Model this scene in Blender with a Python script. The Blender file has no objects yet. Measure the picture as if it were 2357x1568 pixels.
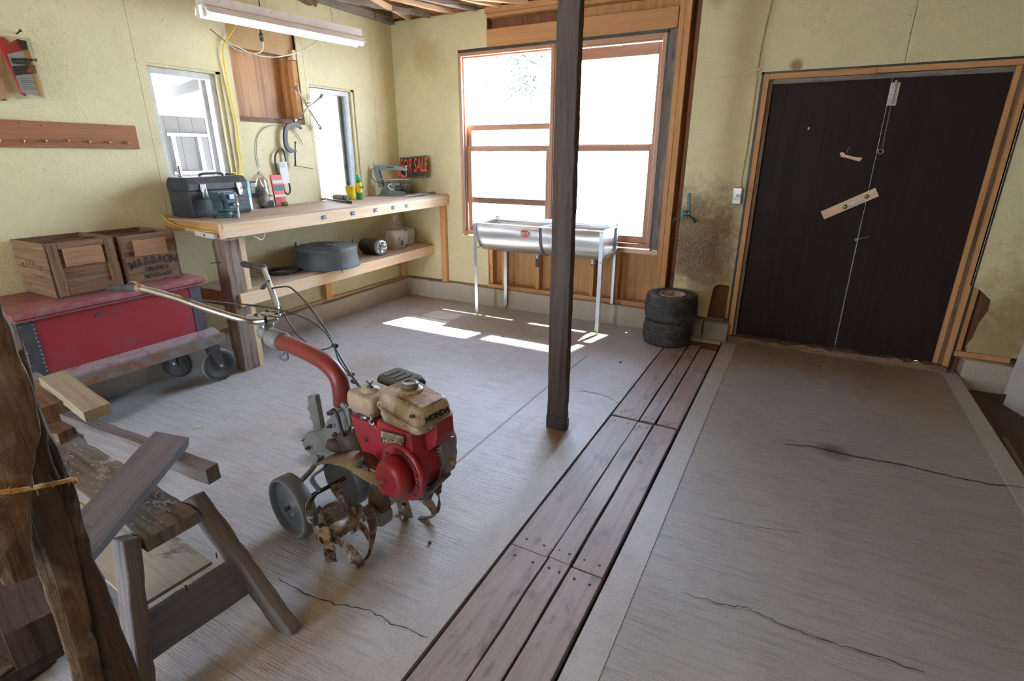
import bpy, bmesh, math, random
from mathutils import Vector, Matrix, Quaternion
random.seed(7)
V = Vector
sc = bpy.context.scene
COL = sc.collection

# ---------------------------------------------------------------- camera
CAM = V((3.729, -4.491, 1.45)); FPX = 1220.5; CX, CY = 1178.5, 784.0
YAW, PIT = 0.49443, 0.33914
FWD = V((-math.sin(YAW)*math.cos(PIT), math.cos(YAW)*math.cos(PIT), -math.sin(PIT)))
RGT = V((math.cos(YAW), math.sin(YAW), 0)); UPV = RGT.cross(FWD)
cd = bpy.data.cameras.new('camera'); cam = bpy.data.objects.new('camera', cd); COL.objects.link(cam)
cd.sensor_width = 36; cd.lens = 36*FPX/2357; cd.clip_start = 0.05; cd.clip_end = 200
cam.matrix_world = Matrix(((RGT.x, UPV.x, -FWD.x, CAM.x), (RGT.y, UPV.y, -FWD.y, CAM.y), (RGT.z, UPV.z, -FWD.z, CAM.z), (0, 0, 0, 1)))
sc.camera = cam

# ---------------------------------------------------------------- light
w = bpy.data.worlds.new('world'); sc.world = w; w.use_nodes = True
nt = w.node_tree; nt.nodes.clear()
wo = nt.nodes.new('ShaderNodeOutputWorld'); bg = nt.nodes.new('ShaderNodeBackground')
tc = nt.nodes.new('ShaderNodeTexCoord'); sx = nt.nodes.new('ShaderNodeSeparateXYZ'); cr = nt.nodes.new('ShaderNodeValToRGB')
nt.links.new(tc.outputs['Generated'], sx.inputs[0]); nt.links.new(sx.outputs['Z'], cr.inputs[0])
cr.color_ramp.elements[0].position = 0.0; cr.color_ramp.elements[0].color = (0.74, 0.86, 1.0, 1)
cr.color_ramp.elements[1].position = 0.9; cr.color_ramp.elements[1].color = (0.42, 0.62, 1.0, 1)
nt.links.new(cr.outputs[0], bg.inputs['Color']); bg.inputs['Strength'].default_value = 21.0
nt.links.new(bg.outputs[0], wo.inputs[0])

def sun_lamp():
    ld = bpy.data.lights.new('sun', 'SUN'); ld.energy = 90; ld.angle = 0.02; ld.color = (1.0, 0.95, 0.86)
    o = bpy.data.objects.new('sun', ld); COL.objects.link(o); o.location = (2, 6, 10)
    o.rotation_mode = 'QUATERNION'; o.rotation_quaternion = V((-0.25, -1.0, -2.02)).to_track_quat('-Z', 'Y')
sun_lamp()
def area(name, loc, d, sx_, sy_, power, col, portal=False):
    ld = bpy.data.lights.new(name, 'AREA'); ld.shape = 'RECTANGLE'; ld.size = sx_; ld.size_y = sy_; ld.energy = power; ld.color = col
    o = bpy.data.objects.new(name, ld); COL.objects.link(o); o.location = loc
    o.rotation_mode = 'QUATERNION'; o.rotation_quaternion = V(d).to_track_quat('-Z', 'Z')
    if portal: ld.cycles.is_portal = True
    return o
area('window_portal', (1.69, 0.30, 1.50), (0, -1, 0), 1.9, 1.7, 1, (1, 1, 1), True)
area('window_portal', (-0.16, -2.09, 1.5), (1, 0, 0), 0.5, 1.0, 1, (1, 1, 1), True)
area('window_portal', (-0.16, -0.81, 1.5), (1, 0, 0), 0.5, 1.0, 1, (1, 1, 1), True)
area('rear_gap_portal', (1.25, -8.05, 1.1), (0, 1, 0), .7, 2.6, 1, (1, 1, 1), True)  # guides sky light through the gap added in the unseen rear wall
# warm fill light added under the ceiling behind the camera
area('warm_fill_lamp', (3.3, -6.3, 2.45), (-0.15, 0.55, -1), 1.2, 0.5, 15, (1.0, 0.72, 0.45))

sc.view_settings.view_transform = 'Standard'; sc.view_settings.look = 'None'
sc.view_settings.gamma = 1.0; sc.view_settings.use_curve_mapping = False
sc.view_settings.exposure = 0.80
cy = sc.cycles
cy.use_denoising = True; cy.denoiser = 'OPENIMAGEDENOISE'
try: cy.denoising_input_passes = 'RGB_ALBEDO_NORMAL'
except Exception: pass
cy.max_bounces = 9; cy.diffuse_bounces = 5; cy.glossy_bounces = 4; cy.transmission_bounces = 6; cy.transparent_max_bounces = 12
cy.sample_clamp_indirect = 8; cy.caustics_reflective = False; cy.caustics_refractive = False

# ---------------------------------------------------------------- geometry helpers
def ray(x, y): return FWD + RGT*((x-CX)/FPX) + UPV*((CY-y)/FPX)
def P(x, y, X=None, Y=None, z=None):
    """point of the room seen at (x, y) of the 2357x1568 photograph that lies on the plane X=, Y= or z="""
    v = ray(x, y)
    t = (X-CAM.x)/v.x if X is not None else (Y-CAM.y)/v.y if Y is not None else (z-CAM.z)/v.z
    return CAM + v*t
def B(): 
    bm = bmesh.new(); bm.loops.layers.uv.new('UVMap'); return bm
def quad(bm, vs, uvs=None, smooth=False, mi=0):
    f = bm.faces.new(vs); f.smooth = smooth; f.material_index = mi
    if uvs:
        L = bm.loops.layers.uv.active
        for l, u in zip(f.loops, uvs): l[L].uv = u
    return f
def frame(d, up=(0, 0, 1)):
    d = V(d).normalized(); u = V(up)
    if abs(d.dot(u.normalized())) > 0.98: u = V((0, 1, 0)) if abs(d.y) < .9 else V((1, 0, 0))
    s = u.cross(d).normalized(); u = d.cross(s).normalized()
    return d, s, u
def beam(bm, p0, p1, w_, h_, up=(0, 0, 1), seg=1, rough=0.0, off=(0, 0), mi=0, taper=1.0):
    """a squared timber or bar from p0 to p1; w_ across, h_ along 'up'; UV u runs along the grain"""
    p0, p1 = V(p0), V(p1); d, s, u = frame(p1-p0, up); L_ = (p1-p0).length
    u0 = random.uniform(0, 50); v0 = random.uniform(0, 50); rings = []
    for i in range(seg+1):
        t = i/seg; c = p0+(p1-p0)*t + s*off[0] + u*off[1]; k = 1+(taper-1)*t
        r = []
        for a, b in ((-1, -1), (1, -1), (1, 1), (-1, 1)):
            q = c+s*(a*w_/2*k)+u*(b*h_/2*k)
            if rough: q += V((random.gauss(0, rough), random.gauss(0, rough), random.gauss(0, rough)))
            r.append(bm.verts.new(q))
        rings.append(r)
    vv = [0, w_, w_+h_, 2*w_+h_, 2*(w_+h_)]
    for i in range(seg):
        a, b = rings[i], rings[i+1]
        for k in range(4):
            j = (k+1) % 4
            quad(bm, (a[k], a[j], b[j], b[k]), [(u0+L_*i/seg, v0+vv[k]), (u0+L_*i/seg, v0+vv[k+1]), (u0+L_*(i+1)/seg, v0+vv[k+1]), (u0+L_*(i+1)/seg, v0+vv[k])], mi=mi)
    quad(bm, rings[0][::-1], [(u0, v0), (u0, v0+w_), (u0+.01, v0+w_), (u0+.01, v0)], mi=mi)
    quad(bm, rings[-1], [(u0, v0), (u0, v0+w_), (u0+.01, v0+w_), (u0+.01, v0)], mi=mi)
def bx(bm, lo, hi, grain=None, mi=0):
    """axis-aligned box between two corners, grain along its longest side"""
    lo, hi = V([min(a, b) for a, b in zip(lo, hi)]), V([max(a, b) for a, b in zip(lo, hi)])
    s = hi-lo; g = grain if grain is not None else max(range(3), key=lambda i: s[i]); c = (lo+hi)/2
    a, b = c.copy(), c.copy(); a[g] = lo[g]; b[g] = hi[g]
    if g == 0: beam(bm, a, b, s.y, s.z, (0, 0, 1), mi=mi)
    elif g == 1: beam(bm, a, b, s.x, s.z, (0, 0, 1), mi=mi)
    else: beam(bm, a, b, s.x, s.y, (0, 1, 0), mi=mi)
def crom(pts, n=6, closed=False):
    pts = [V(p) for p in pts]; out = []; N = len(pts)
    for i in range(N if closed else N-1):
        if closed: p = [pts[(i+k-1) % N] for k in range(4)]
        else: p = [pts[max(0, i-1)], pts[i], pts[i+1], pts[min(N-1, i+2)]]
        for k in range(n):
            t = k/n
            out.append(0.5*((2*p[1])+(p[2]-p[0])*t+(2*p[0]-5*p[1]+4*p[2]-p[3])*t*t+(3*p[1]-p[0]-3*p[2]+p[3])*t**3))
    if not closed: out.append(pts[-1])
    return out
def tube(bm, pts, r, n=8, closed=False, caps=True, mi=0, smooth=True, flat=1.0):
    pts = [V(p) for p in pts]; N = len(pts); rs = r if isinstance(r, (list, tuple)) else [r]*N; rings = []
    t0 = (pts[1]-pts[0]).normalized(); _, s, u = frame(t0)
    for i in range(N):
        if closed: t = (pts[(i+1) % N]-pts[i-1]).normalized()
        else: t = (pts[min(N-1, i+1)]-pts[max(0, i-1)]).normalized()
        q = t0.rotation_difference(t); s = q @ s; u = q @ u; t0 = t
        rings.append([bm.verts.new(pts[i]+(s*math.cos(2*math.pi*k/n)+u*(flat*math.sin(2*math.pi*k/n)))*rs[i]) for k in range(n)])
    for i in range(N if closed else N-1):
        a, b = rings[i], rings[(i+1) % N]
        for k in range(n):
            j = (k+1) % n; quad(bm, (a[k], a[j], b[j], b[k]), [(i*.02, k/n), (i*.02, (k+1)/n), (i*.02+.02, (k+1)/n), (i*.02+.02, k/n)], smooth, mi)
    if caps and not closed:
        quad(bm, rings[0][::-1], mi=mi); quad(bm, rings[-1], mi=mi)
def lathe(bm, prof, o=(0, 0, 0), axis=(0, 0, 1), n=24, mi=0, smooth=True, capb=False, capt=False, sx_=1.0, xdir=None):
    """prof: (radius, height) pairs revolved about axis through o"""
    o = V(o); d, s, u = frame(axis, xdir or (0, 0, 1)); rings = []
    for r, h in prof:
        if r < 1e-6: rings.append([bm.verts.new(o+d*h)])
        else: rings.append([bm.verts.new(o+d*h+(s*(sx_*math.cos(2*math.pi*k/n))+u*math.sin(2*math.pi*k/n))*r) for k in range(n)])
    for i in range(len(rings)-1):
        a, b = rings[i], rings[i+1]
        for k in range(n):
            j = (k+1) % n
            if len(a) == 1 and len(b) == 1: continue
            if len(a) == 1: quad(bm, (a[0], b[j], b[k]), None, smooth, mi)
            elif len(b) == 1: quad(bm, (a[k], a[j], b[0]), None, smooth, mi)
            else: quad(bm, (a[k], a[j], b[j], b[k]), [(k/n, i*.1), ((k+1)/n, i*.1), ((k+1)/n, i*.1+.1), (k/n, i*.1+.1)], smooth, mi)
    if capb and len(rings[0]) > 1: quad(bm, rings[0][::-1], mi=mi)
    if capt and len(rings[-1]) > 1: quad(bm, rings[-1], mi=mi)
def prism(bm, poly, o, ux, uy, depth, mi=0, smooth=False):
    """polygon poly (2D, metres) in the plane o + x*ux + y*uy, thickened by depth along ux x uy"""
    o, ux, uy = V(o), V(ux).normalized(), V(uy).normalized(); nz = ux.cross(uy)
    a = [bm.verts.new(o+ux*x+uy*y) for x, y in poly]; b = [bm.verts.new(o+ux*x+uy*y+nz*depth) for x, y in poly]
    n = len(poly)
    quad(bm, a[::-1], [poly[i] for i in range(n)][::-1], mi=mi); quad(bm, b, poly, mi=mi)
    for k in range(n):
        j = (k+1) % n; quad(bm, (a[k], a[j], b[j], b[k]), [poly[k], poly[j], (poly[j][0], poly[j][1]+depth), (poly[k][0], poly[k][1]+depth)], smooth, mi)
def rrect(w_, h_, r, n=5):
    out = []
    for cx_, cy_, a0 in ((w_/2-r, h_/2-r, 0), (-w_/2+r, h_/2-r, 90), (-w_/2+r, -h_/2+r, 180), (w_/2-r, -h_/2+r, 270)):
        for k in range(n):
            a = math.radians(a0+90*k/(n-1)); out.append((cx_+r*math.cos(a), cy_+r*math.sin(a)))
    return out
def loft(bm, rings, mi=0, smooth=True, cap0=True, cap1=True, closed=True):
    R = [[bm.verts.new(V(p)) for p in r] for r in rings]
    for i in range(len(R)-1):
        n = len(R[i])
        for k in range(n if closed else n-1):
            j = (k+1) % n; quad(bm, (R[i][k], R[i][j], R[i+1][j], R[i+1][k]), [(i*.03, k/n), (i*.03, (k+1)/n), (i*.03+.03, (k+1)/n), (i*.03+.03, k/n)], smooth, mi)
    if cap0: quad(bm, R[0][::-1], mi=mi)
    if cap1: quad(bm, R[-1], mi=mi)
def rbox(bm, c, s, r=0.01, ux=(1, 0, 0), uy=(0, 1, 0), n=4, mi=0):
    """rounded box: centre c, size s along ux, uy, ux x uy"""
    c, ux, uy = V(c), V(ux).normalized(), V(uy).normalized(); uz = ux.cross(uy); uy = uz.cross(ux).normalized(); rings = []
    r = min(r, min(s)/2*.98)
    for k in range(2*n):
        if k < n: a = math.pi/2*k/(n-1) if n > 1 else 0; z = -s[2]/2+r*(1-math.sin(a)); ins = r*(1-math.cos(math.pi/2-a)) if False else r*(1-math.sin(a))
        a = math.pi/2*(k if k < n else 2*n-1-k)/(n-1)
        ins = r*(1-math.sin(a)); z = (-s[2]/2+r*(1-math.cos(a))) if k < n else (s[2]/2-r*(1-math.cos(a)))
        rings.append([c+ux*x+uy*y+uz*z for x, y in rrect(s[0]-2*ins, s[1]-2*ins, max(r-ins, 1e-4)+0*r, 4)])
    loft(bm, rings, mi)
def rot_bm(bm, loc, rz):
    bmesh.ops.transform(bm, matrix=Matrix.Translation(loc) @ Matrix.Rotation(rz, 4, 'Z'), verts=bm.verts)

def smooth_by_angle(me): pass
XF = [None]
def obj(name, bm, mat, parent=None, loc=None, bevel=0.0, seg=2, label=None):
    """ONE mesh object; vertices are given in room coordinates and re-based on loc or on the parent's place"""
    me = bpy.data.meshes.new(name)
    bmesh.ops.recalc_face_normals(bm, faces=bm.faces)
    if XF[0] is not None: bmesh.ops.transform(bm, matrix=XF[0], verts=bm.verts)
    o = bpy.data.objects.new(name, me); COL.objects.link(o)
    if parent is not None:
        m = abs_m(parent).inverted(); bmesh.ops.transform(bm, matrix=m, verts=bm.verts); o.parent = parent
    elif loc is not None:
        bmesh.ops.translate(bm, vec=-V(loc), verts=bm.verts); o.location = loc
    bm.to_mesh(me); bm.free()
    for m_ in (mat if isinstance(mat, (list, tuple)) else [mat]): me.materials.append(m_)
    if bevel:
        md = o.modifiers.new('bevel', 'BEVEL'); md.width = bevel; md.segments = seg; md.limit_method = 'ANGLE'; md.angle_limit = math.radians(40); md.harden_normals = False
    if label: o['label'] = label
    return o
def abs_m(o):
    m = Matrix.LocRotScale(o.location, o.rotation_euler.to_quaternion(), o.scale)
    return abs_m(o.parent) @ m if o.parent else m
def tag(o, label, cat, group=None):
    o['label'] = label; o['category'] = cat
    if 'kind' not in o: o['kind'] = 'thing'
    if group: o['group'] = group
    return o
def thing(name, loc, label, cat, group=None):
    o = bpy.data.objects.new(name, None); o.empty_display_size = .05; COL.objects.link(o); o.location = loc
    return tag(o, label, cat, group)
def setting(name, loc=(0, 0, 0)):
    o = bpy.data.objects.new(name, None); o.empty_display_size = .05; COL.objects.link(o); o.location = loc; o['kind'] = 'structure'; return o
def stuff(o): o['kind'] = 'stuff'; return o
def text_bm(s, size, o, ux, uy, extrude=0.0006, align='LEFT', bold=0.0, shear=0.0, sx_=1.0):
    """lettering as thin raised geometry standing on the plane through o"""
    cu = bpy.data.curves.new('t', 'FONT'); cu.body = s; cu.size = size; cu.extrude = extrude; cu.align_x = align; cu.offset = bold; cu.shear = shear; cu.resolution_u = 3
    ob = bpy.data.objects.new('t', cu); COL.objects.link(ob)
    dg = bpy.context.evaluated_depsgraph_get(); me = bpy.data.meshes.new_from_object(ob.evaluated_get(dg))
    ux, uy = V(ux).normalized(), V(uy).normalized(); uz = ux.cross(uy).normalized(); o = V(o)
    bm = B(); bm.from_mesh(me)
    for v in bm.verts: v.co = o+ux*(v.co.x*sx_)+uy*v.co.y+uz*v.co.z
    bpy.data.objects.remove(ob); bpy.data.curves.remove(cu); bpy.data.meshes.remove(me)
    return bm
# ---------------------------------------------------------------- materials
class N:
    def __init__(s, name):
        s.m = bpy.data.materials.new(name); s.m.use_nodes = True; s.t = s.m.node_tree; s.t.nodes.clear()
        s.o = s.n('ShaderNodeOutputMaterial'); s.b = s.n('ShaderNodeBsdfPrincipled'); s.l(s.b.outputs[0], s.o.inputs[0])
    def n(s, k, **kw):
        x = s.t.nodes.new(k)
        for a, b in kw.items(): setattr(x, a, b)
        return x
    def l(s, a, b): s.t.links.new(a, b)
    def coord(s, kind='UV', scale=(1, 1, 1), rot=(0, 0, 0), rnd=True):
        tc = s.n('ShaderNodeTexCoord'); mp = s.n('ShaderNodeMapping'); mp.inputs['Scale'].default_value = scale; mp.inputs['Rotation'].default_value = rot
        s.l(tc.outputs[kind], mp.inputs[0])
        return mp.outputs[0]
    def noise(s, vec, scale, detail=4, rough=.6, dist=0.0):
        x = s.n('ShaderNodeTexNoise'); x.inputs['Scale'].default_value = scale; x.inputs['Detail'].default_value = detail; x.inputs['Roughness'].default_value = rough; x.inputs['Distortion'].default_value = dist
        s.l(vec, x.inputs['Vector']); return x.outputs['Fac']
    def ramp(s, fac, stops, interp='LINEAR'):
        r = s.n('ShaderNodeValToRGB'); r.color_ramp.interpolation = interp; e = r.color_ramp.elements
        while len(e) > 1: e.remove(e[-1])
        e[0].position = stops[0][0]; e[0].color = (*stops[0][1], 1) if isinstance(stops[0][1], tuple) else (stops[0][1],)*3+(1,)
        for p, c in stops[1:]:
            q = e.new(p); q.color = (*c, 1) if isinstance(c, tuple) else (c, c, c, 1)
        s.l(fac, r.inputs[0]); return r.outputs[0]
    def mix(s, fac, a, b, mode='MIX'):
        x = s.n('ShaderNodeMix', data_type='RGBA', blend_type=mode)
        for i, v in ((0, fac), (6, a), (7, b)):
            if isinstance(v, (int, float)): x.inputs[i].default_value = v if i == 0 else (v, v, v, 1)
            elif isinstance(v, tuple): x.inputs[i].default_value = (*v, 1)
            else: s.l(v, x.inputs[i])
        return x.outputs[2]
    def math(s, op, a, b=0.0):
        x = s.n('ShaderNodeMath', operation=op)
        for i, v in ((0, a), (1, b)):
            if isinstance(v, (int, float)): x.inputs[i].default_value = v
            else: s.l(v, x.inputs[i])
        return x.outputs[0]
    def bump(s, h, strength=.3, dist=.01):
        x = s.n('ShaderNodeBump'); x.inputs['Strength'].default_value = strength; x.inputs['Distance'].default_value = dist
        s.l(h, x.inputs['Height']); s.l(x.outputs[0], s.b.inputs['Normal']); return x
    def set(s, col=None, rough=.5, metal=0.0, spec=.5, **kw):
        for k, v in (('Base Color', col), ('Roughness', rough), ('Metallic', metal), ('Specular IOR Level', spec)):
            if v is None: continue
            if isinstance(v, (int, float)): s.b.inputs[k].default_value = v
            elif isinstance(v, tuple): s.b.inputs[k].default_value = (*v, 1)
            else: s.l(v, s.b.inputs[k])
        for k, v in kw.items(): s.b.inputs[k.replace('_', ' ')].default_value = v
        return s.m
def lerp(a, b, t): return tuple(x+(y-x)*t for x, y in zip(a, b))
def wood(name, base, dark, gs=1.0, contrast=1.0, patch=None, pf=(.5, .7), knots=True, rough=.72, bump=.35, vary=.25, spec=.25, saw=0.0, dist=1.2):
    s = N(name); tc = s.n('ShaderNodeTexCoord'); oi = s.n('ShaderNodeObjectInfo')
    vm = s.n('ShaderNodeVectorMath', operation='MULTIPLY_ADD'); vm.inputs[1].default_value = (1, 1, 1)
    cmb = s.n('ShaderNodeCombineXYZ'); r17 = s.math('MULTIPLY', oi.outputs['Random'], 17.0); s.l(r17, cmb.inputs[0]); s.l(r17, cmb.inputs[1])
    s.l(tc.outputs['UV'], vm.inputs[0]); s.l(cmb.outputs[0], vm.inputs[2]); uv = vm.outputs[0]
    def mp(sc_):
        m = s.n('ShaderNodeMapping'); m.inputs['Scale'].default_value = sc_; s.l(uv, m.inputs[0]); return m.outputs[0]
    g1 = s.noise(mp((1.6*gs, 34*gs, 1)), 1.0, 5, .62, dist)
    g2 = s.noise(mp((5*gs, 190*gs, 1)), 1.0, 3, .6, .3)
    g = s.math('ADD', s.math('MULTIPLY', g1, .68), s.math('MULTIPLY', g2, .32))
    col = s.ramp(g, [(.5-.16/contrast, dark), (.5+.02, lerp(dark, base, .72)), (.5+.16/contrast, base)])
    if knots:
        v = s.n('ShaderNodeTexVoronoi', feature='F1'); v.inputs['Scale'].default_value = 1.0; s.l(mp((2.6, 8.5, 1)), v.inputs['Vector'])
        k = s.ramp(v.outputs['Distance'], [(.04, 1.0), (.12, 0.0)]); kk = s.math('MULTIPLY', k, s.ramp(v.outputs['Color'], [(.45, 0.0), (.5, 1.0)]))
        col = s.mix(s.math('MULTIPLY', kk, .75), col, lerp(dark, (0, 0, 0), .45))
    if patch:
        pn = s.noise(mp((5, 9, 1)), 1.0, 6, .7, .4); col = s.mix(s.ramp(pn, [(pf[0], 0.0), (pf[1], 1.0)]), col, patch)
    col = s.mix(s.math('MULTIPLY', s.math('SUBTRACT', oi.outputs['Random'], .35), vary), col, dark)
    s.set(col, rough, 0, spec)
    h = s.math('ADD', g, s.math('MULTIPLY', s.noise(mp((140, 6, 1)), 1.0, 2, .5), saw)) if saw else g
    s.bump(h, bump, .004); return s.m
def plain(name, col, rough=.5, metal=0.0, dirt=None, damt=.35, dscale=9.0, bump=.0, spec=.5, dpos=(.45, .7), **kw):
    """solid colour with worn or soiled patches, object coordinates"""
    s = N(name); c = s.coord('Object'); out = col; rr = rough
    n1 = s.noise(c, dscale, 6, .68, .3)
    if dirt: 
        f = s.math('MULTIPLY', s.ramp(n1, [(dpos[0], 0.0), (dpos[1], 1.0)]), damt); out = s.mix(f, col, dirt)
        if metal: rr = s.math('ADD', s.math('MULTIPLY', f, .5), rough)
    s.set(out, rr, metal, spec, **kw)
    if bump: s.bump(s.noise(c, dscale*14, 3, .6), bump, .002)
    return s.m
def rusty(name, col, rust, amt=(.42, .6), rough=.5, metal=.8, scale=14):
    s = N(name); c = s.coord('Object'); n1 = s.noise(c, scale, 7, .72, .5); f = s.ramp(n1, [(amt[0], 0.0), (amt[1], 1.0)])
    rc = s.mix(s.noise(c, scale*5, 4), rust, lerp(rust, (0, 0, 0), .6))
    s.set(s.mix(f, col, rc), s.math('ADD', s.math('MULTIPLY', f, .35), rough), s.math('MULTIPLY', s.math('SUBTRACT', 1.0, f), metal), .4); s.bump(n1, .25, .003); return s.m
def osb(name, base, streak, stain=None, paint=.62):
    """painted wafer board: short criss-cross strands, fine relief, worn edges of the strands showing through"""
    s = N(name); c = s.coord('Object'); tot = None; hh = None
    tc = s.n('ShaderNodeTexCoord'); sp = s.n('ShaderNodeSeparateXYZ'); s.l(tc.outputs['Object'], sp.inputs[0])
    ad = s.math('ADD', sp.outputs[0], sp.outputs[1]); cb = s.n('ShaderNodeCombineXYZ'); s.l(ad, cb.inputs[0]); s.l(sp.outputs[2], cb.inputs[1])
    for i, ang in enumerate((.25, 1.05, 1.9, 2.7)):
        m = s.n('ShaderNodeMapping'); m.vector_type = 'TEXTURE'; m.inputs['Rotation'].default_value = (0, 0, ang); m.inputs['Location'].default_value = (i*3.7, i*1.3, 0); s.l(cb.outputs[0], m.inputs[0])
        m2 = s.n('ShaderNodeMapping'); m2.inputs['Scale'].default_value = (17, 120, 1); s.l(m.outputs[0], m2.inputs[0])
        n1 = s.noise(m2.outputs[0], 1.0, 2, .5, .6)
        f = s.ramp(n1, [(.66, 0.0), (.76, 1.0)]); tot = f if tot is None else s.math('MAXIMUM', tot, f); hh = n1 if hh is None else s.math('ADD', hh, n1)
    big = s.noise(c, 1.3, 5, .6); mid = s.noise(c, 9, 5, .7)
    col = s.mix(s.math('MULTIPLY', s.ramp(mid, [(.4, 0.0), (.75, 1.0)]), .3), base, lerp(base, streak, .45))
    col = s.mix(s.math('MULTIPLY', tot, s.math('ADD', .0, s.math('MULTIPLY', s.ramp(s.noise(c, 2.3, 4, .6), [(.35, .12), (.7, 1.0)]), paint))), col, streak)
    sd = s.ramp(s.noise(c, 26, 3, .6), [(.7, 0.0), (.76, 1.0)]); col = s.mix(s.math('MULTIPLY', sd, .45), col, lerp(streak, (0, 0, 0), .3))
    if stain:
        for (p, r, colr, am) in stain:   # soiled places with a shape of their own
            vd = s.n('ShaderNodeVectorMath', operation='DISTANCE'); g = s.n('ShaderNodeNewGeometry'); s.l(g.outputs['Position'], vd.inputs[0]); vd.inputs[1].default_value = p
            dd = s.math('ADD', s.math('DIVIDE', vd.outputs['Value'], r), s.math('MULTIPLY', s.math('SUBTRACT', s.noise(c, 7, 7, .75), .5), 1.6))
            col = s.mix(s.math('MULTIPLY', s.ramp(dd, [(.35, 1.0), (1.05, 0.0)]), am), col, s.mix(s.ramp(s.noise(c, 60, 3), [(.4, 0.0), (.65, 1.0)]), colr, lerp(colr, streak, .6)))
    s.set(col, .55, 0, .4); s.bump(s.math('ADD', s.math('MULTIPLY', hh, .8), mid), .42, .004); return s.m
def concrete(name, c1, c2, broom=True, dirt=(.16, .11, .075), dpos=(.62, .85), rough=.55, blot=()):
    s = N(name); g = s.n('ShaderNodeNewGeometry'); pos = g.outputs['Position']
    def mp(sc_, rot=0.0):
        m = s.n('ShaderNodeMapping'); m.inputs['Scale'].default_value = sc_; m.inputs['Rotation'].default_value = (0, 0, rot); s.l(pos, m.inputs[0]); return m.outputs[0]
    big = s.noise(mp((1, 1, 1)), 1.1, 6, .62); fine = s.noise(mp((1, 1, 1)), 120, 4, .7); mid = s.noise(mp((1, 1, 1)), 9, 6, .7)
    col = s.mix(big, c1, c2); col = s.mix(s.math('MULTIPLY', s.ramp(mid, [(.45, 0.0), (.8, 1.0)]), .25), col, dirt)
    col = s.mix(s.math('MULTIPLY', s.ramp(fine, [(.35, 1.0), (.5, 0.0)]), .35), col, lerp(c1, (0, 0, 0), .6))
    h = s.math('MULTIPLY', fine, .6)
    if broom:
        wv = s.noise(mp((1.5, 1.5, 1)), 1.0, 2, .5)   # the broom strokes wander
        sh = s.n('ShaderNodeSeparateXYZ'); s.l(pos, sh.inputs[0])
        yy = s.math('ADD', s.math('MULTIPLY', sh.outputs[1], 1.0), s.math('MULTIPLY', wv, .035)); yy = s.math('ADD', yy, s.math('MULTIPLY', sh.outputs[0], -.03))
        cb = s.n('ShaderNodeCombineXYZ'); s.l(s.math('MULTIPLY', sh.outputs[0], 9.0), cb.inputs[0]); s.l(s.math('MULTIPLY', yy, 150.0), cb.inputs[1])
        br = s.noise(cb.outputs[0], 1.0, 3, .6); cb2 = s.n('ShaderNodeCombineXYZ'); s.l(s.math('MULTIPLY', sh.outputs[0], 3.6), cb2.inputs[0]); s.l(s.math('MULTIPLY', yy, 46.0), cb2.inputs[1])
        b2 = s.noise(cb2.outputs[0], 1.0, 2, .5); br = s.math('ADD', s.math('MULTIPLY', br, .6), s.math('MULTIPLY', b2, .5))
        col = s.mix(s.math('MULTIPLY', s.ramp(br, [(.44, 1.0), (.56, 0.0)]), .30), col, lerp(c1, (0.02, 0.015, .01), .72)); h = s.math('ADD', h, s.math('MULTIPLY', br, 1.9))
    for (p, r, colr, am) in blot:
        vd = s.n('ShaderNodeVectorMath', operation='DISTANCE'); s.l(pos, vd.inputs[0]); vd.inputs[1].default_value = p
        dd = s.math('ADD', s.math('DIVIDE', vd.outputs['Value'], r), s.math('MULTIPLY', s.math('SUBTRACT', s.noise(mp((1, 1, 1)), 11, 7, .75), .5), 1.4))
        col = s.mix(s.math('MULTIPLY', s.ramp(dd, [(.3, 1.0), (1.1, 0.0)]), am), col, colr)
    s.set(col, rough, 0, .5); s.bump(h, .7, .003); return s.m

M = {}
OSBC = (.76, .70, .43)
M['osb'] = osb('painted_wafer_board', OSBC, (.36, .26, .11))
M['osb_back'] = osb('painted_wafer_board_stained', OSBC, (.36, .26, .11), stain=[((3.02, 0, .82), .50, (.19, .105, .05), .95), ((3.05, 0, .66), .30, (.10, .055, .03), .8), ((.42, 0, 2.3), .22, (.50, .38, .20), .5), ((6.0, 0, .3), 1.3, (.42, .30, .14), .6), ((4.95, 0, .25), .4, (.30, .2, .09), .7), ((3.2, 0, .45), .3, (.2, .12, .06), .6), ((3.52, 0, 2.02), .05, (.3, .12, .05), .9), ((2.95, 0, 2.5), .1, (.2, .13, .07), .5), ((5.2, 0, .5), .5, (.3, .2, .08), .5)])
M['osb_cut'] = plain('wafer_board_edge', (.45, .33, .18), .8, dirt=(.2, .13, .06), damt=.7, dscale=40)
M['osb_raw'] = osb('bare_wafer_board', (.50, .33, .16), (.22, .12, .05), paint=.9)
M['pine'] = wood('new_pine', (.86, .66, .44), (.66, .44, .25), contrast=.8, spec=.3, rough=.55)
M['pine_dark'] = wood('aged_pine', (.62, .36, .17), (.34, .16, .065), contrast=.9)
M['stud'] = wood('stud_fir', (.66, .37, .17), (.40, .19, .07), contrast=.7, spec=.3, saw=.2)
M['header'] = wood('rough_sawn_fir', (.58, .33, .16), (.36, .18, .08), contrast=.7, patch=(.16, .09, .05), pf=(.66, .85), saw=.5)
M['sheath'] = wood('ply_sheathing', (.60, .35, .16), (.36, .17, .06), gs=.5, contrast=.9, patch=(.22, .10, .04), pf=(.6, .78), knots=False)
M['sheath_dark'] = wood('dark_sheathing', (.27, .12, .055), (.12, .05, .025), gs=.6, contrast=.8, patch=(.06, .03, .02), pf=(.6, .8))
M['ply_niche'] = wood('striped_plywood', (.62, .34, .15), (.30, .12, .04), gs=.45, contrast=1.3, knots=False, rough=.45, spec=.4)
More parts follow.
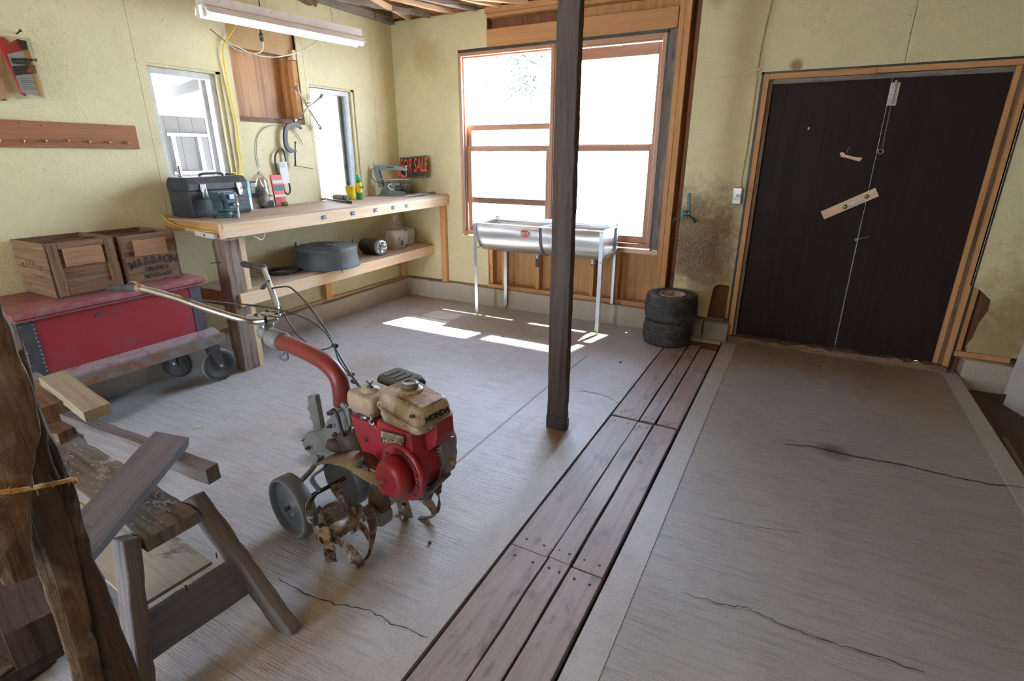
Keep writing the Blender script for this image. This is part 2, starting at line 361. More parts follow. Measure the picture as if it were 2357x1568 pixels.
M['winwood'] = wood('window_redwood', (.50, .28, .18), (.38, .20, .12), contrast=.6, knots=False, rough=.45, spec=.45)
M['greywood'] = wood('grey_weathered_wood', (.30, .27, .25), (.12, .10, .095), contrast=1.1, patch=(.08, .055, .04), pf=(.58, .75))
M['barnwood'] = wood('brown_weathered_wood', (.26, .17, .11), (.09, .05, .03), contrast=1.1, patch=(.34, .28, .22), pf=(.58, .8), saw=.3, bump=.6)
M['bark'] = wood('rough_slab_wood', (.19, .125, .082), (.055, .034, .022), gs=.8, contrast=1.2, patch=(.28, .22, .17), pf=(.50, .64), bump=1.0, saw=.3, dist=.35, knots=False)
M['plank'] = wood('channel_plank', (.41, .345, .335), (.27, .22, .215), contrast=.8, patch=(.18, .165, .175), pf=(.54, .66), dist=.6, rough=.55, spec=.4, vary=.3)
M['post'] = wood('dark_post', (.15, .12, .11), (.05, .038, .034), contrast=1.0, patch=(.15, .09, .06), pf=(.58, .75), saw=.5, bump=.7)
M['oldleg'] = wood('old_timber_leg', (.36, .28, .225), (.12, .075, .05), contrast=1.0, patch=(.14, .085, .055), pf=(.62, .76), saw=.4, bump=.6, dist=.5)
M['crate'] = wood('crate_pine', (.27, .165, .095), (.10, .055, .03), contrast=1.0, patch=(.06, .04, .03), pf=(.6, .8), bump=.5)
M['hookboard'] = wood('brown_stained_board', (.36, .165, .085), (.24, .10, .05), contrast=.7, rough=.5, patch=(.14, .05, .03), pf=(.68, .8))
M['doorply'] = wood('dark_door_plywood', (.024, .013, .011), (.010, .006, .005), gs=.5, contrast=.8, knots=False, rough=.6, spec=.2, vary=0)
M['benchtop'] = wood('dusty_bench_sheet', (.50, .38, .29), (.38, .27, .19), contrast=.5, patch=(.26, .18, .13), pf=(.6, .8), knots=False, rough=.6)
M['shedwood'] = wood('shed_wood', (.045, .042, .04), (.028, .026, .025), contrast=.8, knots=False)
M['whitepaint'] = plain('white_paint', (.72, .74, .74), .45, dirt=(.42, .40, .36), damt=.5, dscale=14)
M['whitewood'] = plain('chipped_white_paint', (.60, .58, .54), .5, dirt=(.36, .32, .27), damt=.6, dscale=9, dpos=(.5, .75))
M['steel_grey'] = plain('grey_zinc', (.5, .52, .54), .35, 1.0, dirt=(.25, .24, .22), damt=.5)
M['chrome'] = plain('worn_chrome', (.60, .60, .60), .28, 1.0, dirt=(.40, .35, .28), damt=.2, dscale=30)
M['galv'] = plain('galvanised_steel', (.62, .64, .66), .33, 1.0, dirt=(.4, .4, .4), damt=.4, dscale=12)
M['stainless'] = plain('stainless_steel', (.74, .76, .79), .30, 1.0, dirt=(.68, .68, .68), damt=.3, dscale=3)
M['black'] = plain('black_paint', (.02, .021, .023), .45, dirt=(.12, .10, .08), damt=.5, dscale=12)
M['rubber'] = plain('black_rubber', (.030, .032, .037), .55, dirt=(.13, .125, .12), damt=.65, dscale=14, bump=.2)
M['brass'] = plain('brass', (.75, .52, .2), .25, 1.0)
M['glass'] = None
s = N('window_glass'); s.t.nodes.remove(s.b); g = s.n('ShaderNodeBsdfGlossy'); g.inputs['Roughness'].default_value = .02
t_ = s.n('ShaderNodeBsdfTransparent'); t_.inputs[0].default_value = (.93, .95, .95, 1); fr = s.n('ShaderNodeFresnel'); fr.inputs[0].default_value = 1.45; mx = s.n('ShaderNodeMixShader')
s.l(s.math('MULTIPLY', fr.outputs[0], .9), mx.inputs[0]); s.l(t_.outputs[0], mx.inputs[1]); s.l(g.outputs[0], mx.inputs[2]); s.l(mx.outputs[0], s.o.inputs[0]); M['glass'] = s.m
s = N('dusty_glass'); s.t.nodes.remove(s.b); g = s.n('ShaderNodeBsdfDiffuse'); g.inputs[0].default_value = (.6, .6, .58, 1)
t_ = s.n('ShaderNodeBsdfTransparent'); mx = s.n('ShaderNodeMixShader'); c = s.coord('Object')
s.l(s.ramp(s.noise(c, 6, 5), [(.3, .06), (.8, .3)]), mx.inputs[0]); s.l(t_.outputs[0], mx.inputs[1]); s.l(g.outputs[0], mx.inputs[2]); s.l(mx.outputs[0], s.o.inputs[0]); M['dustglass'] = s.m
M['floor'] = concrete('broomed_concrete', (.56, .55, .545), (.46, .45, .44), rough=.46, blot=[((1.75, -2.92, 0), .10, (.1, .06, .04), .7), ((2.72, -2.2, 0), .35, (.24, .15, .085), .6), ((2.4, -3.1, 0), .30, (.2, .13, .08), .5), ((1.55, -2.75, 0), .14, (.13, .1, .08), .55), ((1.15, -1.9, 0), .35, (.30, .24, .17), .5), ((.4, -.15, 0), .5, (.28, .2, .13), .5), ((4.05, -1.6, 0), .10, (.10, .09, .085), .8), ((3.7, -.1, 0), .55, (.26, .18, .11), .8), ((4.3, -.1, 0), .7, (.24, .165, .10), .85), ((4.6, -.6, 0), .5, (.32, .25, .18), .6), ((3.75, -3.3, 0), .3, (.5, .48, .46), .4), ((.5, -1.0, 0), .16, (.25, .18, .12), .3)])
M['ramp'] = concrete('ramp_concrete_dimmed', (.46, .445, .435), (.36, .35, .34), rough=.5, blot=[((4.05, -1.6, 0), .10, (.10, .09, .085), .8), ((3.7, -.1, 0), .55, (.26, .18, .11), .8), ((4.3, -.1, 0), .7, (.24, .165, .10), .85), ((4.6, -.6, 0), .5, (.32, .25, .18), .6), ((3.75, -3.3, 0), .25, (.50, .48, .46), .4)])  # separate slab; dimmer light on this side is darkened into its colour
M['joint'] = plain('control_joint', (.30, .31, .34), .6)
M['band'] = concrete('trowelled_concrete', (.53, .52, .51), (.46, .45, .44), broom=False, dpos=(.6, .8))
M['kerb'] = concrete('rough_concrete', (.55, .50, .42), (.42, .36, .28), broom=False, dirt=(.20, .13, .07), rough=.8)
M['block'] = concrete('concrete_block', (.40, .38, .35), (.32, .29, .26), broom=False, rough=.85)
M['dirt'] = concrete('dirt', (.13, .085, .06), (.09, .06, .04), broom=False, rough=.9)
M['pit'] = plain('dirty_pit', (.06, .04, .03), .9, dirt=(.12, .09, .06), damt=.6, dscale=30)
M['red'] = plain('red_paint', (.30, .022, .030), .42, dirt=(.22, .06, .08), damt=.7, dscale=6, bump=.08)
M['straw'] = plain('straw', (.45, .36, .18), .7)
M['grass_out'] = plain('pale_gravel', (.55, .54, .50), .8, dirt=(.40, .42, .32), damt=.8, dscale=1.5)
s = N('leaves'); s.set(s.ramp(s.noise(s.coord('Object'), 4, 3), [(.3, (.075, .085, .08)), (.7, (.17, .185, .16))]), .55, 0, .3); M['leaf'] = s.m
M['trunk'] = plain('tree_bark', (.12, .09, .065), .9, dirt=(.05, .04, .03), damt=.7)
M['darksteel'] = rusty('dark_steel', (.10, .095, .11), (.06, .035, .025), (.5, .7), .5, .6)
M['tealpale'] = plain('pale_teal_card', (.38, .47, .50), .5); M['bluepale'] = plain('pale_blue_print', (.5, .62, .72), .6); M['bluelabel'] = plain('navy_label', (.04, .10, .24), .4); M['capgreen'] = plain('mint_green_cap', (.12, .52, .30), .4)
M['toolbox'] = plain('toolbox_plastic', (.030, .036, .046), .42, dirt=(.13, .12, .11), damt=.5, dscale=10, bump=.1)
M['yellow'] = plain('yellow_plastic', (.82, .62, .02), .35, dirt=(.6, .42, .1), damt=.2)
M['vise'] = rusty('blue_grey_cast_iron', (.075, .12, .15), (.10, .06, .04), (.55, .75), .45, .3)
M['bluemark'] = plain('dark_blue_print', (.03, .05, .16), .5)
M['white_plastic'] = plain('white_plastic', (.72, .72, .70), .35, dirt=(.5, .45, .4), damt=.4)
M['teal'] = plain('teal_card', (.05, .16, .17), .5, dirt=(.2, .25, .24), damt=.3)
M['cardred'] = plain('red_card', (.65, .05, .05), .4, dirt=(.8, .5, .5), damt=.2)
M['clearbag'] = None
s = N('thin_clear_plastic'); s.t.nodes.remove(s.b); g = s.n('ShaderNodeBsdfGlossy'); g.inputs['Roughness'].default_value = .12; g2 = s.n('ShaderNodeBsdfTransparent'); mx = s.n('ShaderNodeMixShader'); lw = s.n('ShaderNodeLayerWeight'); lw.inputs[0].default_value = .35
s.l(s.math('ADD', s.math('MULTIPLY', lw.outputs[1], .55), .10), mx.inputs[0]); s.l(g2.outputs[0], mx.inputs[1]); s.l(g.outputs[0], mx.inputs[2]); s.l(mx.outputs[0], s.o.inputs[0]); M['clearbag'] = s.m
M['greenp'] = plain('green_plastic', (.04, .30, .05), .25, dirt=(.3, .5, .2), damt=.2)
M['rag'] = plain('grey_rag', (.34, .33, .31), .9, dirt=(.15, .14, .13), damt=.6, dscale=20, bump=.4)
M['sawgreen'] = plain('grey_green_enamel', (.16, .22, .215), .38, dirt=(.3, .28, .24), damt=.3, dscale=12)
M['orange'] = plain('orange_print', (.85, .10, .02), .5); M['greyprint'] = plain('grey_print', (.3, .28, .26), .6)
M['frost'] = plain('frosted_plastic', (.50, .51, .50), .3, spec=.5, dirt=(.35, .33, .3), damt=.3)
M['tub'] = plain('grey_rubber_tub', (.085, .095, .10), .6, dirt=(.18, .17, .15), damt=.4, dscale=8, bump=.1)
M['paperbag'] = plain('white_paper_bag', (.78, .76, .73), .7, dirt=(.55, .47, .42), damt=.6, dscale=12, bump=.25)
M['redlid'] = plain('faded_red_paint', (.26, .05, .06), .5, dirt=(.33, .20, .20), damt=.75, dscale=9, dpos=(.4, .7), bump=.15)
M['skirt'] = plain('dusty_red_skirt', (.30, .24, .25), .6, dirt=(.20, .05, .06), damt=.7, dscale=10, dpos=(.5, .65))
M['rustframe'] = rusty('rusty_frame', (.20, .19, .19), (.27, .13, .07), (.40, .56), .5, .5, 9)
M['casterwheel'] = plain('caster_rubber', (.05, .048, .044), .6, dirt=(.12, .10, .09), damt=.5)
M['palerubber'] = plain('dusty_tread', (.36, .37, .37), .7, dirt=(.2, .2, .2), damt=.4)
M['crateblock'] = wood('crate_block', (.40, .23, .13), (.22, .11, .06), contrast=.8)
M['stencil'] = plain('black_stencil', (.022, .022, .028), .8, dirt=(.16, .09, .05), damt=.75, dscale=60, dpos=(.5, .6))
M['badge'] = plain('red_badge', (.62, .03, .03), .35)
M['neon'] = plain('neon_green', (.25, .95, .08), .5)
M['rimcream'] = rusty('cream_rim', (.55, .46, .34), (.22, .11, .05), (.40, .62), .5, .1, 16)
M['sillwood'] = wood('sill_wood', (.46, .34, .20), (.26, .18, .10), contrast=.9, knots=False)
M['orangepale'] = plain('orange_card', (.75, .42, .12), .5); M['greenmetal'] = plain('green_enamel', (.02, .14, .12), .4, dirt=(.1, .14, .12), damt=.4)
M['osbpaint'] = plain('wall_paint', (.66, .61, .40), .6, dirt=(.4, .3, .15), damt=.4)
M['lampwhite'] = plain('lamp_enamel', (.88, .84, .80), .4, dirt=(.60, .50, .42), damt=.4, dscale=6)
M['tube'] = plain('tube_glass', (.88, .90, .92), .15, Emission_Color=(1, .98, .94, 1), Emission_Strength=1.6)
M['tillred'] = plain('tiller_red', (.29, .014, .028), .40, dirt=(.20, .06, .05), damt=.7, dscale=9, dpos=(.42, .75))
M['tillredold'] = plain('faded_tiller_red', (.22, .032, .028), .38, dirt=(.15, .05, .035), damt=.6, dscale=8)
M['tillgrey'] = plain('tiller_grey', (.24, .26, .265), .5, 0, dirt=(.10, .09, .07), damt=.7, dscale=12)
M['tillbeige'] = plain('grimy_beige', (.44, .36, .26), .5, dirt=(.30, .20, .12), damt=.8, dscale=9)
M['tank'] = plain('dirty_cream_paint', (.55, .48, .39), .45, dirt=(.22, .14, .08), damt=.95, dscale=12, dpos=(.43, .60))
M['greasy'] = plain('greasy_brown_metal', (.10, .085, .068), .6, dirt=(.045, .035, .028), damt=.8, dscale=14, bump=.2)
M['rustring'] = plain('rusty_ring', (.42, .27, .14), .6, dirt=(.2, .1, .05), damt=.8, dscale=40)
M['rustdark'] = plain('dark_rust', (.06, .035, .025), .8, dirt=(.12, .06, .03), damt=.6, dscale=40)
M['rustcase'] = rusty('rusty_case', (.12, .10, .08), (.15, .075, .045), (.40, .6), .7, .2, 16)
M['rustcream'] = rusty('rusty_cream', (.50, .42, .34), (.15, .08, .045), (.50, .64), .6, .1, 22)
M['tine'] = rusty('worn_tine_steel', (.30, .25, .21), (.10, .055, .035), (.42, .55), .45, .4, 14)
M['fender'] = plain('rust_brown_fender', (.21, .14, .075), .6, dirt=(.10, .06, .03), damt=.8, dscale=14)
M['wheelgrey'] = rusty('grey_wheel_paint', (.15, .16, .165), (.055, .03, .025), (.58, .64), .5, .1, 4)
M['capgrey'] = plain('worn_cap', (.26, .26, .25), .4, .3, dirt=(.15, .12, .1), damt=.6)
M['castalu'] = plain('dirty_cast_aluminium', (.30, .30, .31), .45, .6, dirt=(.12, .10, .09), damt=.7, dscale=12)
M['sticker'] = plain('dark_sticker', (.03, .035, .03), .4, dirt=(.2, .18, .15), damt=.3)
M['oldgrey'] = wood('weathered_painted_top', (.27, .245, .225), (.10, .085, .075), contrast=1.1, patch=(.50, .47, .43), pf=(.58, .66), dist=.5, bump=.7, saw=.4)
M['oldgrey2'] = wood('weathered_leg', (.26, .24, .245), (.10, .088, .088), contrast=1.0, patch=(.14, .105, .085), pf=(.58, .76), dist=.5, bump=.6)
M['bluegrey'] = wood('blue_grey_board', (.25, .255, .29), (.13, .125, .145), contrast=.9, dist=.5, patch=(.045, .04, .045), pf=(.62, .72), bump=.5)
M['paleend'] = wood('pale_block', (.42, .36, .26), (.25, .20, .13), contrast=.9, bump=.5)
M['barkdark'] = wood('dark_rough_board', (.10, .065, .05), (.03, .02, .016), contrast=1.0, dist=.35, patch=(.20, .15, .11), pf=(.54, .7), bump=.8, saw=.4)
M['stainply'] = wood('stained_plywood', (.44, .38, .30), (.30, .25, .19), contrast=.6, patch=(.16, .13, .11), pf=(.58, .66), knots=False)
M['twine'] = plain('baling_twine', (.55, .32, .12), .8)
M['loft'] = wood('loft_boards', (.38, .19, .085), (.20, .09, .04), gs=.6, contrast=.8, patch=(.12, .06, .03), pf=(.6, .8))
M['straw2'] = plain('pale_flakes', (.36, .34, .30), .7, dirt=(.3, .25, .18), damt=.6, dscale=60)
# ---------------------------------------------------------------- the setting
CEIL = 2.60
X1, X2, XR = 2.905, 3.315, 4.84   # channel edges, right edge of the ramp slab
# floor
floor = setting('floor')
b = B(); bx(b, (-.0, -8, -.25), (X1, 0, 0)); obj('slab', b, M['floor'], floor)
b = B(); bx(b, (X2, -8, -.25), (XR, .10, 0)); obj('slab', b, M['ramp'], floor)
b = B(); bx(b, (X1-.115, -8, -.02), (X1+.004, -.12, .0025)); bx(b, (X2-.004, -8, -.02), (X2+.10, -.12, .0025)); obj('trowelled_edge', b, M['band'], floor)
b = B(); bx(b, (XR-.085, -8, -.02), (XR+.004, -.02, .0025)); obj('trowelled_edge', b, M['band'], floor)
b = B(); bx(b, (X1, -8, -.25), (X2, 0, -.07)); obj('channel_bottom', b, M['pit'], floor)
b = B(); bx(b, (XR, -8, -.25), (7.2, 0.1, -.085)); obj('earth_strip', b, M['dirt'], floor)
# planks over the channel, three abreast
rows = [(-.30, -1.735), (-1.757, -2.985), (-2.998, -4.25), (-4.262, -5.5), (-5.51, -6.8)]
for ri, (ya, yb) in enumerate(rows):
    xs = [X1+.012, X1+.172, X1+.268, X2-.018]
    for k in range(3):
        dx = random.uniform(-.003, .003); b = B()
        y0 = ya + (random.uniform(-.01, .01) if ri else (-.02, .02, -.03)[k]); y1 = yb+random.uniform(-.004, .004)
        x0, x1 = xs[k]+.002+dx, xs[k+1]-(.003, .010, .003)[k]+dx
        beam(b, ((x0+x1)/2+random.uniform(-.002, .002), y0, -.020+random.uniform(-.002, .003)), ((x0+x1)/2, y1, -.020), x1-x0, .036, seg=7, rough=.0011)
        pl = obj('plank', b, M['plank'], floor, bevel=.0025)
        n = B()
        for yy in (y0-.05, y1+.05):
            for q in (.25, .75): lathe(n, [(.0055, 0), (.0045, .0014), (0, .002)], (x0+(x1-x0)*q, yy, -.0015), n=8)
        obj('nail', n, M['black'], pl)
b = B(); bx(b, (X1+.01, -.285, -.04), (X2-.02, -.14, -.012), 0); obj('plank', b, M['sheath_dark'], floor)
b = B(); bx(b, (X1+.01, -.13, -.05), (X2-.02, -.02, .006), 0); obj('threshold', b, M['band'], floor)
# cracks: narrow open grooves filled with dark dirt
def crack(pts, wd=.004):
    b = B(); c = [P(x, y, z=.0) for x, y in pts]; fine = []
    for i in range(len(c)-1):
        for k in range(6):
            q = c[i].lerp(c[i+1], k/6); fine.append(q+V((random.gauss(0, .0015), random.gauss(0, .0028), 0)))
    fine.append(c[-1]); L_, R_ = [], []
    for i, q in enumerate(fine):
        t = (fine[min(i+1, len(fine)-1)]-fine[max(0, i-1)]).normalized(); s_ = V((-t.y, t.x, 0)); h = wd*random.uniform(.5, 1.3)/2*(.4 if i in (0, len(fine)-1) else 1)
        L_.append(b.verts.new(q+s_*h+V((0, 0, .003)))); R_.append(b.verts.new(q-s_*h+V((0, 0, .003))))
    for i in range(len(fine)-1): quad(b, (L_[i], R_[i], R_[i+1], L_[i+1]))
    obj('crack', b, M['pit'], floor)
jp = [P(1015, 1095, z=.0012), P(1140, 990, z=.0012), P(1262, 888, z=.0012), P(1352, 818, z=.0012)]
for p0, p1 in zip(jp, jp[1:]): b = B(); beam(b, p0, p1, .011, .002); obj('joint', b, M['joint'], floor)
crack([(1800, 1022), (1875, 1030), (1960, 1050), (2060, 1068), (2180, 1095), (2270, 1115), (2357, 1124)], .009)
crack([(1570, 1365), (1660, 1392), (1720, 1400), (1800, 1440), (1910, 1480), (1990, 1504), (2130, 1550)], .004)
crack([(640, 1330), (700, 1368), (770, 1392), (850, 1405), (900, 1438), (985, 1470)], .004)
crack([(1330, 900), (1370, 905), (1400, 915), (1425, 930)], .005)
crack([(1650, 1195), (1750, 1215), (1850, 1230)], .0025)
# concrete kerb below the walls
def rough_kerb(name, lo, hi, ax, mat):
    r = setting(name, lo); b = B(); lo, hi = V(lo), V(hi)
    n = int((hi[ax]-lo[ax])/.12); c = (lo+hi)/2; a, e = c.copy(), c.copy(); a[ax] = lo[ax]; e[ax] = hi[ax]; o = 1-ax
    beam(b, a, e, hi[o]-lo[o], hi.z-lo.z, seg=n, rough=.004); obj('kerb_run', b, mat, r, bevel=.008); return r
rough_kerb('baseboard_left', (-.12, -8, -.05), (.055, .0, .172), 1, M['kerb'])
kb = rough_kerb('baseboard_back', (.0, -.05, -.05), (2.80, .12, .178), 0, M['kerb'])
for i, (xa, xb) in enumerate(((2.805, 2.93), (2.935, 3.135), (3.14, 3.335))):
    b = B(); bx(b, (xa, -.075, -.01), (xb-.004, .10, .152-.004*i)); obj('block', b, M['block'], kb, bevel=.009, seg=3)
b = B(); bx(b, (2.79, .02, -.2), (3.36, .12, .14)); obj('kerb_leak_backing', b, M['block'], kb)  # backing added to stop light leaking between the blocks
b = B(); beam(b, (4.85, .03, .0), (6.9, .03, -.02), .17, .24, seg=12, rough=.006); obj('kerb_run', b, M['kerb'], kb, bevel=.012)

# left wall: painted wafer board panels, with two windows and a recess cut through
wl = setting('wall_left')
WZ0, WZ1 = .93, 1.985
wy = [(-2.345, -1.845), (-1.075, -.560)]
nA, nB, nC, nD = P(521, 45, X=0), P(681, 80, X=0), P(703, 288, X=0), P(553, 281, X=0)
ny0, ny1, nz0, nz1 = nD.y, nC.y, nC.z, nB.z+.01
def panel(parent, axis, c0, u0, u1, z0, z1, mat, th=.012):
    b = B(); 
    if axis == 'x': bx(b, (c0-th, u0, z0), (c0, u1, z1), 2)
    else: bx(b, (u0, c0, z0), (u1, c0+th, z1), 2)
    return obj('panel', b, mat, parent)
sheets = [(-8, -5.95), (-5.947, -4.73), (-4.727, -3.51), (-3.507, -2.375), (-2.372, -1.86), (-1.857, -1.38+.0), (-1.377, -.30), (-.297, 0)]
holes = [(wy[0][0], wy[0][1], WZ0, WZ1), (wy[1][0], wy[1][1], WZ0, WZ1), (ny0, ny1, nz0, nz1)]
seams = [-8, -6.0, -4.78, -3.56, -2.40, -1.10, -.30, 0]
def cut_sheet(u0, u1, z0, z1, hs):
    us = sorted({u0, u1}|{h[0] for h in hs if u0 < h[0] < u1}|{h[1] for h in hs if u0 < h[1] < u1})
    zs = sorted({z0, z1}|{h[2] for h in hs if z0 < h[2] < z1}|{h[3] for h in hs if z0 < h[3] < z1}); out = []
    for a, c in zip(us, us[1:]):
        for e, f in zip(zs, zs[1:]):
            m = ((a+c)/2, (e+f)/2)
            if not any(h[0] < m[0] < h[1] and h[2] < m[1] < h[3] for h in hs): out.append((a, c, e, f))
    return out
for u0, u1 in zip(seams, seams[1:]):
    b = B()
    for a, c, e, f in cut_sheet(u0+.0012, u1-.0012, .20, CEIL+.02, holes): bx(b, (-.012, a, e), (0, c, f), 2)
    bmesh.ops.remove_doubles(b, verts=b.verts, dist=.0001); obj('panel', b, M['osb'], wl)
b = B()
for a, c, e, f in cut_sheet(-8, .15, -.1, CEIL+.3, holes): bx(b, (-.15, a, e), (-.13, c, f), 2)
obj('siding', b, M['sheath_dark'], wl)
b = B(); beam(b, (-.018, -8, .186), (-.018, 0, .186), .075, .028, seg=20, rough=.001); obj('sill_plate', b, M['sillwood'], wl)
b = B(); beam(b, (.025, -8, CEIL+.02), (.025, .0, CEIL+.02), .05, .05, seg=20, rough=.002); obj('ledger', b, M['greywood'], wl)
# recess of the left wall, lined with lumber round a striped plywood back
b = B(); bx(b, (-.125, ny0-.02, nz0-.02), (-.115, ny1+.02, nz1+.06), 2); obj('plywood_back', b, M['ply_niche'], wl)
b = B(); bx(b, (-.114, ny0+.001, nz1-.17), (-.03, ny1-.001, nz1+.0), 1); obj('wafer_strip', b, M['osb_raw'], wl)
b = B(); bx(b, (-.114, ny0, nz0-.0), (-.004, ny1, nz0+.038), 1); obj('recess_sill', b, M['barnwood'], wl, bevel=.003)
b = B(); bx(b, (-.114, ny1-.095, nz0+.039), (-.065, ny1-.002, nz1-.172), 2); obj('stud', b, M['stud'], wl, bevel=.002)
b = B(); bx(b, (-.064, ny1-.055, nz0+.045), (-.006, ny1-.010, nz0+.47), 2); obj('stud', b, M['stud'], wl, bevel=.002)
b = B(); bx(b, (-.064, ny1-.040, nz0+.475), (-.006, ny1-.004, nz1-.12), 2); obj('stud', b, M['pine'], wl, bevel=.002)
b = B(); bx(b, (-.114, ny0+.001, nz0+.04), (-.013, ny0+.02, nz1-.17), 2); obj('stud', b, M['pine_dark'], wl, bevel=.002)

# windows of the left wall
def casement(name, y0, y1, z0, z1, glassmat):
    w_ = setting(name, (-.06, (y0+y1)/2, z0))
    fw = .038
    for lo, hi, m in (((-.13, y0, z0), (-.052, y0+.012, z1), 'whitepaint'), ((-.13, y1-.03, z0), (-.014, y1, z1), 'osb'), ((-.13, y0, z1-.016), (-.014, y1, z1), 'osb'), ((-.13, y0, z0), (-.014, y1, z0+.02), 'osb')):
        b = B(); bx(b, lo, hi); obj('reveal', b, M[m], w_)
    s0, s1, t0, t1 = y0+.002, y1-.032, z0+.02, z1-.018
    f = B()
    for lo, hi in (((-.09, s0, t0), (-.035, s0+fw, t1)), ((-.09, s1-fw, t0), (-.035, s1, t1)), ((-.09, s0+fw, t1-fw), (-.035, s1-fw, t1)), ((-.09, s0+fw, t0), (-.035, s1-fw, t0+fw))): bx(f, lo, hi)
    fr_ = obj('window_frame', f, M['whitepaint'], w_, bevel=.003)
    b = B(); bx(b, (-.115, s1-fw-.03, t0), (-.092, s1-fw+.02, t1)); obj('frame_batten', b, M['greywood'], w_)
    b = B(); bx(b, (-.066, s0+fw-.004, t0+fw-.004), (-.062, s1-fw+.004, t1-fw+.004)); obj('pane', b, glassmat, w_)
casement('window_1', wy[0][0], wy[0][1], WZ0, WZ1, M['dustglass'])
casement('window_2', wy[1][0], wy[1][1], WZ0, WZ1, M['glass'])

# back wall
wb = setting('wall_back')
def bp(poly, mat='osb_back', th=.012, y=0.0, name='panel', parent=None):
    b = B(); prism(b, poly, (0, y, 0), (1, 0, 0), (0, 0, 1), -th); return obj(name, b, M[mat], parent or wb)
WX0, WX1, WB0, WB1 = .752, 2.625, .690, 2.313
pb = P(1125, 655, Y=0).x; ptop = P(1120, 60, Y=0).x
bp([(0, .195), (pb, .195), (pb, WB0-.01), (WX0, WB0-.01), (WX0, WB1+.012), (ptop, WB1+.014), (ptop, CEIL+.02), (0, CEIL+.02)])
OX = 2.853
cut = [(3.318, .36), (3.318, .445), (3.22, .452), (3.185, .437), (3.170, .40), (3.150, .165)]
bp([(OX, .165)]+cut[::-1]+[(3.338, .36), (3.338, 1.975), (OX, 1.975)])
sm = P(2100, 60, Y=0).x
bp([(OX, 1.976), (sm, 1.976), (sm, CEIL+.3), (OX, CEIL+.3)]); bp([(sm+.003, 1.976), (7.2, 1.976), (7.2, CEIL+.3), (sm+.003, CEIL+.3)])
DX0, DX1, DZ = 3.34, 4.775, 1.955
bite = [(DX1+.002, .62), (4.83, .60), (4.875, .56), (4.905, .535), (4.91, .46), (4.88, .37), (4.872, .27), (4.85, .20), (4.86, .165)]
bp([(4.86, .165), (7.2, .12), (7.2, 1.975), (DX1+.002, 1.975)]+bite[:-1])
# outer siding behind the framing, with holes for windows and doors
b = B()
for a, c, e, f in cut_sheet(-.15, 7.2, -.3, CEIL+.3, [(WX0-.02, WX1+.02, WB0-.03, WB1+.01), (DX0, DX1, -.31, DZ)]): bx(b, (a, .125, e), (c, .145, f), 2)
obj('siding', b, M['sheath_dark'], wb)
# boards seen between the studs
for i, (xa, xb, za, zb, m) in enumerate(((pb, 1.33, .2, WB0-.05, 'sheath'), (1.332, 1.75, .2, WB0-.05, 'sheath'), (1.752, 2.16, .2, WB0-.05, 'sheath'), (2.162, 2.70, .2, WB0-.05, 'sheath'), (ptop, 1.75, 2.33, CEIL, 'sheath_dark'), (1.752, 2.70, 2.33, CEIL, 'sheath'), (2.79, 2.90, .18, CEIL, 'sheath_dark'), (3.1, 3.34, .15, .6, 'sheath_dark'), (4.77, 5.1, .12, .7, 'sheath_dark'))):
    b = B(); bx(b, (xa, .092, za), (xb, .104, zb), 2); obj('board', b, M[m], wb)
def st(name, lo, hi, m='stud', bev=.002, seg=None):
    b = B(); bx(b, lo, hi); return obj(name, b, M[m], wb, bevel=bev)
st('header', (ptop+.002, -.002, 2.325), (2.69, .04, 2.462), 'header')
st('top_plate', (ptop+.002, .0, CEIL-.05), (2.70, .09, CEIL), 'pine_dark')
st('top_plate', (ptop+.002, -.035, CEIL-.025), (2.70, -.001, CEIL+.02), 'pine_dark')
st('rough_sill', (2.0, .006, .640), (2.695, .09, .676), 'pine')
st('rough_sill', (pb+.002, .006, .640), (2.0, .09, .676), 'pine')
st('bottom_plate', (pb+.002, -.012, .180), (2.80, .09, .218), 'pine_dark')
for xa in (pb+.004, 1.185, 1.555, 2.10, 2.33): st('stud', (xa, .012, .219), (xa+.038, .09, .639))
st('stud', (2.700, -.010, .219), (2.738, .09, CEIL-.052)); st('stud', (2.740, -.010, .219), (2.785, .09, CEIL-.052))
st('stud', (2.815, .05, .18), (2.853, .09, CEIL), 'sheath_dark')
st('stud', (3.29, .015, .17), (3.335, .09, .6), 'stud'); st('stud', (4.79, .02, .15), (4.835, .09, .7), 'stud')
st('bottom_plate', (4.79, .0, .122), (5.1, .09, .16), 'stud'); st('bottom_plate', (3.10, .0, .145), (3.29, .09, .165), 'greywood')
st('shim_board', (2.640, .015, .68), (2.698, .045, 2.325), 'greywood')
b = B(); beam(b, (2.64, -.02, CEIL-.012), (2.86, -.02, CEIL-.012), .10, .05, seg=4, rough=.006); obj('block', b, M['pine'], wb)

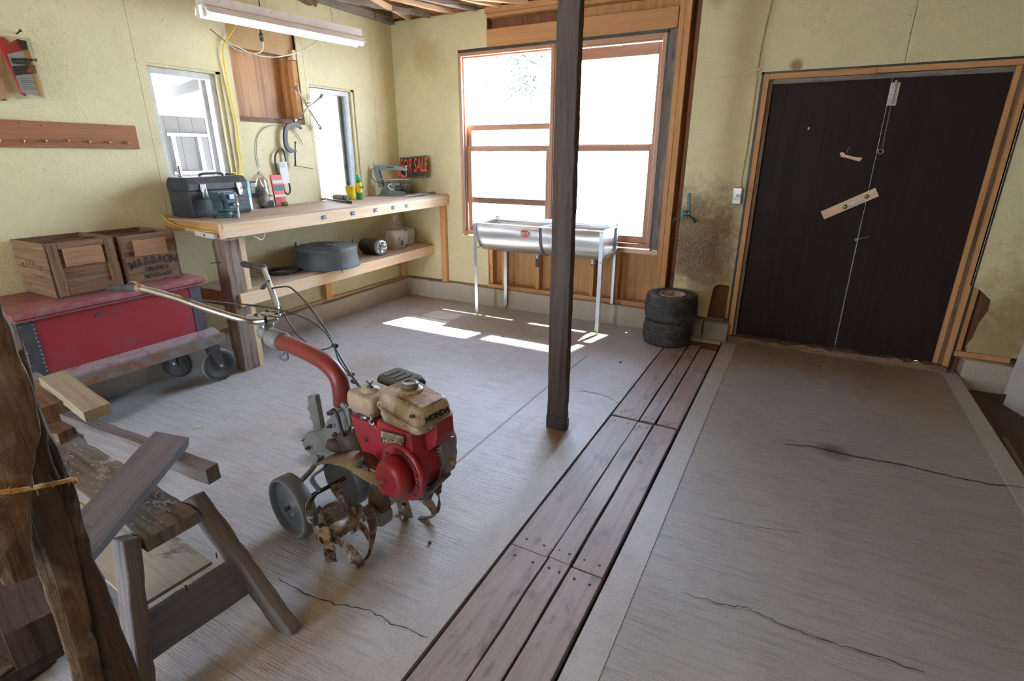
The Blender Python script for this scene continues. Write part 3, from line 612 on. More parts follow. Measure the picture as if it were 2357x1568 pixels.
# the twin double-hung window
def sash(parent, x0, x1, z0, z1, y, t=.03, fw=(.042, .042, .048, .055), glass=True):
    b = B(); l, r, tp, bt = fw
    bx(b, (x0, y, z0), (x0+l, y+t, z1)); bx(b, (x1-r, y, z0), (x1, y+t, z1)); bx(b, (x0+l, y, z1-tp), (x1-r, y+t, z1)); bx(b, (x0+l, y, z0), (x1-r, y+t, z0+bt))
    o = obj('sash', b, M['winwood'], parent, bevel=.003)
    if glass:
        b = B(); bx(b, (x0+l-.003, y+t*.5, z0+bt-.003), (x1-r+.003, y+t*.5+.004, z1-tp+.003)); obj('pane', b, M['glass'], o)
def twin(name, x0, x1, drop):
    z0, z1 = WB0, WB1-.012; w_ = setting(name, ((x0+x1)/2, .05, z0)); b = B()
    t = .030
    bx(b, (x0, -.004, z0), (x0+t, .125, z1)); bx(b, (x1-t, -.004, z0), (x1, .125, z1)); bx(b, (x0+t, -.004, z1-t), (x1-t, .125, z1)); bx(b, (x0+t, -.004, z0), (x1-t, .125, z0+.035))
    bx(b, (x0+t, .028, z0+.035), (x0+t+.012, .045, z1-t)); bx(b, (x1-t-.012, .028, z0+.035), (x1-t, .045, z1-t)); bx(b, (x0+t, .028, z1-t-.014), (x1-t, .045, z1-t))
    obj('window_frame', b, M['winwood'], w_, bevel=.003)
    b = B(); bx(b, (x0+t-.003, .046, z0+.035), (x0+t+.0, .050, z1)); bx(b, (x0+.028, .001, z0+.05), (x0+.0335, .010, z1-t)); bx(b, (x1-.0335, .001, z0+.05), (x1-.028, .010, z1-t)); obj('jamb_liner', b, M['whitepaint'], w_)
    zm = P(1160, 343, Y=.04).z
    sash(w_, x0+t+.012, x1-t-.012, z0+.035, zm+.028, .046)
    if drop: zt = P(1160, 286, Y=.08).z; sash(w_, x0+t+.002, x1-t-.002, z0+.30, zt, .082, .028)
    else: sash(w_, x0+t+.002, x1-t-.002, zm-.01, z1-t-.012, .082, .028, fw=(.045, .045, .085, .045))
xm = P(1268, 300, Y=0).x
twin('window_3', WX0, xm+.02, True); twin('window_4', xm+.026, WX1, False)
# black weather paper in the gap round the twin window
b = B(); bx(b, (WX0-.006, .002, WB1-.012), (WX1+.012, .06, WB1+.014)); bx(b, (WX1, .002, WB0-.02), (WX1+.013, .06, WB1)); obj('weather_strip', b, M['black'], wb)

# double door, dark plywood leaves in a rough frame
door = setting('door_1', (4.05, .05, 0)); SX = P(1990, 480, Y=.05).x
for xa, xb in ((DX0+.05, SX-.0005), (SX+.0005, DX1-.045)):
    b = B(); bx(b, (xa, .045, .035), (xb, .062, DZ-.03), 2); obj('door_leaf', b, M['doorply'], door, bevel=.002)
b = B(); bx(b, (SX-.006, .040, .08), (SX-.0035, .0445, 1.0)); obj('weather_edge', b, M['greywood'], door)
for lo, hi, m in (((DX0-.012, -.008, .045), (DX0+.022, .09, DZ+.02), 'stud'), ((DX0+.023, .012, .045), (DX0+.05, .06, DZ-.012), 'barnwood'), ((DX1-.022, .0, .03), (DX1+.012, .09, DZ+.02), 'stud'), ((DX1-.045, .03, .03), (DX1-.0225, .06, DZ-.01), 'barnwood'), ((DX1-.075, .024, .03), (DX1-.046, .044, DZ-.01), 'stud'),
               ((DX0+.023, -.006, DZ-.014), (SX-.1, .09, DZ+.022), 'stud'), ((SX-.099, -.004, DZ-.012), (DX1-.023, .09, DZ+.022), 'stud'), ((DX0+.05, .015, DZ-.045), (DX1-.076, .043, DZ-.015), 'greywood')):
    b = B(); bx(b, lo, hi); obj('door_frame', b, M[m], door, bevel=.002)
b = B(); bx(b, (DX0-.05, .062, -.05), (DX0+.03, .126, DZ+.05)); bx(b, (DX1-.03, .062, -.05), (DX1+.07, .126, DZ+.05)); bx(b, (DX0, .064, DZ-.04), (DX1, .126, DZ+.05)); stuff(obj('door_leak_filler', b, M['sheath_dark'], door))  # filler added to block light leaking in round the door frame
b = B(); bx(b, (DX0-.03, -.003, .04), (DX0-.0125, .02, DZ+.035)); bx(b, (DX0-.03, -.003, DZ+.0225), (DX1+.03, .02, DZ+.035)); bx(b, (DX1+.0125, -.003, .03), (DX1+.022, .02, DZ+.02)); obj('dark_gap', b, M['black'], door)
b = B(); beam(b, (DX0+.0, .02, .02), (DX1, .02, .02), .12, .05, seg=24, rough=.006); obj('threshold', b, M['barnwood'], door)

# ceiling: loft boards over laths
ce = setting('ceiling', (0, 0, CEIL))
k = 0
for x0 in [i*.152 for i in range(0, 47)]:
    b = B(); bx(b, (x0, -8, CEIL+.105), (x0+.149, .14, CEIL+.125), 1); obj('board', b, M['loft'], ce); k += 1
for (xa, xe, ye, m) in ((865, 946, 49, 'pine'), (800, 993, 41, 'greywood'), (922, 1047, 35, 'pine'), (998, 1097, 30, 'greywood'), (1088, 1154, 24, 'pine'), (1172, 1218, 17, 'pine'), (1260, 1290, 9, 'pine'), (1420, 1440, 5, 'pine_dark')):
    e = P(xe, ye, Y=-.0); e.z = CEIL+.022; e0 = V((e.x, e.y-.02, e.z)); q = P(xa, 0, z=CEIL+.022); d = V((q.x-e0.x, q.y-e0.y, 0)); 
    if d.y > -.05: d = V((-.1, -1, 0))
    d = d/abs(d.y); ll = min(7.5, (e0.x-.07)/max(1e-3, -d.x)) if d.x < 0 else 7.5; b = B(); beam(b, e0, e0+d*ll, .034, .034, seg=30, rough=.0025); obj('lath', b, M[m], ce)
b = B(); bx(b, (.052, -.02, CEIL+.042), (ptop+2.0, .08, CEIL+.104), 0); obj('ledger', b, M['pine_dark'], ce)
b = B(); bx(b, (.0, -8, CEIL+.046), (.05, 0, CEIL+.104), 1); obj('joist', b, M['barnwood'], ce)
b = B(); bx(b, (-.3, -8.3, CEIL+.127), (7.5, .165, CEIL+.16), 0); obj('roof_leak_sheet', b, M['sheath_dark'], ce)  # unseen sheet added to stop light leaking through the ceiling boards
# the unseen sides of the barn behind and to the right of the camera
wr = setting('wall_right'); b = B(); bx(b, (7.2, -8, -.2), (7.32, .15, CEIL+.13)); obj('panel', b, M['osb'], wr)
wf = setting('wall_front')
for lo, hi in (((-.15, -8.1, -.2), (.9, -8, CEIL+.13)), ((1.6, -8.1, -.2), (7.3, -8, CEIL+.13))):  # gap between the panels added to let cool fill light in
    b = B(); bx(b, lo, hi); obj('panel', b, M['osb'], wf)
# ---------------------------------------------------------------- outdoors
g = setting('ground'); b = B()
n = 24
for (xa, xb, ya, yb) in ((-40, 40, .15, 45), (-40, -.15, -40, .15), (-.15, 40, -50, -8.1)):
    vs = [b.verts.new((x, y, -.28)) for x, y in ((xa, ya), (xb, ya), (xb, yb), (xa, yb))]; quad(b, vs)
obj('meadow', b, M['grass_out'], g)
def tree(loc, h, r, seed, nleaf, label):
    t = thing('tree', loc, label, 'tree', 'trees outside the twin window'); rnd = random.Random(seed); loc = V(loc)
    b = B(); tube(b, crom([loc, loc+V((.1, 0, h*.3)), loc+V((0, .1, h*.6)), loc+V((.1, 0, h*.9))], 4), [.16*r*(1-.8*i/12)+.02 for i in range(13)], 7)
    tips = []
    for i in range(9):
        a = rnd.uniform(0, 6.28); z = h*rnd.uniform(.62, .95); p0 = loc+V((0, 0, z)); p1 = p0+V((math.cos(a)*r*.8, math.sin(a)*r*.8, r*.4)); tube(b, [p0, p0.lerp(p1, .5)+V((0, 0, .1)), p1], [.05, .035, .015], 5); tips += [p1, p0.lerp(p1, .6)]
    obj('trunk', b, M['trunk'], t); b = B()
    for i in range(nleaf):
        c = rnd.choice(tips)+V((rnd.gauss(0, r*.28), rnd.gauss(0, r*.28), rnd.gauss(0, r*.26))); s_ = rnd.uniform(.05, .10)
        q = Quaternion((rnd.gauss(0, 1), rnd.gauss(0, 1), rnd.gauss(0, 1), rnd.gauss(0, 1))).normalized()
        vs = [b.verts.new(c+q @ V(v)*s_) for v in ((-1, 0, 0), (0, -.45, .1), (1, 0, 0), (0, .45, .1))]; quad(b, vs)
    stuff(obj('foliage', b, M['leaf'], t))
txx = P(1225, 200, Y=9)
tree((txx.x, 9.0, -.28), 4.4, 1.15, 1, 4200, 'bushy green tree seen faintly through the left upper window pane')
tree((P(1120, 240, Y=13).x, 13, -.28), 4.6, 1.2, 2, 900, 'smaller pale tree further left in the left upper window pane')
# lean-to outside the left window: posts, rafters, metal roof, grey board wall with a white gridded window
lt = thing('lean_to_shed', (-1.6, -.6, -.28), 'open lean-to shed with grey board wall seen through the dusty left window', 'shed')
for i in range(24):
    y = -2.9+i*.165; b = B(); bx(b, (-2.95, y, -.28), (-2.92, y+.158, 1.98), 2); obj('wall_board', b, M['shedwood'], lt)
b = B(); bx(b, (-2.91, -2.9, 1.86), (-2.84, 1.05, 2.02), 1); obj('beam', b, M['pine_dark'], lt)
for y in (-2.7, -1.9, -1.1, -.35, .45, 1.0):
    b = B(); beam(b, (-3.0, y, 2.12), (-.42, y, 2.50), .05, .11); obj('rafter', b, M['shedwood'], lt)
for i, x in enumerate((-2.6, -2.1, -1.6)):
    z = 2.19+(x+3.0)*.147; b = B(); bx(b, (x, -2.9, z), (x+.09, 1.05, z+.03), 1); obj('purlin', b, M['pine_dark'], lt)
for k in range(4):
    ya, yb = -2.9+k*1.1, -2.9+k*1.1+1.06; b = B(); n_ = int((yb-ya)/.05); top = [b.verts.new((-3.05, ya+i*.05, 2.24+.012*(i % 2))) for i in range(n_)]; bot = [b.verts.new((-.45, ya+i*.05, 2.622+.012*(i % 2))) for i in range(n_)]
    for i in range(n_-1): quad(b, (top[i], top[i+1], bot[i+1], bot[i]))
    obj('roof_sheet', b, M['galv'], lt)
ga, gb = P(388, 310, X=-2.88), P(512, 405, X=-2.88)
b = B(); wy0, wy1, wz0, wz1 = ga.y, gb.y+.05, P(430, 398, X=-2.88).z, P(440, 311, X=-2.88).z
for y in (wy0+.05, wy0+(wy1-wy0)*.58, wy1): bx(b, (-2.90, y-.014, wz0), (-2.87, y+.014, wz1), 2)
for z in (wz0, wz1): bx(b, (-2.905, wy0, z-.016), (-2.865, wy1, z+.016), 1)
obj('white_grid', b, M['whitepaint'], lt)
# ---------------------------------------------------------------- post, bench and the shelf below it
a0 = P(1259, 984, z=0); a1 = P(1297, 993, z=0); PS = (a1-a0); PS.z = 0; PS.normalize(); PU = V((-PS.y, PS.x, 0)); PC = a0.lerp(a1, .5)+PU*.031; PC.z = 0
post = thing('support_post', PC, 'dark rough-sawn square wooden post standing on the floor before the windows', 'post')
b = B(); beam(b, (PC.x, PC.y, .062), (PC.x, PC.y, CEIL+.08), .106, .062, up=PU, seg=46, rough=.0012); obj('timber', b, M['post'], post, bevel=.006)
b = B(); beam(b, (PC.x, PC.y, 0), (PC.x, PC.y, .0615), .100, .056, up=PU, seg=2, rough=.001)
obj('timber_foot', b, M['post'], post, bevel=.003)
b = B(); c = PC+PU*-.033; beam(b, c+V((0, 0, .002)), c+V((0, 0, .080)), .108, .005, up=PU)
for i in range(3): lathe(b, [(.004, 0), (.0032, .002), (0, .003)], c-PU*.002+PS*(-.035+i*.035)+V((0, 0, .062)), -PU, n=8)
obj('post_base_plate', b, M['darksteel'], post, bevel=.001, label='dark metal shoe at the foot of the post')
b = B(); c = PC+PS*.055; beam(b, c+V((0, 0, .002)), c+V((0, 0, .06)), .005, .06, up=PU); obj('post_base_plate', b, M['darksteel'], post, bevel=.001)
b = B(); c = PC-PS*.056+V((0, 0, 0)); z_ = P(1283, 98, Y=PC.y).z; c.z = z_; tube(b, crom([c, c-PS*.03+V((0, 0, .004)), c-PS*.05+V((0, 0, .01))], 3), .003, 6)
obj('bent_nail', b, M['black'], post)

BZ = 1.06                                    # bench top, rising a little towards the far end
def bz(y): return 1.052+.018*(y+2.4)/2.4
def PB(x, y, dz=0.0):
    q = P(x, y, z=1.06+dz)
    for _ in range(4): q = P(x, y, z=bz(q.y)+dz)
    return q
BF = PB(507.7, 512); BE = P(1033, 449, Y=-.004); BE.z = bz(BE.y); BL = V((.004, BF.y-.005, bz(BF.y)))

bd = (BE-BF).normalized(); bn = V((bd.y, -bd.x, 0)).normalized()     # along the bench, and out into the room
bench = thing('workbench', (.25, -1.2, 0), 'long pine workbench with a lower shelf along the left wall', 'workbench')
b = B(); c4 = [BL, BF, BE, V((.004, -.004, bz(0)))]; loft(b, [[q-V((0, 0, .014)) for q in c4], c4], smooth=False); L_ = b.loops.layers.uv.active
for f in b.faces:
    for l in f.loops: l[L_].uv = (l.vert.co.y, l.vert.co.x)
obj('benchtop', b, M['benchtop'], bench, bevel=.002)
def along(t, out=0.0, z=0.0): q = BF.lerp(BE, t)+bn*out; return V((q.x, q.y, z+q.z-BZ))
b = B(); beam(b, along(.0, -.02, BZ-.058), along(.998, -.02, BZ-.058), .038, .088, seg=14, rough=.0006); obj('apron', b, M['pine'], bench, bevel=.002)
b = B(); beam(b, along(.004, -.004, BZ-.03), along(.995, -.004, BZ-.03), .012, .02, seg=10); obj('edge_strip', b, M['pine'], bench)
b = B(); beam(b, V((.008, BL.y+.02, BZ-.052)), V((BF.x-.04, BF.y+.02, BZ-.052)), .036, .074); obj('apron', b, M['pine_dark'], bench, bevel=.002)
SF = P(568, 678.4, X=.46); SE = P(1028.8, 552.9, X=.575); SZ = (SF.z+SE.z)/2-.004
SZ = .565; SF = P(568, 678.4, z=SZ); SE = P(1028.8, 552.9, z=SZ); SE.y = -.004; sl0 = P(420, 628, z=SZ)
b = B(); prism(b, [(.004, -2.33), (.44, -2.33), (SE.x, SE.y), (.004, -.004)], (0, 0, SZ-.014), (1, 0, 0), (0, 1, 0), .014); obj('lower_shelf', b, M['benchtop'], bench, bevel=.002)
s0 = V((.445, -2.30, SZ-.0585)); s1 = V((SE.x+.004, -.01, SZ-.0585))
b = B(); beam(b, s0, s1, .038, .088, seg=12, rough=.0006, off=(0, 0)); obj('shelf_apron', b, M['pine'], bench, bevel=.002)
b = B(); beam(b, (.008, -2.32, SZ-.058), (.43, -2.32, SZ-.058), .036, .088); obj('shelf_apron', b, M['pine_dark'], bench, bevel=.002)
# the heavy old front post of the bench, and the 2x4 behind it
c0 = P(566, 855, z=0)
b = B(); beam(b, (.385, -2.285, 0), (.385, -2.285, BZ-.10), .115, .115, up=(0, 1, 0), seg=24, rough=.002); obj('leg', b, M['oldleg'], bench, bevel=.006, label='thick weathered old timber leg')
b = B(); beam(b, (.415, -2.202, 0), (.415, -2.202, BZ-.10), .038, .040, up=(0, 1, 0)); obj('leg', b, M['pine'], bench, bevel=.002)
b = B(); p = P(508, 604, Y=-2.345); tube(b, [p, p+V((-.03, -.05, 0))], .003, 6); obj('nail', b, M['black'], bench)
lx = P(1027, 640, Y=-.02)
b = B(); beam(b, (lx.x-.005, -.024, .185), (lx.x+.0, -.024, BZ-.105), .062, .038, up=(0, 1, 0), seg=3); obj('leg', b, M['stud'], bench, bevel=.002)
for (yy, h) in ((-1.17, .09), (-.10, .12)):
    b = B(); q = P(755, 675, z=.3) if yy < -.5 else P(928, 620, z=.3); bx(b, (.03, yy-.035, .21), (.068, yy+.035, SZ-.015)); obj('cleat', b, M['stud'], bench, bevel=.002)
# printed marks on the apron: small dark blue squares with a white figure
for t in (.335, .457, .565, .655, .73):
    b = B(); q = along(t, .003, BZ-.055); prism(b, [(-.018, -.014), (.018, -.014), (.018, .014), (-.018, .014)], q, bd, (0, 0, 1), .0008)
    mk = obj('printed_mark', b, M['bluemark'], bench)
    b = text_bm('\u2039C', .02, q+bn*.0012+bd*.014-V((0, 0, .007)), bd, (0, 0, 1), .0003, 'RIGHT', bold=.0006); obj('mark_lettering', b, M['whitepaint'], mk)

def box_thing(name, c, s, yaw, mat, label, cat, bevel=.002, z=None, parent=None):
    """upright carton with its base centre at c"""
    t = thing(name, c, label, cat) if parent is None else parent
    b = B(); ux = V((math.cos(yaw), math.sin(yaw), 0)); c = V(c)
    beam(b, c, c+V((0, 0, s[2])), s[0], s[1], up=(-math.sin(yaw), math.cos(yaw), 0)); obj('body', b, mat, t, bevel=bevel); return t
YB = math.atan2(bd.y, bd.x)                 # yaw of the bench
# toolbox
tb = PB(478, 493); 
def toolbox():
    f0 = P(446, 494, X=.245); f1 = P(578, 482, X=.235); f0.z = f1.z = bz(f0.y)+.003; d = (f1-f0); d.z = 0; L_ = d.length; d.normalize(); n = V((d.y, -d.x, 0))  # n to the room
    t = thing('toolbox', (f0+f1)/2, 'black plastic toolbox with two silver latches, on the near end of the bench', 'toolbox')
    dep, h = .225, .250; o = f0-n*dep
    def fr(x, y, z): return o+d*x+n*y+V((0, 0, z))
    b = B(); prof = [(0, .0), (dep, .0), (dep+.004, .02), (dep, .165), (0, .165)]
    loft(b, [[fr(x, y, z) for y, z in prof] for x in (0, L_)], smooth=False); body = obj('body', b, M['toolbox'], t, bevel=.004)
    b = B(); prof = [(0, .167), (dep+.004, .167), (dep+.003, .21), (dep-.03, h), (.03, h), (0, .21)]
    loft(b, [[fr(x, y, z) for y, z in prof] for x in (-.003, L_+.003)], smooth=False); lid = obj('lid', b, M['toolbox'], t, bevel=.005)
    for i, z in enumerate((.03, .058, .086, .114)):
        b = B(); beam(b, fr(.015, dep+.004, z), fr(L_-.01, dep+.004, z), .006, .012, up=(0, 0, 1)); obj('rib', b, M['toolbox'], body, bevel=.002)
    for x in (.215*L_, .83*L_):
        b = B(); rbox(b, fr(x, dep+.009, .182), (.038, .05, .008), .004, d, (0, 0, 1)); rbox(b, fr(x, dep+.014, .142), (.032, .040, .009), .004, d, (0, 0, 1))
        tube(b, [fr(x-.014, dep+.016, .18), fr(x-.014, dep+.02, .125)], .003, 6); tube(b, [fr(x+.014, dep+.016, .18), fr(x+.014, dep+.02, .125)], .003, 6)
        obj('latch', b, M['chrome'], t, bevel=.001, label='silver draw latch')
    b = B(); c = L_*.56; tube(b, crom([fr(c-.085, dep*.55, h), fr(c-.08, dep*.55, h+.014), fr(c-.04, dep*.55, h+.018), fr(c+.04, dep*.55, h+.018), fr(c+.08, dep*.55, h+.014), fr(c+.085, dep*.55, h)], 3), .008, 8); obj('handle', b, M['black'], t)
    # stack of sockets standing on the lid
    q = fr(.10*L_+.02, .06, h)
    s_ = thing('socket_stack', q, 'small steel sockets stacked upright on the toolbox lid', 'sockets'); b = B()
    prof = [];  z = 0
    for k in range(5): prof += [(.0115, z+.0005), (.0125, z+.002), (.0125, z+.012), (.0095, z+.0135)]; z += .014
    lathe(b, prof+[(.008, z), (0, z)], q, n=14, capb=True); obj('socket', b, M['chrome'], s_)
    # yellow-headed screwdriver lying across the lid's far end
    q = fr(L_-.02, .10, h+.008); r = thing('screwdriver', q, 'yellow and black screwdriver lying on the toolbox lid', 'screwdriver')
    b = B(); tube(b, [q-d*.05, q+d*.02], .0065, 8); obj('grip', b, M['black'], r); b = B(); lathe(b, [(.0, 0), (.010, .003), (.013, .012), (.010, .022), (0, .026)], q+d*.02, d, n=12); obj('cap', b, M['yellow'], r, label='round yellow end cap')
toolbox()

# bench vise
def vise():
    c = PB(518, 500); t = thing('bench_vise', c, 'blue-grey iron bench vise bolted to the near corner of the bench', 'vise')
    e = bd; n = bn; mb = M['vise']
    K = 1.25
    def q(x, y, z): return c+(e*x+n*y+V((0, 0, z)))*K
    b = B(); lathe(b, [(.062, .0), (.062, .012), (.05, .018), (.045, .032), (.036, .036)], c, n=24, capb=True, capt=True)
    for a in (.5, 2.4, 4.2): 
        lathe(b, [(.02, 0), (.02, .010), (.009, .012), (.009, .018), (0, .018)], c+V((math.cos(a)*.07, math.sin(a)*.07, 0)), n=12, capb=True)
    obj('base', b, mb, t, bevel=.0015)
    b = B(); rings = []
    for z, x0, x1, w_ in ((.036, -.035, .05, .045), (.075, -.03, .045, .05), (.10, -.012, .04, .056), (.128, .0, .042, .075)):
        rings.append([q(x0, -w_, z), q(x1, -w_, z), q(x1, w_, z), q(x0, w_, z)])
    bmy = B(); loft(bmy, [[q(y, x, z) for x, y in ((-.05, -w), (.035, -w), (.035, w), (-.05, w))] for z, w in ((.034, .030), (.08, .026), (.10, .034), (.130, .04))], smooth=False); obj('body', bmy, mb, t, bevel=.005, seg=3)
    b = B(); beam(b, q(0, -.06, .108), q(0, .085, .108), .03, .03); obj('slide_bar', b, M['steel_grey'], t, bevel=.002)
    bmy = B(); loft(bmy, [[q(y, x, z) for x, y in ((.045, -w), (.075, -w), (.075, w), (.045, w))] for z, w in ((.045, .02), (.08, .022), (.10, .034), (.130, .04))], smooth=False); obj('front_jaw', bmy, mb, t, bevel=.005, seg=3)
    b = B(); bx_ = None
    for y in (.036, .0445): beam(b, q(-.038, y, .125), q(.038, y, .125), .006, .016)
    obj('jaw_plate', b, M['steel_grey'], t, bevel=.001)
    b = B(); tube(b, [q(0, .07, .07), q(0, .112, .07)], .010, 12); lathe(b, [(.014, 0), (.016, .004), (.016, .02), (.012, .026), (0, .026)], q(0, .10, .07), n, n=14, capb=True); obj('screw', b, M['steel_grey'], t)
    b = B(); tube(b, [q(.004, .113, .11), q(.0, .116, -.085)], .0055, 8); lathe(b, [(0, 0), (.009, .003), (.010, .010), (.006, .016), (0, .017)], q(.004, .113, .11), n=10); lathe(b, [(0, 0), (.009, .003), (.010, .010), (.006, .016), (0, .017)], q(0, .116, -.095), n=10); obj('handle', b, M['steel_grey'], t)
vise()
# power strip on the apron's end, white cord looping to the front
b = B(); q0 = P(430, 532, Y=BL.y-.018); q1 = P(496, 545, Y=BL.y-.018); beam(b, q0, q1, .028, .03, up=(0, 0, 1))
ps = thing('power_strip', q0, 'white power strip fixed under the near end of the bench', 'power strip'); obj('body', b, M['white_plastic'], ps, bevel=.004)
b = B(); q = q0.lerp(q1, .7); rbox(b, q+V((0, -.016, .0)), (.014, .012, .006), .002, (1, 0, 0), (0, 0, 1)); obj('switch', b, M['red'], ps)
cpts = [q1+V((.0, -.005, -.004)), P(520, 552, X=.50), P(548, 548, X=.53), P(575, 541, X=.53), P(592, 548, X=.54), P(603, 552, X=.54), P(609, 540, X=.54), P(606, 529, X=.53), P(596, 524, X=.515)]
b = B(); tube(b, crom(cpts, 6), .0048, 8); tag(obj('white_extension_lead', b, M['white_plastic'], None, cpts[0]), 'white cord looping along the front edge of the bench', 'cord')
b = B(); q = P(590, 524, X=.50); rbox(b, q, (.05, .022, .016), .005, bd, (0, 0, 1)); tag(obj('cord_plug', b, M['steel_grey'], None, q), 'grey plug at the end of the white cord on the bench edge', 'plug')
b = B(); cp = [P(372, 494, X=.004), P(383, 506, Y=BL.y-.01), P(405, 518, Y=BL.y-.012), P(450, 529, Y=BL.y-.012), P(490, 534, Y=BL.y-.012), P(530, 535, X=.51)]; tube(b, crom(cp, 6), .004, 7); tag(obj('yellow_extension_lead', b, M['yellow'], None, cp[0]), 'yellow cord stapled along the near end of the bench', 'cord')

# things on the bench top
def standing(px, py, name, label, cat, z=BZ, group=None, mx=.10):
    c = P(px, py, z=z) if abs(z-SZ) < .1 else PB(px, py, z-BZ)
    if c.x < mx: c = P(px, py, X=mx); c.z = z if abs(z-SZ) < .1 else bz(c.y)+z-BZ
    return c, thing(name, c, label, cat, group)
def face(c): # towards the room, horizontal
    return bn
def card_box(px, py, w_, h_, dep, mat, label, name='small_carton', stickers=(), yawo=0.0, tilt=0.0, z=BZ, cat='box', at=None):
    c, t = standing(px, py, name, label, cat, z=z)
    if at is not None: c = at; t.location = c
    e = V((math.cos(YB+yawo), math.sin(YB+yawo), 0)); n = V((e.y, -e.x, 0))
    b = B(); beam(b, c-n*dep/2, c-n*dep/2+V((0, 0, h_))-n*tilt, w_, dep, up=n); body = obj('body', b, mat, t, bevel=.0015)
    for i, (x, z_, sw, sh, m) in enumerate(stickers):
        b = B(); prism(b, rrect(sw, sh, .003, 3), c+e*x+V((0, 0, z_))+n*.0008-n*(tilt*z_/h_), e, (0, 0, 1), .0006); obj('printed_panel', b, m, t)
    return c, t, e, n
cq, _, _, _ = card_box(591, 474, .065, .085, .055, M['tealpale'], 'pale teal tool carton, lower of two beside the toolbox', stickers=((0, .062, .045, .024, M['white_plastic']), (.0, .028, .035, .03, M['white_plastic'])))
card_box(592, 470, .060, .115, .05, M['teal'], 'teal and white tool carton, upper of two beside the toolbox', stickers=((0, .088, .052, .03, M['white_plastic']), (-.01, .05, .03, .04, M['white_plastic'])), z=BZ, at=cq+V((0, 0, .0856)))
card_box(622, 472, .070, .090, .06, M['black'], 'black carton with a white top label beside the pale cartons', stickers=((.0, .068, .06, .03, M['white_plastic']),))
# crumpled clear bag of hardware behind the black carton
def blob(name, c, r, mat, parent, seed, sq=(1, 1, 1), n=14, m=10, amp=.15):
    rnd = random.Random(seed); rings = []
    b = B()
    for i in range(m+1):
        th = math.pi*i/m; row = []
        for k in range(n):
            a = 2*math.pi*k/n; rr = r*(1+rnd.uniform(-amp, amp))
            row.append(V(c)+V((math.cos(a)*math.sin(th)*rr*sq[0], math.sin(a)*math.sin(th)*rr*sq[1], -math.cos(th)*rr*sq[2])))
        rings.append(row)
    loft(b, rings); return obj(name, b, mat, parent)
c, t = standing(604, 462, 'hardware_bag', 'clear plastic bag of small hardware behind the cartons on the bench', 'bag')
blob('bag', c+V((0, 0, .13)), .075, M['clearbag'], t, 3, (1, .7, 1.7)); blob('contents', c+V((0, 0, .085)), .052, M['rag'], t, 4, (1, .8, 1.3), amp=.3)
# red blister card leaning upright
c, t, e, n = card_box(648, 466, .100, .235, .014, M['cardred'], 'red and white blister card leaning upright near the belt', 'blister_card', ((0, .185, .090, .025, M['white_plastic']), (.0, .135, .075, .055, M['teal']), (0, .080, .092, .018, M['white_plastic'])), tilt=.02, cat='package')
blob('blister', c+V((0, 0, .040))+n*.014, .030, M['clearbag'], t, 6, (1, .5, 1), amp=.05)
c, t = standing(632, 474, 'clear_bag', 'small crumpled clear plastic bag in front of the black carton', 'bag'); blob('bag', c+V((0, 0, .018)), .022, M['clearbag'], t, 8, (2.0, 1.2, .8), amp=.25)
# green roll
c, t = standing(656, 471, 'tape_roll', 'small bright green plastic roll on the bench', 'roll'); b = B(); c2 = c+V((0, 0, .016))
lathe(b, [(.008, -.018), (.0155, -.018), (.016, -.014), (.013, -.012), (.013, -.004), (.016, -.003), (.016, .003), (.013, .004), (.013, .012), (.016, .014), (.0155, .018), (.008, .018)], c2, bd, n=20, capb=True, capt=True); obj('spool', b, M['greenp'], t)
# rolled rag and hammer
c, t = standing(785, 461, 'rolled_rag', 'rolled grey rag held with a black band beside the yellow cup', 'rag')
b = B(); d = (PB(820, 457)-PB(750, 455)).normalized(); tube(b, [c-d*.075+V((0, 0, .02)), c-d*.07+V((0, 0, .024)), c-d*.02+V((0, 0, .026)), c+d*.03+V((0, 0, .023)), c+d*.07+V((0, 0, .024)), c+d*.075+V((0, 0, .02))], [.015, .022, .025, .022, .024, .016], 12); obj('roll', b, M['rag'], t)
b = B(); tube(b, [c+d*.035+V((0, 0, .024)), c+d*.045+V((0, 0, .024))], .0245, 14); obj('band', b, M['black'], t)
h0 = PB(748, 458, .012); h1 = PB(808, 466, .012); t = thing('hammer', h0, 'ball peen hammer with a dark handle lying before the rolled rag', 'hammer')
b = B(); d = (h1-h0).normalized(); s_ = d.cross(V((0, 0, 1))); lathe(b, [(0, -.03), (.008, -.028), (.011, -.02), (.007, -.012), (.010, -.004), (.010, .008), (.008, .014), (.012, .02), (.012, .032), (0, .034)], h0, s_, n=14); obj('head', b, M['steel_grey'], t)
b = B(); tube(b, [h0, h0.lerp(h1, .4), h0.lerp(h1, .75), h1], [.006, .007, .010, .011], 10); obj('handle', b, M['black'], t)
# yellow cup with nails, spray can
c, t = standing(809, 460, 'yellow_cup', 'yellow plastic cup full of nails and screws on the bench', 'cup'); b = B()
lathe(b, [(0, .0), (.033, 0), (.038, .04), (.046, .112), (.049, .116), (.045, .116), (.036, .03), (.033, .006), (0, .006)], c, n=24); obj('cup', b, M['yellow'], t)
b = B(); rnd = random.Random(5)
for i in range(26):
    a = rnd.uniform(0, 6.28); r_ = rnd.uniform(0, .024); p0 = c+V((math.cos(a)*r_*.5, math.sin(a)*r_*.5, .03)); p1 = c+V((math.cos(a)*r_*1.5, math.sin(a)*r_*1.5, rnd.uniform(.11, .135))); tube(b, [p0, p1], .0018, 5)
stuff(obj('nails', b, M['steel_grey'], t))
c, t = standing(828, 459, 'spray_can', 'green and yellow spray can with a green cap behind the cup', 'can'); b = B(); c.x -= .0
lathe(b, [(0, 0), (.026, 0), (.028, .003), (.028, .145), (.023, .158), (0, .158)], c, n=24); obj('can', b, M['greenp'], t)
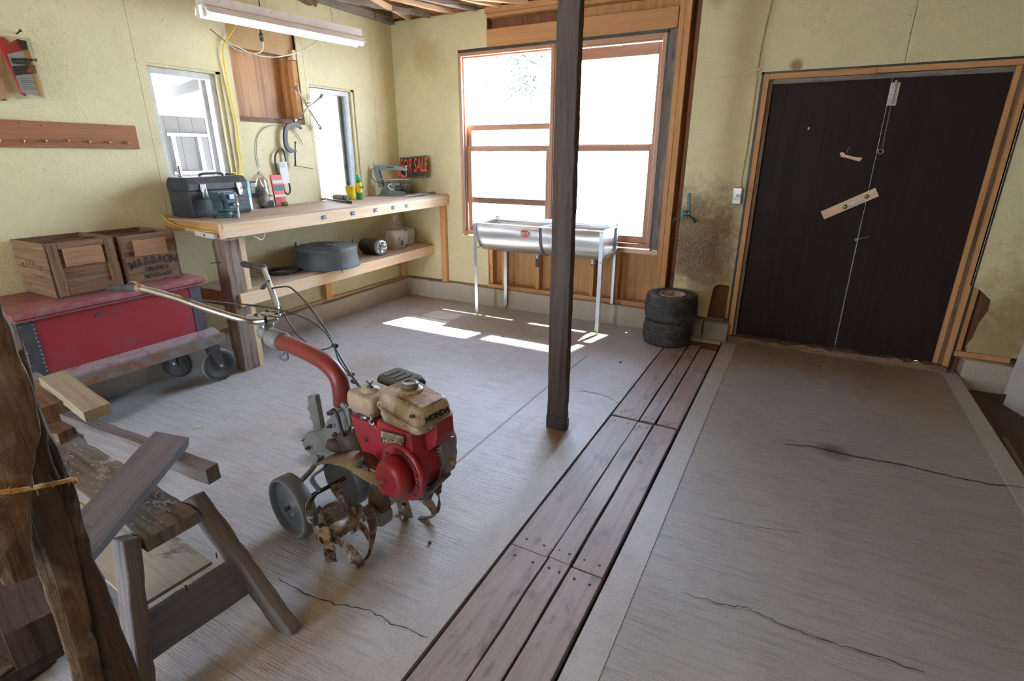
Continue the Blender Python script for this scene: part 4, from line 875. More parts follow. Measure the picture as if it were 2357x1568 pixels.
b = B(); lathe(b, [(.0284, .06), (.0284, .142)], c, n=24); obj('yellow_band', b, M['yellow'], t)
b = text_bm('WY', .032, c+bn*.0292+V((0, 0, .092))-bd*.02, bd, (0, 0, 1), .0004, bold=.001); obj('lettering', b, M['black'], t)
b = B(); lathe(b, [(.025, .158), (.025, .205), (.020, .211), (0, .212)], c, n=24, capb=True); obj('cap', b, M['capgreen'] if 'capgreen' in M else M['greenp'], t)

# scroll saw
def scroll_saw():
    c = PB(902, 452); t = thing('scroll_saw', c, 'grey-green scroll saw at the far end of the bench', 'saw'); d = (PB(955, 449)-PB(862, 448)); d.z = 0; d.normalize(); n = V((d.y, -d.x, 0))
    def q(x, y, z): return c+(d*x+n*(y-.03)+V((0, 0, z)))*1.32
    b = B(); loft(b, [[q(x, y, z) for x, y in ((-.115, -.075), (.12, -.075), (.12, .0), (-.115, .0))] for z in (0, .012)], smooth=False)
    loft(b, [[q(x0, -.065, z), q(x1, -.065, z), q(x1, -.01, z), q(x0, -.01, z)] for z, x0, x1 in ((.012, -.11, .07), (.02, -.105, .06), (.085, -.06, .05), (.092, -.05, .05))], smooth=False); obj('base', b, M['sawgreen'], t, bevel=.004)
    b = B(); bx_ = [q(-.10, -.05, .115), q(.115, -.05, .115)]; beam(b, *bx_, .09, .008); obj('table', b, M['steel_grey'], t, bevel=.003)
    b = B(); loft(b, [[q(x-.020, -.05, z), q(x+.022, -.05, z), q(x+.022, -.02, z), q(x-.020, -.02, z)] for z, x in ((.06, -.10), (.12, -.115), (.175, -.128), (.205, -.125))], smooth=False)
    loft(b, [[q(x, -.048, z0), q(x, -.022, z0), q(x, -.022, z1), q(x, -.048, z1)] for x, z0, z1 in ((-.14, .175, .210), (-.05, .182, .212), (.06, .175, .203), (.10, .172, .19))], smooth=False); obj('arm', b, M['sawgreen'], t, bevel=.004)
    b = B(); tube(b, [q(-.145, -.035, .205), q(-.145, -.035, .225)], .008, 10); obj('tension_knob', b, M['chrome'], t); b = B(); tube(b, [q(.095, -.035, .16), q(.095, -.035, .205)], .006, 10); lathe(b, [(.011, 0), (.011, .012), (0, .012)], q(.095, -.035, .20), n=12, capb=True); tube(b, [q(.095, -.035, .12), q(.095, -.035, .16)], .0015, 6); obj('blade_holder', b, M['chrome'], t)
    b = B(); tube(b, [q(.02, -.012, .055), q(.09, -.005, .05)], .026, 16); lathe(b, [(.028, 0), (.030, .004), (.030, .012), (0, .014)], q(.09, -.005, .05), d, n=16, capb=True); obj('motor', b, M['black'], t)
    b = B(); tube(b, crom([q(.0, .0, .085), q(-.03, .004, .075), q(-.02, .006, .05), q(.01, .004, .045)], 4), .006, 8); obj('blower_hose', b, M['white_plastic'], t)
    for k in range(4):
        b = B(); tube(b, crom([q(.02+k*.008, -.02, .165+k*.003), q(.05+k*.01, .0, .145), q(.085+k*.006, .01, .124+k*.002)], 4), .003, 6); obj('grip', b, M['cardred'], t, label='red handled hobby tool leaning on the saw table')
    b = B(); tube(b, crom([q(-.125, -.05, .20), q(-.17, -.05, .18), q(-.165, -.03, .12), q(-.10, .0, .09), q(-.02, .005, .10)], 6), .003, 6); obj('cord', b, M['black'], t)
    b = B(); prism(b, [(-.02, -.008), (.02, -.008), (.02, .008), (-.02, .008)], q(-.03, -.0065, .05), d, (0, 0, 1), .001); obj('name_plate', b, M['black'], t); b = B(); prism(b, [(-.035, -.008), (.035, -.008), (.035, .008), (-.035, .008)], q(-.02, -.0205, .197), d, (0, 0, 1), -.001); obj('name_plate', b, M['black'], t)
scroll_saw()
# FOR SALE sign leaning in the corner, on a clear box
def sale_sign():
    p0 = P(919, 412, Y=-.09); p1 = P(981, 408, Y=-.09); u = (P(980, 357, Y=-.07)-p1)
    d = (p1-p0).normalized(); up = V((0, 0.15, 1)).normalized(); W_ = (p1-p0).length; Hh = u.length
    t = thing('for_sale_sign', p0, 'black FOR SALE sign with orange letters in the bench corner', 'sign'); z = d.cross(up)
    b = B(); prism(b, [(0, 0), (W_, 0), (W_, Hh), (0, Hh)], p0, d, up, -.003); obj('board', b, M['black'], t)
    b = B()
    for x0, x1, y0, y1 in ((0.004, W_-.004, .004, .009), (0.004, W_-.004, Hh-.009, Hh-.004), (.004, .008, .009, Hh-.009), (W_-.008, W_-.004, .009, Hh-.009)): prism(b, [(x0, y0), (x1, y0), (x1, y1), (x0, y1)], p0+z*.0004, d, up, .0005)
    obj('grey_border', b, M['greyprint'], t)
    b = text_bm('FOR SALE', Hh*.92, p0+d*W_*.53+up*Hh*.28+z*.0008, d, up, .0006, 'CENTER', bold=.002, sx_=.42); obj('lettering', b, M['orange'], t)
    b = text_bm('PHONE', Hh*.13, p0+d*W_*.20+up*Hh*.10+z*.0008, d, up, .0005, 'CENTER'); 
    b.free()
    b = B(); prism(b, [(W_*.08, Hh*.06), (W_*.14, Hh*.06), (W_*.14, Hh*.16), (W_*.08, Hh*.16)], p0+z*.0006, d, up, .0005); obj('small_print', b, M['orange'], t); b = B(); prism(b, [(W_*.2, Hh*.06), (W_*.25, Hh*.06), (W_*.25, Hh*.16), (W_*.2, Hh*.16)], p0+z*.0006, d, up, .0005); obj('small_print', b, M['orange'], t)
sale_sign()
c, t = standing(960, 441, 'storage_box', 'clear plastic storage box with an orange sticker below the sale sign', 'box'); c.y = min(c.y, -.12)
b = B(); loft(b, [[c+V((x*k, y*k, z)) for x, y in rrect(.20, .13, .015, 4)] for z, k in ((0, .86), (.075, .97), (.078, 1.04), (.086, 1.04))]); obj('box', b, M['frost'], t)
b = B(); prism(b, [(-.014, -.02), (.014, -.02), (.014, .02), (-.014, .02)], c+V((.03, -.064, .045)), (1, 0, .0), (0, -.12, 1), .001); obj('sticker', b, M['orange'], t)
for i, (a, c_) in enumerate((((930, 452), (985, 447)), ((948, 449), (1003, 443)))):
    p0, p1 = PB(*a, .008), PB(*c_, .010); t = thing('caulking_tube' if i else 'steel_square', p0, ('grey-green tube tool lying at the far end of the bench edge', 'flat grey metal tool lying in front of the scroll saw')[1-i], 'tool')
    b = B()
    if i: tube(b, [p0, p0.lerp(p1, .3), p0.lerp(p1, .34), p0.lerp(p1, .7), p1], [.005, .005, .013, .013, .011], 10); obj('body', b, M['sawgreen'], t)
    else: beam(b, p0, p1, .03, .006); beam(b, p0.lerp(p1, .4)+V((0, 0, .006)), p0.lerp(p1, .55)+V((0.02, .02, .008)), .03, .012); obj('body', b, M['steel_grey'], t, bevel=.001)

# things on the lower shelf
def tub():
    c = P(757, 600, z=SZ); c = V((.285, -1.345, SZ)); R_ = .25
    t = thing('stock_tank', c, 'upside-down round grey rubber tub with lugs on the lower shelf', 'tub'); b = B()
    lathe(b, [(R_+.012, .0), (R_+.014, .012), (R_+.004, .022), (R_, .028), (R_-.012, .135), (R_-.006, .142), (R_-.006, .160), (R_-.022, .168), (R_-.07, .170), (R_-.085, .176), (.06, .178), (0, .178)], c, n=48, capb=True); obj('shell', b, M['tub'], t)
    b = B(); lathe(b, [(.10, .178), (.10, .184), (.085, .184), (.085, .179)], c+V((.0, -.02, 0)), n=32, smooth=False); lathe(b, [(.009, .178), (.009, .196), (0, .197)], c+V((.01, -.04, 0)), n=8); obj('base_ring', b, M['tub'], t)
    for a in (-2.45, 1.2, -.5):
        d = V((math.cos(a), math.sin(a), 0)); q = c+d*(R_-.02); b = B(); s_ = V((-d.y, d.x, 0))
        prism(b, [(-.02, .155), (.02, .155), (.016, .19), (.008, .202), (-.008, .202), (-.016, .19)], q, s_, (0, 0, 1), .012); obj('lug', b, M['tub'], t, bevel=.003)
    for a in [-1.35+i*.55 for i in range(5)]:
        b = B(); lathe(b, [(.005, 0), (.005, .003), (0, .003)], c+V((math.cos(a), math.sin(a), 0))*(R_+.008)+V((0, 0, .014)), (math.cos(a), math.sin(a), 0), n=8); obj('rivet', b, M['black'], t)
    b = B(); a = -.35; tube(b, crom([c+V((.0, -.09, .186)), c+V((.10, -.08, .183)), c+V((math.cos(a)*(R_-.01), math.sin(a)*(R_-.01), .172)), c+V((math.cos(a)*(R_+.004), math.sin(a)*(R_+.004), .10)), c+V((math.cos(a)*(R_+.014), math.sin(a)*(R_+.02), -.001)), c+V((math.cos(a)*(R_+.016), math.sin(a)*(R_+.03), -.02))], 5), .003, 6)
    obj('tie_cord', b, M['black'], t)
tub()
def motor():
    c = P(862, 585, z=SZ); c = V((max(c.x, .16), c.y, SZ+.052)); cm = V((c.x, c.y, SZ)); XF[0] = Matrix.Translation(cm) @ Matrix.Scale(1.38, 4) @ Matrix.Translation(-cm); t = thing('electric_motor', V((c.x, c.y, SZ)), 'dark grey electric motor lying beside the tub', 'motor'); d = V((.62, .30, 0)).normalized(); d = V((.93, -.1, 0)).normalized()
    b = B(); lathe(b, [(0, -.10), (.046, -.10), (.050, -.09), (.050, .055)], c, d, n=28, capt=True); obj('case', b, M['toolbox'], t)
    b = B(); lathe(b, [(.050, .055), (.053, .058), (.053, .072), (.044, .080), (.03, .082), (.028, .076), (0, .076)], c, d, n=28, capb=True)
    for k in range(6):
        a = k*1.047; u = V((-d.y, d.x, 0)); q = c+d*.082+(u*math.cos(a)+V((0, 0, 1))*math.sin(a))*.030; lathe(b, [(.006, 0), (.006, .004), (0, .005)], q, d, n=8)
    obj('end_bell', b, M['steel_grey'], t)
    b = B(); lathe(b, [(.016, .076), (.016, .088), (.007, .09), (.007, .118), (0, .118)], c, d, n=14); obj('shaft', b, M['chrome'], t)
    b = B(); beam(b, V((c.x, c.y, SZ+.003))-d*.08, V((c.x, c.y, SZ+.003))+d*.04, .07, .006); obj('foot', b, M['black'], t)
motor(); XF[0] = None
c, t = standing(916, 570, 'seed_bag', 'white paper bag with printed lines and a clear twisted top on the lower shelf', 'bag', z=SZ)
b = B(); rnd = random.Random(9); e = bd; n = bn; c = c-n*.02; XF[0] = Matrix.Translation(c) @ Matrix.Scale(1.42, 4) @ Matrix.Translation(-c)
loft(b, [[c+e*(x*kx)+n*(y*ky)+V((rnd.uniform(-.003, .003), rnd.uniform(-.003, .003), z)) for x, y in rrect(.135, .10, .03, 5)] for z, kx, ky in ((0, .95, .95), (.03, 1.04, 1.05), (.09, 1.02, 1.0), (.125, .9, .8))]); obj('bag', b, M['paperbag'], t)
b = B(); loft(b, [[c+e*(x*kx)+n*(y*ky)+V((rnd.uniform(-.006, .006), rnd.uniform(-.004, .004), z+rnd.uniform(-.004, .004))) for x, y in rrect(.135, .10, .03, 5)] for z, kx, ky in ((.125, .9, .8), (.16, .7, .55), (.20, .5, .3), (.225, .65, .35))], cap1=False); obj('bag_top', b, M['clearbag'], t)
for i, (x, s_) in enumerate(((-.035, .012), (-.018, .010), (-.006, .010), (.010, .016))):
    b = text_bm(('SEED MIX', 'LAWN FOOD', 'NET WT', 'SEED')[i], s_, c+e*(x+.0)+n*.0535+V((0, 0, .02)), (0, 0, 1), -e, .0005, bold=.0008 if i == 3 else .0); obj('print', b, M['black'], t)
b = B(); prism(b, [(-.02, 0), (.02, 0), (.02, .09), (-.02, .09)], c+e*.045+n*.0525+V((0, 0, .02)), e, (0, 0, 1), .0005); obj('print_panel', b, M['bluepale'] if 'bluepale' in M else M['frost'], t)
XF[0] = None
c, t = standing(975, 549, 'jug', 'white jug with a dark blue label at the far end of the lower shelf', 'jug', z=SZ); c.y = min(c.y, -.12); XF[0] = Matrix.Translation(c) @ Matrix.Scale(1.38, 4) @ Matrix.Translation(-c)
b = B(); loft(b, [[c+V((x*k, y*k, z)) for x, y in rrect(.150, .09, .02, 5)] for z, k in ((0, .93), (.008, 1), (.10, 1), (.112, .93), (.118, .6))]); obj('body', b, M['white_plastic'], t)
b = B(); prism(b, rrect(.085, .085, .004, 3), c+V((-.022, -.0455, .054)), (1, 0, 0), (0, 0, 1), .0008); obj('label', b, M['bluelabel'] if 'bluelabel' in M else M['bluemark'], t)
b = B(); prism(b, rrect(.04, .015, .003, 3), c+V((-.022, -.0467, .072)), (1, 0, 0), (0, 0, 1), .0006); obj('label_panel', b, M['yellow'], t)
XF[0] = None
# black hose coil and brackets near the old leg
cc = P(598, 605, z=SZ); t = thing('hose_coil', cc, 'coil of black rubber hose on the near end of the lower shelf', 'hose'); cc = V((.20, -1.72, SZ)); t.location = cc; b = B(); pts = []
for i in range(64): a = i*2*math.pi/21.3; pts.append(cc+V((.10*math.cos(a)*(1+.02*(i/21)), .12*math.sin(a), .009+.007*(i//21)+.003*math.sin(a*2))))
tube(b, pts, .0075, 8); obj('coil', b, M['rubber'], t)
for i, (a, c_) in enumerate((((556, 636), (600, 630)), ((560, 646), (592, 640)))):
    p0, p1 = P(*a, z=SZ+.004+.012*(1-i)), P(*c_, z=SZ+.004+.012*(1-i)); t = thing('steel_bracket', p0, ('galvanised flat bracket, upper of two on the lower shelf', 'galvanised flat bracket, lower of two on the lower shelf')[i], 'bracket')
    b = B(); beam(b, p0, p1, .03, .003); beam(b, p1+V((0, 0, .008)), p1+V((0, 0, .0081))+(p1-p0).normalized()*.004, .03, .02); obj('strap', b, M['galv'], t)
    for k in (.2, .5, .8): b = B(); lathe(b, [(.004, 0), (.004, .0006), (0, .0006)], p0.lerp(p1, k)+V((0, 0, .0016)), n=8); obj('hole', b, M['black'], t)
# ---------------------------------------------------------------- red tool chest on its dolly, and the two crates on it
FX = .51                                             # plane of the chest's front
def pf_(x, y, X=FX): return P(x, y, X=X)
TILT = None
def chest():
    A, Bq = pf_(45, 740), pf_(455, 655); bl, br = pf_(90, 885), pf_(478, 758)
    y0, y1 = -3.49, -2.595; zt, zb = .688, .388
    t = thing('tool_chest', (.28, (y0+y1)/2, 0), 'large red wooden tool chest with black metal corners on a wheeled dolly', 'chest')
    XF[0] = TILT
    b = B(); bx(b, (.055, y0, zb), (FX, y1, zt), 1); body = obj('body', b, M['red'], t, bevel=.004)
    b = B(); bx(b, (.045, y0-.03, zt+.019), (FX+.048, y1+.035, zt+.048), 1); obj('lid', b, M['redlid'], t, bevel=.007, seg=3)
    b = B(); bx(b, (.05, y0-.015, zt+.001), (FX+.030, y1+.022, zt+.016), 1); obj('lid_rim', b, M['redlid'], t, bevel=.004)
    for ya, yb in ((y1-.062, y1+.003), (y0-.003, y0+.062)):
        b = B(); bx(b, (FX-.002, ya, zb+.004), (FX+.0035, yb, zt-.004), 2); yy = yb if ya > -3 else ya
        bx(b, (FX-.06, yy-.0025, zb+.004), (FX-.0021, yy+.0015, zt-.004), 2); cb_ = obj('corner_plate', b, M['darksteel'], t, label='black sheet metal corner')
        for k in range(16):
            for yn in ((ya+.006, yb-.008) if k % 3 == 0 else ((ya+.006,) if ya > -3 else (yb-.006,))):
                b = B(); lathe(b, [(.0028, 0), (.002, .0016), (0, .002)], (FX+.0035, yn, zb+.012+k*.022), (1, 0, 0), n=6); obj('nail', b, M['steel_grey'], cb_)
    b = B(); beam(b, (FX+.03, y0-.035, zb-.005), (FX+.03, y1+.04, zb-.005), .075, .02, up=(0.28, 0, 1)); obj('skirt', b, M['skirt'], t, bevel=.003)
    b = B(); beam(b, (.052, y1+.02, zb-.005), (.38, y1+.02, zb-.005), .04, .02); obj('skirt', b, M['skirt'], t, bevel=.003)
    b = B(); bx(b, (FX+.035, y0-.03, zb-.085), (FX+.068, y1+.065, zb-.020), 1); bx(b, (.06, y1+.0, zb-.085), (FX+.0345, y1+.065, zb-.022), 0); bx(b, (.06, y0-.03, zb-.08), (FX+.0345, y0+.01, zb-.022), 0); bx(b, (.06, y0+.01, zb-.06), (FX+.034, y1, zb-.025), 1)
    obj('dolly_frame', b, M['rustframe'], t, bevel=.003)
    XF[0] = None
    ft = zb-.086
    for (x, y, ang) in ((.42, y1+.085, 8), (.12, y1-.02, 60), (FX-.08, y0+.10, 20), (.13, y0+.10, 100)):
        a = math.radians(ang); d = V((math.sin(a), math.cos(a), 0)); ax = V((d.y, -d.x, 0)); R_ = .108; cz = R_+.0015; pv = V((x, y, 0))-d*.035; q = V((x, y, cz))
        b = B(); bx(b, (pv.x-.055, pv.y-.045, ft-.008), (pv.x+.055, pv.y+.045, ft)); lathe(b, [(.034, ft-.026), (.036, ft-.008)], (pv.x, pv.y, 0), n=16, capb=True, capt=True)
        for s_ in (-1, 1): prism(b, [(-.075, ft-.02-cz), (.01, ft-.02-cz), (.02, -.02), (.0, -.02), (-.02, .0)], q+ax*(s_*.030-.0015), d, (0, 0, 1), .003)
        cs = obj('caster', b, M['darksteel'], t)
        b = B(); lathe(b, [(.012, -.024), (.07, -.018), (.074, -.024), (R_*.93, -.024), (R_*.985, -.016), (R_*.985, .016), (R_*.93, .024), (.074, .024), (.07, .018), (.012, .024)], q, ax, n=40, capb=True, capt=True); obj('wheel', b, M['casterwheel'], cs)
        b = B(); lathe(b, [(R_*.986, -.0165), (R_*.999, -.014), (R_*.999, .014), (R_*.986, .0165)], q, ax, n=40); obj('tread', b, M['palerubber'], cs)
        b = B(); lathe(b, [(.010, -.037), (.010, .037)], q, ax, n=8, capb=True, capt=True); obj('axle_bolt', b, M['steel_grey'], cs)
    XF[0] = TILT
    # chipped marks and the small nameplate
    b = B(); n_ = P(227, 725, X=FX+.001); prism(b, [(-.016, -.010), (.016, -.006), (.016, .012), (-.014, .008)], n_, (0, 1, 0), (0, 0, 1), .0008); obj('worn_plate', b, M['darksteel'], body)
    b = B(); n_ = P(265, 693, X=FX+.024); prism(b, [(-.006, -.006), (.006, -.006), (.006, .006), (-.006, .006)], n_, (0, 1, 0), (0, 0, 1), .004); obj('lock_hole', b, M['black'], t)
    XF[0] = None
    return zt+.048
CT = chest()
def crate(label, L0, L1, dep, h, text, hole):
    """L0, L1: near bottom corners of the end facing the room"""
    d = (L1-L0); W_ = d.length; d.normalize(); n = V((d.y, -d.x, 0)); t = thing('wooden_crate', L0.lerp(L1, .5)-n*dep/2, label, 'crate', None); o = L0
    def q(x, y, z): return o+d*x-n*y+V((0, 0, z))
    th = .011
    # long sides: two boards each, bottom: three slats, ends: thick board with a recessed handle field
    for x in (0, W_-th):
        for (za, zb) in ((.004, h*.52), (h*.52+.002, h)):
            b = B(); beam(b, q(x+th/2, .0, (za+zb)/2), q(x+th/2, dep, (za+zb)/2), th, zb-za, seg=4, rough=.0006); obj('side_board', b, M['crate'], t, bevel=.001)
    for i in range(3):
        b = B(); beam(b, q(W_*(i+.5)/3, .0, .003), q(W_*(i+.5)/3, dep, .003), W_/3-.003, .006); obj('bottom_slat', b, M['crate'], t)
    for y in (th*.6, dep-th*.6):
        b = B(); beam(b, q(th, y, h*.5+.003), q(W_-th, y, h*.5+.003), .013, h-.008, up=(0, 0, 1)); e = obj('end_board', b, M['crate'], t, bevel=.0015)
    b = B(); beam(b, q(th, dep*.5, h*.5), q(W_-th, dep*.5, h*.5), .011, h*.93); obj('divider', b, M['crate'], t)
    if hole:   # raised frame battens and handle block
        for (xa, xb, za, zb) in ((.012, .055, .006, h-.006), (W_-.055, W_-.012, .006, h-.006), (.056, W_-.056, h-.035, h-.006), (.056, W_-.056, .006, .045)):
            b = B(); bm_ = beam(b, q((xa+xb)/2, -.004, za), q((xa+xb)/2, -.004, zb), xb-xa, .012, up=n) if zb-za > xb-xa else beam(b, q(xa, -.004, (za+zb)/2), q(xb, -.004, (za+zb)/2), .012, zb-za); obj('batten', b, M['crate'], t, bevel=.003)
    b = B(); beam(b, q(W_*.22, -.010, h*.72), q(W_*.78, -.010, h*.72), .018, h*.34, seg=4, rough=.0012); obj('handle_block', b, M['crateblock'], t, bevel=.003)
    for (s_, x, z, sz, bold, arc, sx_) in text:
        if arc:
            for i, chx in enumerate(s_):
                u = (i-(len(s_)-1)/2)/max(1, (len(s_)-1)/2); cx_ = x+u*arc; cz_ = z-abs(u)**2*.012; an = -u*.22; ux = d*math.cos(an)+V((0, 0, 1))*math.sin(an); uy = V((0, 0, 1))*math.cos(an)-d*math.sin(an)
                b = text_bm(chx, sz, q(cx_, -.0012, cz_), ux, uy, .0004, 'CENTER', bold=bold); obj('stencil_letter', b, M['stencil'], t)
        else: b = text_bm(s_, sz, q(x, -.0012, z), d, (0, 0, 1), .0004, 'CENTER', bold=bold, sx_=sx_); obj('stencil', b, M['stencil'], t)
    # comb joints at the corners
    if not hole:
        b = B()
        for k in range(22):
            z = .008+k*(h-.016)/22
            for x in (.002, W_-.012): beam(b, q(x, -.0012, z), q(x+.010, -.0012, z), .0008, .004)
        stuff(obj('comb_joint', b, M['stencil'], t))
    return t, q, d, n
k0, k1 = P(132, 684, X=.385), P(286, 652, X=.385); crh = .282
k0.z = k1.z = CT+.0012
t, q, d, n = crate('open brown wooden crate with a framed end, at the left on the red chest', k0, k1, .36, crh, [('GENERAL BEVERAGE 7 GAL 10-9', (k1-k0).length*.5, crh-.026, .013, 0, 0, .8)], True)
b = B(); Lw = t
side = [(0.06, .14, 'C'), (.105, .155, '1'), (.14, .16, '8'), (.175, .16, '8'), (.21, .155, '1'), (.25, .14, 'C')]
for (y, z, chx) in side:
    b = text_bm(chx, .036, q(-.0006, .34-y, z), n, (0, 0, 1), .0003, 'CENTER', bold=.001); obj('stencil_letter', b, M['stencil'], t)
m0, m1 = P(296, 655, X=.385), P(421, 636, X=.385); m0.z = m1.z = CT+.0012; m0.y = max(m0.y, k1.y+.012)
Wm = (m1-m0).length
crate('open brown wooden crate stencilled for an orange beverage, at the right on the red chest', m0, m1, .36, crh-.006, [('MISSION', Wm*.52, crh*.36, .058, .003, Wm*.36, 1), ('ORANGE', Wm*.56, crh*.22, .034, .001, 0, 1.0), ('BEVERAGE', Wm*.56, crh*.07, .034, .001, 0, 1.0), ('24', Wm*.14, crh*.56, .018, 0, 0, 1), ('7 OZ', Wm*.84, crh*.60, .016, 0, 0, 1)], False)

# ---------------------------------------------------------------- stainless double sink on legs
def sink():
    fl, fr = P(1108, 728, z=0), P(1389, 772, z=0); yF = (fl.y+fr.y)/2; xl = fl.x+.0; xr = fr.x
    xl = P(1093, 514, Y=yF).x+.005; xr = P(1387, 536, Y=yF).x; zt = .863; yB = -.035
    t = thing('double_sink', ((xl+xr)/2, (yF+yB)/2, 0), 'stainless steel two-basin utility sink on tall angle legs below the twin window', 'sink')
    xm_ = P(1244, 520, Y=yF).x
    zb = P(1240, 588, Y=yF+.12).z; R_ = (yB-yF)/2
    def basin(x0, x1):
        b = B(); prof = []
        n_ = 16
        yc = (yF+yB)/2; dp = zt-zb
        for k in range(n_+1):
            a = math.pi*k/n_; yy = yc-R_*math.cos(a)*(1 if True else 1); s_ = math.sin(a)
            zz = zt-dp*min(1, s_**.62) if 0 < k < n_ else zt
            prof.append((yy, zz))
        r0 = [[b.verts.new((x, y, z)) for y, z in prof] for x in (x0, x0+.008, x1-.008, x1)]
        for i in range(3):
            for k in range(n_): quad(b, (r0[i][k], r0[i][k+1], r0[i+1][k+1], r0[i+1][k]), None, True)
        for r_ in (r0[0], r0[-1]): quad(b, r_)
        b2 = obj('basin', b, M['stainless'], t); md = b2.modifiers.new('solid', 'SOLIDIFY'); md.thickness = .0015
        return b2
    basin(xl+.012, xm_-.012); basin(xm_+.012, xr-.012)
    b = B(); yc = (yF+yB)/2; dp = zt-zb; pr = []
    for k in range(17): a = math.pi*k/16; pr.append((yc-R_*math.cos(a), zt-dp*(min(1, math.sin(a)**.62) if 0 < k < 16 else 0)))
    ra = [V((xm_-.014, y, z+.004)) for y, z in pr]; rb = [V((xm_+.014, y, z+.004)) for y, z in pr]; 
    mm = [V((xm_, y-(.0 if 0 < i < 16 else 0), z-.006)) for i, (y, z) in enumerate(pr)]
    va = [[b.verts.new(p) for p in r_] for r_ in (ra, mm, rb)]
    for i in range(2):
        for k in range(16): quad(b, (va[i][k], va[i][k+1], va[i+1][k+1], va[i+1][k]), None, True)
    obj('centre_seam', b, M['darksteel'], t)
    b = B(); rr = .014
    rim = [(xl, yF), (xr, yF), (xr, yB), (xl, yB)]
    for i in range(4): p, p2 = rim[i], rim[(i+1) % 4]; beam(b, (p[0], p[1], zt), (p2[0], p2[1], zt), .022, .010)
    obj('rim', b, M['galv'], t, bevel=.003)
    b = B(); bx(b, (xl, yB, zt-.005), (xr, yB+.012, zt+.03)); obj('back_ledge', b, M['stainless'], t, bevel=.003)
    b = B(); bx(b, (xm_-.012, yF+.011, zt-.004), (xm_+.012, yB-.001, zt+.003)); obj('divider', b, M['stainless'], t)
    b = text_bm('RATH', .042, (0, 0, 0), (1, 0, 0), (0, 0, 1)); b.free()
    bc = P(1208, 538, Y=yF-.004); b = B(); prism(b, [(.045*math.cos(a*.2618), .034*math.sin(a*.2618)) for a in range(24)], bc, (1, 0, 0), (0, -.25, 1), .0012); bd_ = obj('badge', b, M['badge'], t, label='round red maker badge')
    b = text_bm('RATH', .040, bc+V((0.002, -.003, -.013)), (1, 0, 0), (0, -.25, 1), .0005, 'CENTER', bold=.0012, shear=.2, sx_=.85); obj('lettering', b, M['whitepaint'], bd_)
    def leg(x, y, sx, sy, ztop, lab=None, zft=.035):
        b = B(); w_ = .032
        bx(b, (x, y, zft), (x+sx*w_, y+sy*.0028, ztop), 2); bx(b, (x, y+sy*.0029, zft), (x+sx*.0028, y+sy*w_, ztop), 2)
        lg = obj('leg', b, M['galv'], t)
        b = B(); tube(b, [(x+sx*.014, y+sy*.014, .006), (x+sx*.014, y+sy*.014, zft+.02)], .005, 8); lathe(b, [(.012, 0), (.013, .004), (.006, .008), (0, .009)], (x+sx*.014, y+sy*.014, .001), n=12, capb=True); obj('foot', b, M['steel_grey'], lg)
        for z in (ztop-.012, ztop-.25): b = B(); lathe(b, [(.007, 0), (.007, .004), (0, .006)], (x+sx*.015, y-.0001, z), (0, -1, 0), n=6); obj('bolt', b, M['chrome'], lg)
    leg(xl-.014, yF-.014, 1, 1, zt+.004); leg(xr+.014, yF-.014, -1, 1, zt+.004); leg(xl-.014+.13, yB-.05, 1, 1, zt-.05); leg(xr+.014, yB+.014, -1, -1, zt+.03)
    b = B(); beam(b, (xl-.008, yF+.0, zt-.23), (xl+.10, yF+.14, zt-.16), .012, .003); obj('brace', b, M['darksteel'], t)
    b = B(); prism(b, [(yF, zt-.21), (yB, zt-.23), (yB, zt-.205), (yF+.03, zt-.185)], (xr+.012, 0, 0), (0, 1, 0), (0, 0, 1), .003); obj('brace', b, M['galv'], t)
    b = B(); yy = [yF+.0, yF+.0, yB, yB]; prism(b, [(yF, zt-.005), (yF, zt-.20), (yF+.05, zt-.235), (yB-.02, zt-.235), (yB, zt-.19), (yB, zt-.005)], (xr-.008, 0, 0), (0, 1, 0), (0, 0, 1), .0025); obj('end_panel', b, M['stainless'], t)
    b = B(); prism(b, [(yF, zt-.005), (yF, zt-.10), (yF+.05, zt-.20), (yB-.02, zt-.235), (yB, zt-.19), (yB, zt-.005)], (xl+.010, 0, 0), (0, 1, 0), (0, 0, 1), -.0025); obj('end_panel', b, M['stainless'], t)
    for x, h in ((P(1237, 600, Y=-.22).x, .09), (P(1365, 610, Y=-.22).x, .03)):
        b = B(); lathe(b, [(.035, 0), (.035, -.008), (.022, -.012), (.020, -.03), (.024, -.03), (.024, -.045), (.018, -.046), (.018, -h-.03), (.015, -h-.03)], (x, -.22, zb+.004), n=20, capt=True); obj('drain', b, M['chrome'], t)
    for (x, y) in ((xl, yF), (xr, yF)):
        ft = thing('foot_pad', (x, y, 0), ('bright green disc under the left front leg of the sink', 'bright green disc under the right front leg of the sink')[x > 2], 'pad')
        b = B(); rnd = random.Random(3); 
        prism(b, [(.026*(1+.2*math.sin(k*2.1))*math.cos(k*.5236), .024*math.sin(k*.5236)) for k in range(12)], (x, y, .0006), (1, 0, 0), (0, 1, 0), .0006)
        obj('disc', b, M['neon'], ft)
sink()
